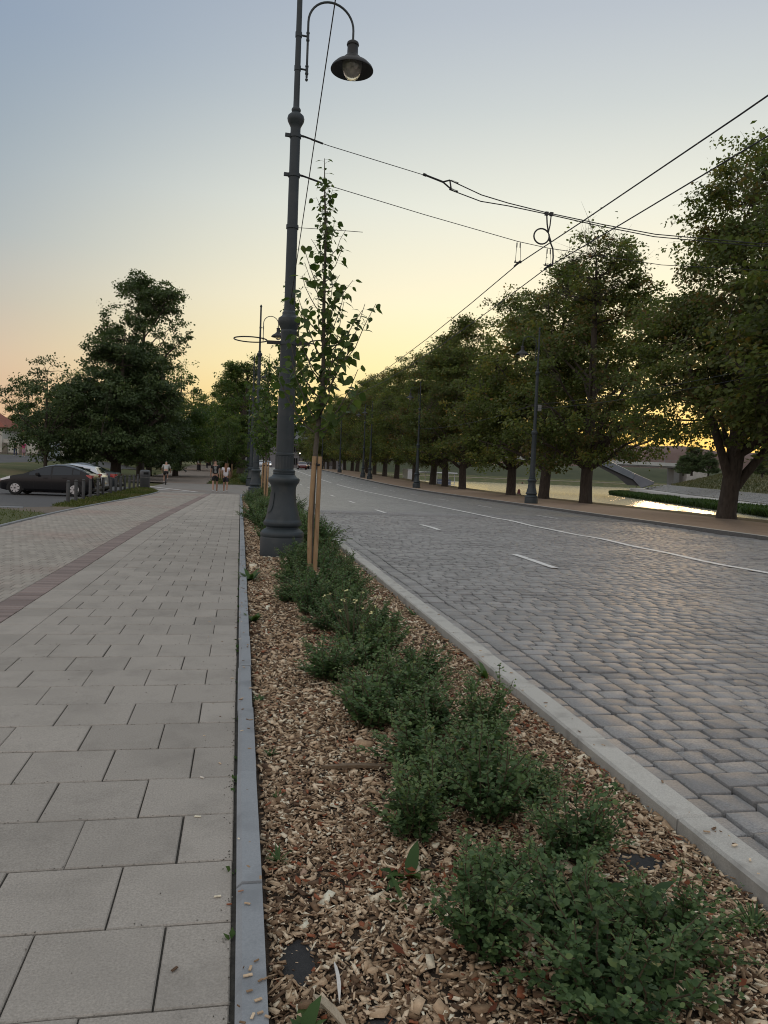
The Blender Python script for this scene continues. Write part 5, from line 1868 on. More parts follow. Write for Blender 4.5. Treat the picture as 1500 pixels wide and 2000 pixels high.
def car(name, shape, paint, loc, rz, label, windows, wheels, wr, tail, head, group, rear_glass, wind_glass, lights_on=None, roofbar=False):
    t = thing(name, loc, label, 'car', group, rz)
    x0, x1 = shape.top[0, 0], shape.top[-1, 0]
    xs = np.unique(np.concatenate([np.linspace(x0, x1, 34), shape.top[:, 0]]))
    vs, f = [], []
    for x in xs:
        h = shape.section(x)
        ring = [(x, y, z) for y, z in h] + [(x, -y, z) for y, z in h[-2::-1]]
        vs += ring
    k = len(h) * 2 - 1
    for i in range(len(xs) - 1):
        for j in range(k - 1):
            f.append([i * k + j, i * k + j + 1, (i + 1) * k + j + 1, (i + 1) * k + j])
        f.append([i * k + k - 1, i * k, (i + 1) * k, (i + 1) * k + k - 1])
    f.append(list(range(k)))
    f.append([(len(xs) - 1) * k + j for j in range(k)][::-1])
    me = mesh_np('body', vs, f, paint, smooth=True)
    me.set_sharp_from_angle(angle=rad(32))
    if group: t.scale = (0.89, 0.89, 0.89) if 'black' in label else (0.95, 0.95, 0.97)
    ob('body', me, t)
    for sgn in (-1, 1):
        for (a, b_, t0, t1) in windows:
            wv, wf = [], []
            n = 10
            for i in range(n + 1):
                x = a + (b_ - a) * i / n
                for tt in (t0, t1):
                    p_ = shape.side(x, tt)
                    wv.append((p_[0], sgn * p_[1], p_[2]))
            for i in range(n):
                wf.append([2 * i, 2 * i + 2, 2 * i + 3, 2 * i + 1])
            ob('side_window', mesh_np('side_window', wv, wf, MAT['carglass']), t)
        for wx in wheels:
            w_ = shape.w(wx)
            c = (wx, sgn * (w_ - 0.09), wr)
            bm = MB()
            ring = [(wr + 0.055, 0), (wr + 0.05, .095 + 0.004), (0.02, .095 + 0.004)]
            n = 28
            vv, ff = [], []
            for (r_, o_) in ((wr + 0.06, 0.0), (wr + 0.06, 0.097), (0.02, 0.097)):
                for i in range(n):
                    q = 6.28318 * i / n
                    z = c[2] + r_ * math.sin(q)
                    vv.append((wx + r_ * math.cos(q), c[1] + sgn * o_, max(z, shape.low + 0.02)))
            for kk in range(2):
                for i in range(n):
                    ff.append([kk * n + i, kk * n + (i + 1) % n, (kk + 1) * n + (i + 1) % n, (kk + 1) * n + i])
            ob('wheel_arch', bm.add(vv, ff).mesh('wheel_arch', MAT['black_trim']), t)
            we = bpy.data.objects.new('wheel', None)
            link(we, t)
            we.location = (wx, sgn * (w_ - 0.09), wr)
            tv = MB()
            vv, ff = [], []
            prof = [(wr * 0.66, -0.1), (wr * 0.95, -0.1), (wr, -0.06), (wr, 0.075), (wr * 0.95, 0.105), (wr * 0.66, 0.11)]
            for (r_, o_) in prof:
                for i in range(n):
                    q = 6.28318 * i / n
                    vv.append((r_ * math.cos(q), sgn * o_, r_ * math.sin(q)))
            for kk in range(len(prof) - 1):
                for i in range(n):
                    ff.append([kk * n + i, kk * n + (i + 1) % n, (kk + 1) * n + (i + 1) % n, (kk + 1) * n + i])
            ob('tyre', tv.add(vv, ff).mesh('tyre', MAT['tyre'], True), we)
            rm = MB()
            vv = [(wr * 0.67 * math.cos(6.28318 * i / n), sgn * 0.100, wr * 0.67 * math.sin(6.28318 * i / n)) for i in range(n)] + [(wr * 0.58 * math.cos(6.28318 * i / n), sgn * 0.112, wr * 0.58 * math.sin(6.28318 * i / n)) for i in range(n)]
            rm.add(vv, [[i, (i + 1) % n, n + (i + 1) % n, n + i] for i in range(n)])
            for q in range(7):
                a = 6.28318 * q / 7
                d, e = np.array([math.cos(a), math.sin(a)]), np.array([-math.sin(a), math.cos(a)])
                pts = [d * 0.03 + e * 0.035, d * 0.03 - e * 0.035, d * wr * 0.60 - e * 0.055, d * wr * 0.60 + e * 0.055]
                rm.add([(p_[0], sgn * 0.116, p_[1]) for p_ in pts] + [(p_[0], sgn * 0.105, p_[1]) for p_ in pts], [[0, 1, 2, 3], [0, 4, 5, 1], [1, 5, 6, 2], [2, 6, 7, 3], [3, 7, 4, 0]])
            rm.lathe([(0.05, 0), (0.05, .001)], n=8)
            ob('rim', rm.mesh('rim', MAT['alloy']), we)
        # lamps wrapped round the corners
        for nm, (xa, xb, za, zb_, zc, zd), mt in (('tail_light', tail, MAT['tail']), ('headlight', head, MAT['head'])):
            n = 6
            vv, ff = [], []
            for i in range(n + 1):
                u = i / n
                x = xa + (xb - xa) * u
                for z in (za + (zc - za) * u, zb_ + (zd - zb_) * u):
                    h = shape.section(x)
                    yy = float(np.interp(z, [q[1] for q in h[:6]], [q[0] for q in h[:6]]))
                    vv.append((x, sgn * (yy + 0.012), z))
            for i in range(n):
                ff.append([2 * i, 2 * i + 1, 2 * i + 3, 2 * i + 2])
            if nm == 'tail_light':     # wraps onto the tail
                vv += [(xb + 0.02, sgn * shape.w(xb) * 0.62, za + (zc - za)), (xb + 0.02, sgn * shape.w(xb) * 0.66, zd)]
                ff.append([2 * n, 2 * n + 1, 2 * n + 3, 2 * n + 2])
            ob(nm, mesh_np(nm, vv, ff, mt), t)
        # mirror and door seams, sill
        mx_ = windows[0][0] + 0.42
        p_ = shape.side(mx_, 0.1)
        MB().box((mx_ - 0.02, sgn * (p_[1] + 0.10), p_[2] + 0.03), (0.12, 0.2, 0.14), bev=0.03).build('mirror', paint, t)
        for sx_ in (windows[0][0] + 0.22, windows[0][1] + 0.04, wheels[1] - wr + 0.02):
            sb_ = MB()
            sv = []
            for z in (0.34, 0.6, shape.zb(sx_)):
                h = shape.section(sx_)
                yy = float(np.interp(z, [q[1] for q in h[:5]], [q[0] for q in h[:5]]))
                sv += [(sx_ - 0.005, sgn * (yy + 0.0025), z), (sx_ + 0.005, sgn * (yy + 0.0025), z)]
            sb_.add(sv, [[0, 1, 3, 2], [2, 3, 5, 4]]).build('door_seam', MAT['black_trim'], t)
        for hx_ in (windows[0][1] - 0.22, wheels[1] - wr - 0.13):
            MB().box((hx_, sgn * (shape.w(hx_) * 0.995 + 0.015), shape.zb(hx_) - 0.10), (0.18, 0.03, 0.035), bev=0.008).build('door_handle', paint, t)

    def across(name, xs_, k0, k1, mt):
        vv, ff = [], []
        for x in xs_:
            yr, zr = shape.roof_edge(x)
            for q in np.linspace(-1, 1, 7):
                y = yr * 0.93 * q
                z = np.interp(abs(y), [0, yr * 0.4, yr * 0.8, yr], [shape.zt(x) + 0.018, shape.zt(x) + 0.012, shape.zt(x) - 0.008, zr])
                vv.append((x, y, z + 0.006))
        for i in range(len(xs_) - 1):
            for j in range(6):
                ff.append([i * 7 + j, i * 7 + j + 1, (i + 1) * 7 + j + 1, (i + 1) * 7 + j])
        me = mesh_np(name, vv, ff, mt)
        o_ = ob(name, me, t)
        return o_
    across('windscreen', np.linspace(*wind_glass, 5), 0, 1, MAT['carglass'])
    across('rear_window', np.linspace(*rear_glass, 5), 0, 1, MAT['carglass'])
    MB().box((x1 + 0.008, 0, 0.62 if not roofbar else 0.55), (0.012, 0.50, 0.11)).build('number_plate', MAT['plate'], t)
    MB().box((x1 - 0.05, 0, 0.33), (0.16, shape.w(x1 - 0.1) * 1.9, 0.16), bev=0.03).build('rear_bumper_trim', MAT['black_trim'], t)
    return t


hatch = CarShape([(-2.13, .50), (-2.08, .66), (-1.9, .76), (-1.4, .90), (-1.0, .985), (-0.5, 1.20), (-0.05, 1.37), (0.35, 1.45), (0.75, 1.45), (1.2, 1.37), (1.6, 1.22), (1.86, 1.08), (2.0, .98), (2.08, .80), (2.13, .50)],
                 [(-2.2, .80), (-0.9, .90), (0.5, .93), (1.6, .99), (2.2, .99)], [(-2.13, .52), (-2.0, .70), (-1.7, .83), (-1.0, .88), (1.2, .885), (1.7, .86), (2.0, .80), (2.13, .66)])
dark = paint_mat('dark_car_paint', (0.010, 0.0105, 0.013), metal=0.0, rough=0.22)
silver = paint_mat('silver_car_paint', (0.62, 0.65, 0.70), metal=0.55)
blue = paint_mat('grey_blue_car_paint', (0.05, 0.06, 0.075))
G = 'cars parked behind the bollards'
car('parked_car', hatch, dark, (-7.72, 34.0, -0.028), rad(-4), 'black hatchback parked nearest the camera behind the bollards', [(-0.72, 0.22, 0.06, 0.90), (0.30, 1.15, 0.06, 0.88), (1.2, 1.5, 0.12, 0.8)], (-1.32, 1.28), 0.315,
    (1.78, 2.02, .98, 1.02, .80, 1.0), (-2.06, -1.55, .62, .70, .74, .86), G, (1.30, 1.88), (-0.95, -0.12))
meg = CarShape([(-2.12, .50), (-2.06, .68), (-1.85, .80), (-1.35, .94), (-0.95, 1.02), (-0.4, 1.28), (0.0, 1.43), (0.5, 1.49), (1.1, 1.46), (1.6, 1.40), (1.75, 1.34), (1.95, 1.08), (2.06, .95), (2.12, .78), (2.15, .48)],
               [(-2.2, .85), (-0.9, .95), (0.5, .99), (1.6, 1.07), (2.2, 1.07)], [(-2.13, .52), (-2.0, .70), (-1.7, .84), (-1.0, .89), (1.2, .90), (1.7, .87), (2.0, .82), (2.15, .70)])
car('parked_car', meg, silver, (-7.97, 37.2, -0.028), rad(-3), 'silver hatchback parked between the black hatchback and the dark saloon', [(-0.75, 0.28, 0.06, 0.88), (0.34, 1.2, 0.06, 0.85), (1.25, 1.55, 0.2, 0.7)], (-1.32, 1.30), 0.32,
    (1.62, 2.05, .93, 1.04, .86, 1.02), (-2.04, -1.5, .66, .76, .80, .92), G, (1.72, 1.97), (-0.9, -0.05))
sal = CarShape([(-2.2, .48), (-2.12, .66), (-1.9, .78), (-1.35, .90), (-0.95, .97), (-0.4, 1.24), (0.0, 1.38), (0.45, 1.42), (0.9, 1.36), (1.35, 1.16), (1.62, 1.02), (2.1, .98), (2.22, .92), (2.28, .75), (2.30, .48)],
               [(-2.3, .80), (-0.9, .90), (0.5, .92), (1.6, .95), (2.3, .93)], [(-2.2, .52), (-2.0, .70), (-1.7, .82), (-1.0, .87), (1.2, .87), (1.8, .85), (2.15, .80), (2.3, .70)])
car('parked_car', sal, blue, (-8.1, 40.6, -0.028), rad(-3), 'dark grey saloon parked farthest from the camera, mostly hidden by the silver hatchback', [(-0.7, 0.24, 0.06, 0.88), (0.30, 1.0, 0.06, 0.85), (1.05, 1.25, 0.2, 0.7)], (-1.32, 1.36), 0.31,
    (1.95, 2.24, .74, .92, .72, .90), (-2.06, -1.6, .60, .70, .74, .84), G, (1.0, 1.58), (-0.9, -0.05))
# cars far up the street
red = paint_mat('red_car_paint', (0.10, 0.012, 0.012))
tl_on = bpy.data.materials.new('lit_tail_lamp')
tl_on.use_nodes = True
q_ = tl_on.node_tree.nodes['Principled BSDF']
q_.inputs['Base Color'].default_value = (0.6, 0.05, 0.05, 1)
q_.inputs['Emission Color'].default_value = (1, 0.22, 0.20, 1)
q_.inputs['Emission Strength'].default_value = 3
hl_on = bpy.data.materials.new('lit_headlamp')
hl_on.use_nodes = True
q_ = hl_on.node_tree.nodes['Principled BSDF']
q_.inputs['Emission Color'].default_value = (1, 0.96, 0.88, 1)
q_.inputs['Emission Strength'].default_value = 4


def far_car(x, y, paint, rz, label, lit, front, shape=meg):
    z = float(rise(y)) - 0.05
    t = car('moving_car', shape, paint, (x, y, z), rz, label, [(-0.75, 0.28, 0.06, 0.88), (0.34, 1.4, 0.06, 0.85)], (-1.32, 1.30), 0.32, (1.7, 2.05, .86, 1.02, .84, 1.0), (-2.04, -1.6, .66, .76, .80, .90), None, (1.72, 1.97), (-0.9, -0.05))
    for s in (-1, 1):
        b = MB().box(((-2.10 if front else 2.13), s * 0.6, 0.72 if front else 0.92), (0.08, 0.26, 0.13), bev=0.02)
        b.build('lit_lamp', lit, t)
    if not front:
        MB().box((1.76, 0, 1.40), (0.04, 0.30, 0.05)).build('brake_light', lit, t)
    return t


far_car(11.6, 148, red, rad(90), 'dark red car with its brake lights on driving away up the street', tl_on, False)
far_car(4.2, 170, silver, rad(90), 'white car with headlights on coming down the street, seen beside the second lamp post', hl_on, True)
far_car(6.2, 182, silver, rad(90), 'pale car with headlights on behind the other oncoming white car', hl_on, True)
far_car(13.6, 166, dark, rad(90), 'dark car standing at the far kerb beyond the dark red car', tl_on, False)

# ------------------------------------------------------------------ people
SKIN = M('skin', (0.42, 0.25, 0.18), rough=0.6)


def skin_mesh(name, verts, edges, radii, mat, parent, root=0, sub=1):
    me = bpy.data.meshes.new(name)
    me.from_pydata(verts, edges, [])
    me.materials.append(mat)
    o = bpy.data.objects.new(name, me)
    link(o, parent)
    md = o.modifiers.new('skin', 'SKIN')
    sv = me.skin_vertices[0].data
    for i, r_ in enumerate(radii):
        sv[i].radius = r_ if isinstance(r_, tuple) else (r_, r_)
    sv[root].use_root = True
    md.use_smooth_shade = True
    s = o.modifiers.new('sub', 'SUBSURF')
    s.levels = s.render_levels = sub
    return o


def person(loc, rz, label, H=1.76, top='tee', shirt=(0.02, .02, .02), legs='shorts', trousers=(0.02, .02, .02), hair=(0.05, .03, .02), long_hair=False, stride=0.35, sh=1.0, skin=SKIN, shoes=(0.7, .7, .7), lean=0.0, arms=(0.25, -0.25), group=None, name='person', seat=None, armout=0.0):
    """a figure facing its own +Y; stride swings the legs; lean tips the trunk forward"""
    t = thing(name, loc, label, 'person', group, rz)
    k = H / 1.76
    sc = lambda p: tuple(k * np.array(p))
    hipz = 0.93
    tip = lambda x, y, z: (x, y + math.sin(lean) * (z - hipz), hipz + math.cos(lean) * (z - hipz))
    ch, nk = tip(0, 0, 1.30), tip(0, -0.01, 1.50)
    head0, head1 = tip(0, 0.03, 1.60), tip(0, 0.03, 1.70)
    P = [(0, 0, hipz), tip(0, 0, 1.10), ch, tip(0, 0, 1.42), nk, head0, head1]
    R = [(.155 * sh, .11), (.13 * sh, .10), (.155 * sh, .11), (.135 * sh, .09), .055, (.078, .095), (.072, .088)]
    E = [(0, 1), (1, 2), (2, 3), (3, 4), (4, 5), (5, 6)]
    A_, L_ = [], []
    for s in (-1, 1):
        a = arms[0] if s < 0 else arms[1]
        s0 = tip(s * 0.185 * sh, 0, 1.42)
        el = (s0[0] + s * (0.05 + armout), s0[1] + math.sin(a) * 0.28, s0[2] - 0.28 * math.cos(a))
        wr_ = (el[0] + s * 0.0, el[1] + math.sin(a + 0.35) * 0.25, el[2] - 0.25 * math.cos(a + 0.35))
        hd_ = (wr_[0], wr_[1] + math.sin(a + 0.35) * 0.12, wr_[2] - 0.12)
        n = len(P)
        P += [s0, el, wr_, hd_]
        R += [.058, .043, .030, (.026, .04)]
        E += [(3, n), (n, n + 1), (n + 1, n + 2), (n + 2, n + 3)]
        A_.append((s0, el))
        sw = stride * s
        if seat is None:
            hp_ = (s * 0.095, 0, hipz - 0.06)
            kn = (s * 0.10, math.sin(sw) * 0.42, hipz - 0.06 - 0.42 * math.cos(sw))
            bend = 0.15 if sw > 0 else 0.75 * abs(sw) + 0.1
            an = (s * 0.10, kn[1] + math.sin(sw - bend) * 0.40, kn[2] - 0.40 * math.cos(sw - bend))
            toe = (s * 0.11, an[1] + 0.16, an[2] - 0.045 + (0 if sw > 0 else -0.02))
        else:
            hp_, kn, an, toe = [tuple(v) for v in seat[0 if s < 0 else 1]]
        n = len(P)
        P += [hp_, kn, an, toe]
        R += [(.085, .09), .058, .040, (.042, .034)]
        E += [(0, n), (n, n + 1), (n + 1, n + 2), (n + 2, n + 3)]
        L_.append((hp_, kn, an, toe))
    zmin = min(l[3][2] for l in L_) - 0.03
    dz = -zmin if seat is None else 0
    mv = lambda p: sc((p[0], p[1], p[2] + dz))
    rs = lambda r_: tuple(k * q for q in r_) if isinstance(r_, tuple) else k * r_
    skin_mesh('body', [mv(p) for p in P], E, [rs(r_) for r_ in R], skin, t, sub=1)
    sm = M('cloth', shirt, tuple(min(1, c * 1.25 + 0.004) for c in shirt), rough=0.9, scale=14)
    tm = M('cloth', trousers, tuple(min(1, c * 1.25 + 0.004) for c in trousers), rough=0.9, scale=14)
    # top
    tz = 0.88 if top == 'long' else (0.95 if lean == 0 else 0.90)
    V = [tip(0, 0, tz), tip(0, 0, 1.12), tip(0, 0, 1.30), tip(0, 0, 1.44)]
    Rr = [(.185 * sh, .145), (.165 * sh, .13), (.178 * sh, .135), (.13 * sh, .10)]
    Ed = [(0, 1), (1, 2), (2, 3)]
    for s0, el in A_:
        n = len(V)
        f_ = 0.95 if top == 'sleeves' else 0.55
        V += [s0, tuple(np.array(s0) + (np.array(el) - np.array(s0)) * f_)]
        Rr += [.082, .075]
        Ed += [(3, n), (n, n + 1)]
    skin_mesh('shirt', [mv(p) for p in V], Ed, [rs(r_) for r_ in Rr], sm, t, sub=1)
    V = [(0, 0, hipz + 0.06), (0, 0, hipz - 0.03)]
    Rr = [(.165 * sh, .13), (.17 * sh, .135)]
    Ed = [(0, 1)]
    for hp_, kn, an, toe in L_:
        n = len(V)
        if legs == 'shorts':
            V += [hp_, tuple(np.array(hp_) + (np.array(kn) - np.array(hp_)) * 0.72)]
            Rr += [.10, .098]
        elif legs == 'skirt':
            V += [hp_, tuple(np.array(hp_) * [.6, .6, 1] + np.array([0, 0, -0.55]))]
            Rr += [.13, .19]
        else:
            V += [hp_, kn, an]
            Rr += [.10, .075, .058]
        Ed += [(1, n)] + [(j, j + 1) for j in range(n, len(V) - 1)]
    skin_mesh('skirt' if legs == 'skirt' else ('shorts' if legs == 'shorts' else 'trousers'), [mv(p) for p in V], Ed, [rs(r_) for r_ in Rr], tm, t, sub=1)
    shm = M('shoe', shoes, rough=0.7)
    for hp_, kn, an, toe in L_:
        a_, t_ = np.array(mv(an)), np.array(mv(toe))
        skin_mesh('shoe', [tuple(a_ + [0, -0.03 * k, -0.03 * k]), tuple(a_ * 0.4 + t_ * 0.6 + [0, 0, 0.004]), tuple(t_ + [0, 0.02, 0])], [(0, 1), (1, 2)], [(.048 * k, .05 * k), (.048 * k, .045 * k), (.04 * k, .03 * k)], shm, t, sub=1)
    hm = M('hair', hair, tuple(c * 1.5 for c in hair), rough=0.6, scale=60)
    h0, h1 = np.array(mv(head0)), np.array(mv(head1))
    pts = [tuple(h1 + [0, -0.012, 0.018]), tuple(h1 + [0, -0.045, -0.05 * k])]
    rr = [(.082 * k, .09 * k), (.078 * k, .05 * k)]
    if long_hair:
        pts += [tuple(h0 + [0, -0.085, -0.10]), tuple(h0 + [0, -0.12, -0.27]), tuple(h0 + [0.01, -0.125, -0.40])]
        rr += [(.085, .05), (.085, .045), (.05, .03)]
    skin_mesh('hair', pts, [(i, i + 1) for i in range(len(pts) - 1)], rr, hm, t, sub=1)
    return t, mv, tip


man, mvm, tipm = person((-1.36, 43.6, -0.02), 0.03, 'man walking away in a black T-shirt with a white print and black shorts', H=1.80, shirt=(0.012, .012, .013), trousers=(0.012, .012, .013), hair=(0.03, .018, .012), stride=0.30)
pr = MB()
cc = mvm((0, -0.145, 1.24))
prn = [(-0.085, .17), (-.05, .19), (0, .15), (.05, .19), (.09, .17), (.07, .08), (.05, .02), (.06, -.06), (.09, -.15), (.03, -.20), (-.04, -.19), (-.08, -.16), (-.045, -.07), (-.05, .0), (-.075, .07)]
pr.add([(cc[0] + x, cc[1] - 0.012 + 0.35 * x * x, cc[2] + z) for x, z in prn] + [(cc[0] + x, cc[1] - 0.003 + 0.35 * x * x, cc[2] + z) for x, z in prn], [list(range(15))])
pr.build('shirt_print', M('print_white', (0.36, 0.38, 0.38), (0.05, 0.05, 0.05), rough=0.9, scale=26), man)
person((-0.80, 44.2, -0.02), -0.05, 'woman walking away with long auburn hair, a loose white T-shirt and dark shorts', H=1.66, top='long', shirt=(0.72, .70, .74), trousers=(0.02, .02, .03), hair=(0.16, .07, .035), long_hair=True, stride=-0.26, sh=0.98, arms=(-0.1, 0.15))
person((-5.4, 104, float(rise(104))), 0.1, 'man in a pale top and dark trousers walking away on the promenade', shirt=(0.50, .50, .50), legs='long', trousers=(0.02, .02, .025), stride=0.2)
person((-4.9, 118, float(rise(118))), 0.2, 'person in dark clothes, left one of two far along the promenade', shirt=(0.04, .045, .045), legs='long', trousers=(0.025, .025, .03), stride=0.2)
person((-4.0, 119, float(rise(119))), 0.0, 'person in dark clothes, right one of two far along the promenade', shirt=(0.02, .02, .025), legs='long', trousers=(0.03, .03, .035), stride=-0.2)
gz = float(ground_h(-24.9, 93)) + 0.07
person((-25.0, 93, gz), 0.2, 'man in a dark shirt and blue jeans holding hands on the left path', shirt=(0.015, .016, .022), legs='long', trousers=(0.03, .045, .09), stride=0.15, arms=(0.05, 0.0), armout=0.03)
person((-24.1, 93, gz), 0.1, 'woman in a pink top and long pale pink skirt on the left path', H=1.68, shirt=(0.48, .06, .17), legs='skirt', trousers=(0.36, .22, .26), hair=(0.02, .012, .01), long_hair=True, stride=0.12, arms=(0.0, 0.05), armout=0.03)

# cyclist
CY = (-5.12, 55.8, -0.01)
bike_t = thing('bicycle', CY, 'bicycle ridden away along the promenade', 'bicycle', None, 0.06)
BKM = M('bike_frame', (0.04, 0.04, 0.045), rough=0.4)
for nm, y in (('front_wheel', 0.52), ('rear_wheel', -0.50)):
    w = MB()
    w.tube([(0, y + 0.335 * math.cos(a), 0.335 + 0.335 * math.sin(a)) for a in np.linspace(0, 6.28319, 33)], 0.02, n=6)
    we = bpy.data.objects.new(nm, None)
    link(we, bike_t)
    w.build('tyre', MAT['tyre'], we)
    sp = MB()
    for q in range(14):
        a = 6.2832 * q / 14
        sp.tube([(0.02 * (-1) ** q, y, 0.335), (0, y + 0.32 * math.cos(a), 0.335 + 0.32 * math.sin(a))], 0.0025, n=3)
    sp.build('spokes', MAT['alloy'], we)
fr = MB()
for a, b in (((0, -0.50, .335), (0, -0.08, .29)), ((0, -0.08, .29), (0, -0.22, .80)), ((0, -0.50, .335), (0, -0.20, .72)), ((0, -0.08, .29), (0, 0.36, .72)), ((0, -0.20, .74), (0, 0.34, .80)), ((0, 0.34, .86), (0, 0.52, .335))):
    fr.tube([a, b], 0.018, n=8)
fr.build('frame', BKM, bike_t)
MB().tube([(-0.27, 0.22, 0.98), (-0.22, 0.34, 1.0), (0, 0.33, 0.98), (0.22, 0.34, 1.0), (0.27, 0.22, 0.98)], 0.014, n=8).build('handlebar', BKM, bike_t)
MB().tube([(0, -0.36, 0.86), (0, -0.2, 0.87), (0, -0.06, 0.86)], [0.075, 0.06, 0.02], n=8).build('saddle', MAT['black_trim'], bike_t)
seat = [[(-0.09, -0.22, .86), (-0.11, 0.10, .62), (-0.11, -0.10, .24), (-0.11, 0.05, .17)], [(0.09, -0.22, .86), (0.11, 0.14, .80), (0.11, 0.02, .44), (0.11, 0.17, .38)]]
cyc, mvc, tpc = person((CY[0], CY[1] - 0.02, CY[2]), 0.06, 'cyclist riding away in a pale jacket, dark shorts and a light helmet', shirt=(0.42, .43, .42), legs='shorts', trousers=(0.015, .015, .016), stride=0, lean=0.55, seat=seat, arms=(0.5, 0.5), top='sleeves', shoes=(0.6, .6, .6), armout=0.05)
for ch in cyc.children:
    if ch.name.startswith('hair'):
        ch.name = 'helmet'
        ch.data.materials[0] = M('helmet', (0.33, 0.40, 0.43), rough=0.4)
for ch in cyc.children:       # sit the trunk on the saddle
    pass

# bird on the promenade
b = MB()
t = thing('bird', (-6.6, 97, float(rise(97)) - 0.02), 'small black bird standing on the promenade right of the cyclist', 'bird', None, 1.0)
skin_mesh('body', [(0, 0, .2), (0, 0.16, .26), (0, 0.26, .36), (0, 0.36, .35), (0, -0.22, .13)], [(0, 1), (1, 2), (2, 3), (0, 4)], [(.10, .11), .10, .07, .015, (.05, .02)], MAT['black_trim'], t)
MB().tube([(0.04, 0, 0), (0.04, 0, .14)], 0.012, n=5).tube([(-0.04, 0, 0), (-0.04, 0, .14)], 0.012, n=5).build('legs', MAT['black_trim'], t)

# ------------------------------------------------------------------ house on the left
plaster = M('white_plaster', (0.62, 0.60, 0.54), (0.70, 0.68, 0.62), rough=0.9, scale=1.5, c3=(0.52, 0.50, 0.45), s3=0.6)
tile = M('red_roof_tile', (0.24, 0.075, 0.05), (0.34, 0.12, 0.08), rough=0.85, scale=3, bump=0.5, bscale=20)
stone = M('rubble_stone', (0.14, 0.12, 0.10), (0.26, 0.23, 0.19), rough=0.95, scale=3, bump=0.8, bscale=8)
winm = M('dark_window', (0.02, 0.022, 0.025), rough=0.1)
hz = 1.15
house = thing('house', (-39, 112, hz), 'white plastered house with a red tiled roof at the far left behind trees', 'house')
MB().box((0, 0, 2.1), (17.0, 9.0, 4.2)).build('wall', plaster, house)
b = MB()
b.add([(-9, -5, 4.1), (9, -5, 4.1), (9, 5, 4.1), (-9, 5, 4.1), (-7.5, 0, 7.4), (5.0, 0, 7.4)], [[0, 1, 5, 4], [1, 2, 5], [2, 3, 4, 5], [3, 0, 4], [3, 2, 1, 0]])
b.build('roof', tile, house)
MB().box((-3.0, 0.5, 7.5), (1.1, 1.1, 1.9)).build('chimney', plaster, house)
for x in (-6, -3, 0, 3, 6):
    w = MB().box((x, -4.505, 2.4), (0.9, 0.05, 1.3)).build('window', winm, house)
    MB().box((x, -4.54, 2.4), (0.06, 0.04, 1.3)).box((x, -4.545, 2.4), (0.9, 0.04, 0.06)).build('sash', plaster, w)
MB().box((0, -4.56, 0.4), (17.1, 0.14, 1.0)).build('stone_plinth', stone, house)
arc_ = thing('arcade', (-25.6, 108, hz), 'low white wall with stone buttresses beside the red roofed house', 'wall')
MB().box((0, 0, 1.3), (10.2, 0.5, 2.7)).build('wall', plaster, arc_)
for x in (-4.6, -2.5, -0.2, 1.9, 4.2):
    MB().box((x, -0.42, 1.0), (0.7, 0.34, 2.3), taper=0.8).build('buttress', stone, arc_)
for x in (-3.6, -1.3, 0.9):
    MB().box((x, -0.30, 0.45), (1.2, 0.12, 0.9)).build('rubble_panel', stone, arc_)
ib = thing('info_board', (-19.2, 85, float(ground_h(-19.2, 85)) + .1), 'pale blue information board behind the slender-trunked tree', 'sign')
for s in (-1, 1):
    MB().box((s * 0.36, 0, 1.05), (0.62, 0.06, 1.5), bev=0.015).build('panel', M('board_print', (0.30, 0.40, 0.48), (0.45, 0.52, 0.55), rough=0.5, scale=3), ib)
    MB().box((s * 0.36, 0, 0.15), (0.07, 0.07, 0.5)).build('post', MAT['bollard'], ib)
t = thing('litter_bin', (-23.3, 97, hz), 'small dark litter bin in front of the white buttressed wall', 'bin')
MB().lathe([(0.28, 0), (0.32, 0.7), (0.33, 0.72)], n=16).build('bin_body', MAT['bin'], t)
MB().lathe([(0.33, 0.72), (0.34, 0.8), (0.33, 1.0), (0.2, 1.1), (0.01, 1.12)], n=16).build('bin_hood', MAT['bin'], t)
b = MB().lathe([(0.45, -0.2), (0.62, 0.05), (0.60, 0.30), (0.42, 0.48), (0.18, 0.56), (0.01, 0.57)], n=14)
o = b.build('boulder', M('boulder_stone', (0.22, 0.22, 0.21), (0.32, 0.31, 0.30), rough=0.9, scale=5, bump=0.5), None, (-15.8, 50.5, -0.05), smooth=True)
tag(o, 'pale rounded boulder at the far left corner of the parking area', 'boulder')

# ------------------------------------------------------------------ building closing the street
bt = thing('building', (13.5, 240, 1.3), 'grey classical building closing the far end of the street', 'building')
bwall = M('grey_render', (0.22, 0.215, 0.23), (0.28, 0.275, 0.285), rough=0.9, scale=0.6)
broof = M('grey_metal_roof', (0.16, 0.18, 0.21), (0.21, 0.23, 0.26), rough=0.6, scale=0.5)
MB().box((0, 0, 3.9), (36, 14, 7.8)).build('wall', bwall, bt)
MB().box((0, -7.2, 7.95), (36.8, 0.9, 0.5)).box((0, -7.05, 4.3), (36.2, 0.25, 0.25)).build('cornice', bwall, bt)
b = MB()
b.add([(-18.4, -7.4, 8.2), (18.4, -7.4, 8.2), (18.4, 7.4, 8.2), (-18.4, 7.4, 8.2), (-15, -3.6, 13.6), (15, -3.6, 13.6), (15, 3.6, 13.6), (-15, 3.6, 13.6)], [[0, 1, 5, 4], [1, 2, 6, 5], [2, 3, 7, 6], [3, 0, 4, 7], [4, 5, 6, 7]])
b.build('roof', broof, bt)
for fl in (2.2, 6.0):
    for i in range(13):
        x = -16.2 + i * 2.7
        w = MB().box((x, -7.02, fl), (1.1, 0.1, 2.0)).build('window', winm, bt)
        MB().box((x, -7.09, fl), (0.10, 0.05, 2.0)).box((x, -7.06, fl - 1.06), (1.4, 0.2, 0.12)).build('sash', bwall, w)
tl = thing('traffic_light', (13.2, 176, 1.4), 'traffic light with a lit pale lamp before the grey building', 'traffic light')
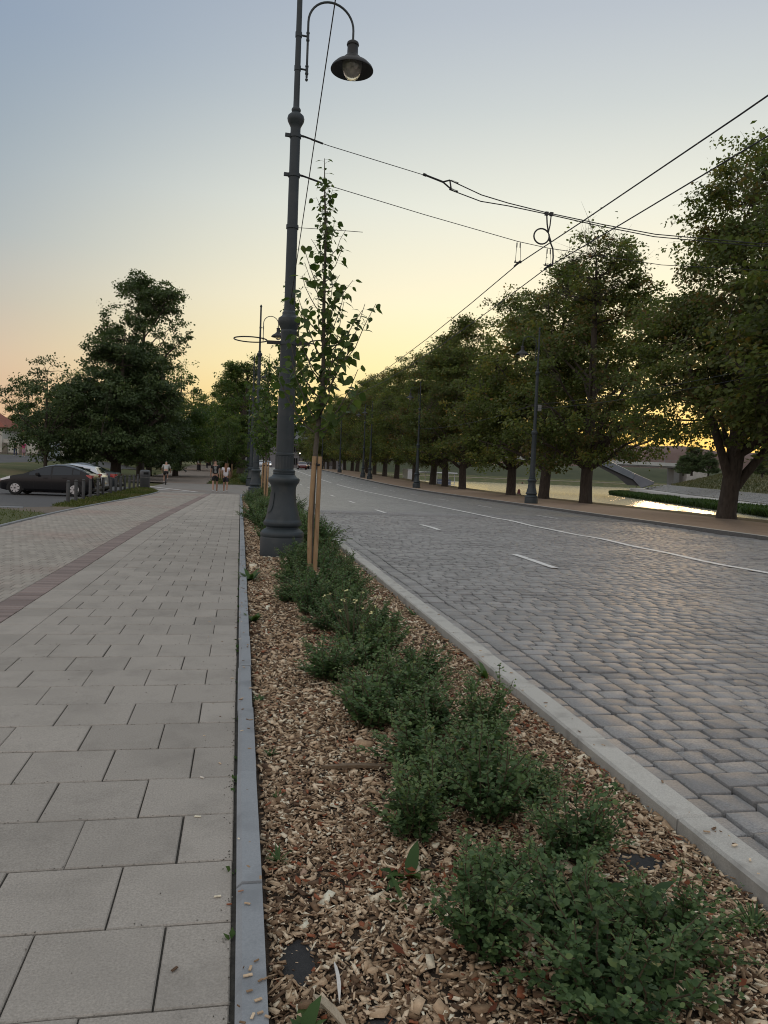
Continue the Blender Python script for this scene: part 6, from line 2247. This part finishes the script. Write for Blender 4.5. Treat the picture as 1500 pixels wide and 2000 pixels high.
MB().tube([(0, 0, 0), (0, 0, 3.0)], 0.07, n=8).build('post', MAT['bollard'], tl)
MB().box((0, 0, 3.4), (0.4, 0.35, 1.1), bev=0.05).build('housing', MAT['black_trim'], tl)
yl = bpy.data.materials.new('signal_lamp')
yl.use_nodes = True
yl.node_tree.nodes['Principled BSDF'].inputs['Emission Color'].default_value = (1, 0.85, 0.5, 1)
yl.node_tree.nodes['Principled BSDF'].inputs['Emission Strength'].default_value = 4
MB().tube([(0, -0.17, 3.5), (0, -0.24, 3.5)], 0.14, n=12).build('lamp', yl, tl)

# ------------------------------------------------------------------ river
wm = bpy.data.materials.new('river_water')
wm.use_nodes = True
N, L = wm.node_tree.nodes, wm.node_tree.links
p = N['Principled BSDF']
p.inputs['Base Color'].default_value = (0.035, 0.045, 0.035, 1)
p.inputs['Roughness'].default_value = 0.17
p.inputs['IOR'].default_value = 1.33
g = N.new('ShaderNodeNewGeometry')
mp = N.new('ShaderNodeMapping')
mp.inputs['Scale'].default_value = (0.55, 0.30, 1)
L.new(g.outputs['Position'], mp.inputs[0])
n1 = N.new('ShaderNodeTexNoise')
n1.inputs['Scale'].default_value = 1.6
n1.inputs['Detail'].default_value = 6
n1.inputs['Roughness'].default_value = 0.6
L.new(mp.outputs[0], n1.inputs['Vector'])
bp = N.new('ShaderNodeBump')
bp.inputs['Strength'].default_value = 0.75
bp.inputs['Distance'].default_value = 0.35
L.new(n1.outputs[0], bp.inputs['Height'])
L.new(bp.outputs[0], p.inputs['Normal'])
wv = [(25.5, -150, -4), (1400, -150, -4), (1400, 700, -4), (25.5, 700, -4)]
tag(ob('river', mesh_np('river', wv, [[0, 1, 2, 3]], wm)), kind='structure')

# far bank: lofted along the shoreline
shore = np.array([(48, -60), (62, 20), (74, 66), (84, 98), (95.2, 125.2), (103.6, 153), (113, 184.2), (125.4, 225.7), (136, 258), (146, 288), (158, 309), (178, 326), (220, 344), (330, 372), (600, 420)], float)
tt = np.linspace(0, len(shore) - 1, 90)
SX = np.interp(tt, np.arange(len(shore)), shore[:, 0])
SY = np.interp(tt, np.arange(len(shore)), shore[:, 1])
kk = np.array([.25, .5, .25])
for _ in range(3):
    SX[1:-1] = np.convolve(SX, kk, 'valid')
    SY[1:-1] = np.convolve(SY, kk, 'valid')
dx, dy = np.gradient(SX), np.gradient(SY)
ln = np.hypot(dx, dy)
NX, NY = dy / ln, -dx / ln


def bank_pt(i, d, z):
    return (SX[i] + NX[i] * d, SY[i] + NY[i] * d, z)


def lift(i):
    return 1.7 * min(1, max(0, (SY[i] - 130) / 170))


def bank_z(i, d):
    return float(np.interp(d, [0, .5, 8, 8.05, 14, 24, 46, 70, 200, 400], [-4.7, -3.95, -3.5, -3.5, -2.87, -1.0, 5.0, 5.6, 6.2, 8])) + lift(i) * min(1, d / 9)


def bank_strip(name, ds, zf, mat, kind='structure', i0=0, i1=90):
    V, F = [], []
    for i in range(i0, i1):
        for d in ds:
            V.append(bank_pt(i, d, zf(i, d)))
    m_ = len(ds)
    for i in range(i1 - i0 - 1):
        for k in range(m_ - 1):
            F.append([i * m_ + k, i * m_ + k + 1, (i + 1) * m_ + k + 1, (i + 1) * m_ + k])
    o = ob(name, mesh_np(name, V, np.array(F), mat))
    if kind: o['kind'] = kind
    return o


bankg = M('bank_grass', (0.075, 0.085, 0.035), (0.13, 0.13, 0.06), rough=1, scale=0.8, bump=0.8, bscale=3, c3=(0.16, 0.145, 0.075), s3=0.12, m3=(0.45, 0.7))
concrete = M('pale_concrete', (0.40, 0.39, 0.37), (0.50, 0.49, 0.47), rough=0.85, scale=0.8)
bank_strip('far_bank', [0, .5, 4, 8.0, 14.0, 19, 24, 30, 38, 46, 58, 70, 120, 250], lambda i, d: bank_z(i, d) - (0.05 if 7.5 < d < 15 else 0), bankg)
bank_strip('river_walk', [8.0, 8.02, 14.0], lambda i, d: (-4.2 if d < 8.01 else -2.84) + lift(i), concrete)
# slab steps of the bank: pale blocks with dark gaps, in rows up the slope
sv, sf = MB(), None
blk = []
r2 = np.random.default_rng(8)
for row_ in range(7):
    d = 14.6 + row_ * 1.35
    s = 0.0
    i = 6
    acc = 0
    while i < 62:
        fi = i
        a, b_ = int(fi), min(int(fi) + 1, 89)
        f_ = fi - a
        cx = SX[a] * (1 - f_) + SX[b_] * f_ + NX[a] * d
        cyy = SY[a] * (1 - f_) + SY[b_] * f_ + NY[a] * d
        if r2.random() < 0.86:
            blk.append((cx, cyy, bank_z(a, d) + 0.22, math.atan2(dy[a], dx[a])))
        i += 1.35 / ln[a]
step_mb = MB()
for (x, y, z, a) in blk:
    step_mb.box((x, y, z), (0.95, 0.85, 0.36), a)
o = step_mb.build('concrete_blocks', M('block_concrete', (0.36, 0.37, 0.37), (0.46, 0.47, 0.47), rough=0.9, scale=1))
tag(o, 'rows of pale concrete blocks stepping up the far bank', 'blocks', kind='stuff')
# reeds
n = 26000
fi = r2.uniform(8, 62, n)
a = fi.astype(int)
d = r2.uniform(0.2, 7.6, n) * (0.35 + 0.65 * np.clip(np.sin(fi * 0.9) * 0.5 + 0.9, 0, 1))
x = SX[a] + (SX[np.minimum(a + 1, 89)] - SX[a]) * (fi - a) + NX[a] * d
y = SY[a] + (SY[np.minimum(a + 1, 89)] - SY[a]) * (fi - a) + NY[a] * d
z = np.interp(d, [0, .5, 8], [-4.3, -3.95, -3.5])
az = r2.random(n) * 6.283
A = np.stack([np.cos(az) * .45, np.sin(az) * .45, np.ones(n)], 1)
V, F = leaves(np.stack([x, y, z], 1), A, np.stack([-np.cos(az), -np.sin(az), np.full(n, .4)], 1), 0.9 + 0.9 * r2.random(n), RHOMB * [1, .5, 1], RHOMBF)
o = ob('reeds', mesh_np('reeds', V, F, leafmat('reed_leaf', [(0.03, 0.06, 0.018), (0.055, 0.095, 0.025), (0.08, 0.12, 0.035)], trans=0.3), rnd=r2.random(n)))
tag(o, 'band of green reeds along the far water edge', 'reeds', kind='stuff')
# tall grass on the slope
n = 30000
fi = r2.uniform(6, 60, n)
a = fi.astype(int)
d = r2.uniform(24, 62, n)
x = SX[a] + (SX[np.minimum(a + 1, 89)] - SX[a]) * (fi - a) + NX[a] * d
y = SY[a] + (SY[np.minimum(a + 1, 89)] - SY[a]) * (fi - a) + NY[a] * d
z = np.array([bank_z(i, q) for i, q in zip(a, d)]) - 0.1
az = r2.random(n) * 6.283
A = np.stack([np.cos(az) * .6, np.sin(az) * .6, np.ones(n)], 1)
V, F = leaves(np.stack([x, y, z], 1), A, np.stack([-np.cos(az), -np.sin(az), np.full(n, .4)], 1), 0.5 + 0.6 * r2.random(n), RHOMB * [1, .4, 1], RHOMBF)
o = ob('slope_grass', mesh_np('slope_grass', V, F, leafmat('dry_grass', [(0.06, 0.075, 0.03), (0.11, 0.115, 0.05), (0.17, 0.155, 0.085)], trans=0.3), rnd=np.clip(0.5 + 0.35 * np.sin(x * .12) * np.cos(y * .09) + r2.normal(0, .2, n), 0, 1)))
tag(o, 'tall dry grass on the slope of the far bank', 'grass', kind='stuff')


def at_d(px, py, dep):
    """point at a given depth along the view through a photo pixel (1500x2000)"""
    X = (px - 750) / 1500
    Yv = -(py - 1000) / 1500
    v = fw + cx_ * X + cy_ * Yv
    return Vector((0, 0, CAM_H)) + v * dep


# bridge: deck, parapet, rails, pier
c0, c1 = Vector((60, 322, 10.2)), Vector((192, 303, 9.8))
brd = thing('bridge', tuple(c0), 'road bridge with a pale parapet crossing the river behind the slanted beam', 'bridge')
brd.rotation_euler = (0, math.asin((c0.z - c1.z) / (c1 - c0).length), math.atan2(c1.y - c0.y, c1.x - c0.x))
Lb = (c1 - c0).length
steel = M('bridge_steel', (0.16, 0.17, 0.175), (0.22, 0.23, 0.23), rough=0.6, scale=0.5)
pale_p = M('bridge_parapet', (0.42, 0.45, 0.44), (0.50, 0.52, 0.51), rough=0.7, scale=0.4)
MB().box((Lb / 2, 4, -1.0), (Lb, 9, 1.3)).build('deck', steel, brd)
MB().box((Lb / 2, -0.7, -0.35), (Lb, 0.5, 1.5)).build('parapet', pale_p, brd)
b = MB()
b.box((Lb / 2, -0.7, 1.45), (Lb, 0.08, 0.10))
b.box((Lb / 2, -0.7, 0.95), (Lb, 0.05, 0.06))
b.build('handrail', steel, brd)
rp = MB().box((0, 0, 0.9), (0.10, 0.10, 1.1)).mesh('rail_post', steel)
for k in range(56):
    ob('rail_post', rp, brd, (1.0 + k * 2.4, -0.7, 0))
ob('pier', MB().box((0, 0, -5.5), (2.2, 7, 8), taper=1.1).mesh('pier', steel), brd, (Lb - 6, 5, 0))
MB().box((Lb + 2, 4, -5), (9, 10, 9)).build('abutment', concrete, brd)
for k in range(4):
    t = thing('street_light', tuple(Vector(brd.location) + (c1 - c0) * (0.62 + 0.1 * k) + Vector((0, 3, 0))), ('slim street light standing on the bridge, %s from its right end' % ('fourth', 'third', 'second', 'nearest')[k]), 'street light')
    MB().tube([(0, 0, -0.2), (0, 0, 7.5), (-0.3, 0, 8.1), (-1.6, 0, 8.4)], 0.10, n=6).build('pole', steel, t)
    MB().box((-2.0, 0, 8.4), (0.9, 0.3, 0.15)).build('light_head', steel, t)

# slanted steel beam standing on the far bank
sb = thing('slanted_beam', tuple(at_d(1240, 950, 300)), 'huge slanted blue-grey steel beam rising from the far bank beside the bridge', 'structure')
bs = M('beam_steel', (0.13, 0.155, 0.185), (0.18, 0.205, 0.235), rough=0.5, scale=0.3)
bsl = M('beam_concrete', (0.14, 0.15, 0.175), (0.19, 0.20, 0.225), rough=0.7, scale=0.3)
org = Vector(sb.location)


def solid(pix, d0, d1, name, mat, parent=None):
    P0 = [at_d(x, y, d0) - org for x, y in pix]
    P1 = [at_d(x, y, d0) - org + Vector((0.55, 0.83, 0)) * (d1 - d0) for x, y in pix]
    n_ = len(pix)
    f = [list(range(n_)), [n_ + i for i in range(n_)][::-1]] + [[i, n_ + i, n_ + (i + 1) % n_, (i + 1) % n_] for i in range(n_)]
    return MB().add([tuple(v) for v in P0 + P1], f).build(name, mat, parent)


solid([(1171, 906), (1179, 896), (1197, 904), (1241, 926), (1236, 936), (1195, 917)], 299, 306, 'beam', bs, sb)
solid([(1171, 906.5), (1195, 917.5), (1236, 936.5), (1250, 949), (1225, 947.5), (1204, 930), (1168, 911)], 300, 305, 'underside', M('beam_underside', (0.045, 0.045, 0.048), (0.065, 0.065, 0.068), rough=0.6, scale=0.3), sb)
solid([(1241.5, 926), (1276, 941), (1274, 946), (1252, 953), (1236.5, 936.2)], 299.2, 306, 'footing', bsl, sb)

# people on the far river walk
for (px, py, dep, lb, c, tr_) in ((1437, 985, 160, 'person in a white top on the far river walk', (0.7, .7, .7), (0.05, .05, .06)), (1441, 985, 161, 'person in grey walking beside the one in white on the far river walk', (0.25, .25, .28), (0.05, .05, .06)), (1183, 948, 320, 'tiny dark figure at the bend of the far river walk', (0.03, .03, .035), (0.03, .03, .035))):
    q = at_d(px, py, dep)
    i = int(np.argmin((SX + NX * 11 - q.x) ** 2 + (SY + NY * 11 - q.y) ** 2))
    xx, yy = SX[i] + NX[i] * 10.5 + (0.9 if 'grey' in lb else 0), SY[i] + NY[i] * 10.5
    person((xx, yy, -2.83 + lift(i)), 1.2, lb, shirt=c, legs='long', trousers=tr_, stride=0.25)

# far quay and its green slope
quay = M('quay_stone', (0.38, 0.34, 0.29), (0.48, 0.44, 0.38), rough=0.9, scale=0.2)
fq = thing('quay_wall', (330, 640, -4), 'long pale stone quay wall across the river', 'wall')
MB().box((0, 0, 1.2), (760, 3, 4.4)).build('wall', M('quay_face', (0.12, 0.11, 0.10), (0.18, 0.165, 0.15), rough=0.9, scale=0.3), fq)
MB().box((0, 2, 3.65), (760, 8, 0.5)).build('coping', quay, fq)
V, F = [], []
xs = np.linspace(-60, 900, 60)
ys = [643, 655, 680, 705, 730, 800, 950]
zs = [-0.2, 0.6, 7, 13, 15, 16, 16]
for y_, z_ in zip(ys, zs):
    for x_ in xs:
        V.append((x_, y_, z_ * (1 + 0.12 * math.sin(x_ * 0.013 + y_ * .01)) if z_ > 1 else z_))
F = [[j * 60 + i, j * 60 + i + 1, (j + 1) * 60 + i + 1, (j + 1) * 60 + i] for j in range(6) for i in range(59)]
tag(ob('far_slope', mesh_np('far_slope', V, np.array(F), M('far_slope_grass', (0.038, 0.05, 0.02), (0.06, 0.07, 0.03), rough=1, scale=0.1), smooth=True)), kind='structure')
# distant ridge, with the evening haze put into its pinkish colour
V, F = [], []
n_ = 60
for i in range(n_):
    x_ = 300 + i * 24
    h_ = 47 + 3.5 * math.sin(i * .35) + 2.5 * math.sin(i * 1.3 + 1)
    V += [(x_, 900 - i * 6, -6), (x_, 905 - i * 6, h_ * 0.8), (x_, 935 - i * 6, h_), (x_, 1100 - i * 6, h_ * 0.9)]
F = [[4 * i + k, 4 * i + 4 + k, 4 * i + 5 + k, 4 * i + 1 + k] for i in range(n_ - 1) for k in range(3)]
tag(ob('hills', mesh_np('hills', V, np.array(F), M('ridge', (0.17, 0.125, 0.115), (0.22, 0.165, 0.15), rough=1, scale=0.05, spec=0.1), smooth=True)), kind='structure')
# shrubs on the bank top
for k, (px, py, dep, s) in enumerate(((1352, 905, 235, 0.75), (1385, 900, 230, 0.6), (1335, 912, 250, 0.5), (1490, 905, 210, 0.6))):
    q = at_d(px, py, dep)
    tree('oak', q.x, q.y, k, s, 'bushy tree at the top of the far bank, ' + ('left of the near forked trunk', 'hidden behind the near forked trunk', 'at the bridge end', 'at the right edge of the picture')[k], z=4.2)

# buoys
for px, py, z_, s, lb in ((1013, 967, -4, 1.0, 'dark red buoy floating on the river left of the nearest river lamp post'), (1020, 945, -4, 0.9, 'small dark buoy farther out on the river')):
    v = at_d(px, py, 1) - Vector((0, 0, CAM_H))
    k = (-4 - CAM_H) / v.z
    t = thing('buoy', (v.x * k, v.y * k, -4.1), lb, 'buoy')
    MB().lathe([(0.3, 0), (0.75, 0.15), (0.78, 0.45), (0.55, 0.7)], n=14).build('float', M('buoy_float', (0.05, 0.015, 0.012), rough=0.6), t, smooth=True)
    MB().lathe([(0.5, 0.7), (0.42, 1.5), (0.2, 1.9), (0.02, 1.95)], n=12).build('buoy_top', M('buoy_top', (0.10, 0.015, 0.012), rough=0.6), t)
    t.scale = (s, s, s)

# landing: boat, cabin, stairs
wht = M('white_paint', (0.72, 0.73, 0.75), (0.78, 0.79, 0.80), rough=0.4, scale=2)
boat = thing('tour_boat', (32.0, 126, -4.1), 'white two-deck tour boat with a flat canopy moored by the bank', 'boat', None, rad(12))
hull = MB()
hs_ = [(-1.9, 0.35), (-2.0, 1.3)]
pts0 = [(-1.7, -5), (1.7, -5), (1.9, 2), (0.9, 5.5), (0, 6.6), (-0.9, 5.5), (-1.9, 2)]
n_ = len(pts0)
hull.add([(x * .85, y * .96, 0) for x, y in pts0] + [(x, y, 1.2) for x, y in pts0], [list(range(n_))[::-1], [n_ + i for i in range(n_)]] + [[i, (i + 1) % n_, n_ + (i + 1) % n_, n_ + i] for i in range(n_)])
hull.build('hull', wht, boat)
MB().box((0, -0.8, 2.3), (3.1, 7.2, 2.2), bev=0.08).build('cabin', wht, boat)
MB().box((0, -0.8, 3.46), (3.6, 8.2, 0.14)).build('upper_deck', wht, boat)
for k in range(5):
    MB().box((0.0, -3.6 + 1.35 * k, 2.6), (3.14, 0.9, 0.8)).build('cabin_window', winm, boat)
MB().box((0.55, -4.42, 2.5), (0.8, 0.05, 1.5)).build('door', winm, boat)
MB().box((-0.75, -4.42, 2.7), (0.9, 0.05, 0.8)).build('cabin_window', winm, boat)
for x in (-1.6, 1.6):
    for y in (-4.6, -2.4, -0.2, 2.2):
        MB().box((x, y, 4.6), (0.08, 0.08, 2.2)).build('canopy_post', wht, boat)
for z in (3.95, 4.4):
    MB().box((0, -4.75, z), (3.4, 0.04, 0.05)).box((-1.7, -0.8, z), (0.04, 8, 0.05)).box((1.7, -0.8, z), (0.04, 8, 0.05)).build('rail', wht, boat)
MB().box((0, -1.2, 5.78), (3.9, 7.6, 0.22), bev=0.06).build('canopy', wht, boat)
MB().box((0.2, -3.2, 4.2), (2.4, 1.2, 1.1)).build('seats', M('boat_seat', (0.2, 0.24, 0.34), rough=0.7), boat)
kio = thing('kiosk', (28.3, 127, -3.0), 'white cabin with a dark door on the landing stage left of the boat', 'kiosk', None, rad(10))
MB().box((0, 0, 2.4), (2.0, 2.2, 5.2), bev=0.04).build('wall', wht, kio)
MB().box((0, 0, 5.07), (2.2, 2.4, 0.12)).build('roof', wht, kio)
MB().box((0.3, -1.12, 3.9), (0.55, 0.05, 1.7)).build('door', winm, kio)
pt = thing('landing_stage', (29.5, 128, -3.9), 'low landing stage under the white cabin', 'landing stage')
MB().box((0, 0, 0.4), (7, 12, 0.9), bev=0.05).build('deck', M('deck_wood', (0.28, 0.17, 0.11), (0.36, 0.23, 0.15), rough=0.9, scale=2), pt)
for k in range(4):
    MB().box((-3.3 + 2.2 * k, -5.9, 1.5), (0.07, 0.07, 1.4)).build('rail_post', steel, pt)
MB().box((0, -5.9, 2.15), (6.8, 0.05, 0.06)).build('handrail', steel, pt)
st = thing('embankment_stairs', (22.6, 117, 0.5), 'concrete stairs with pale side walls going down the bank to the landing', 'stairs')
for k in range(18):
    MB().box((0.3 + 0.36 * k, 0, -0.1 - 0.22 * k), (0.36, 2.4, 0.3)).build('step', concrete, st)
for s in (-1, 1):
    b = MB()
    b.add([(0, s * 1.3, 0.45), (7, s * 1.3, -3.8), (7, s * 1.3, -4.6), (0, s * 1.3, -0.5), (0, s * 1.3 + .3, 0.45), (7, s * 1.3 + .3, -3.8), (7, s * 1.3 + .3, -4.6), (0, s * 1.3 + .3, -0.5)], [[0, 1, 2, 3], [7, 6, 5, 4], [0, 4, 5, 1], [1, 5, 6, 2], [2, 6, 7, 3], [3, 7, 4, 0]])
    b.build('side_wall', concrete, st)
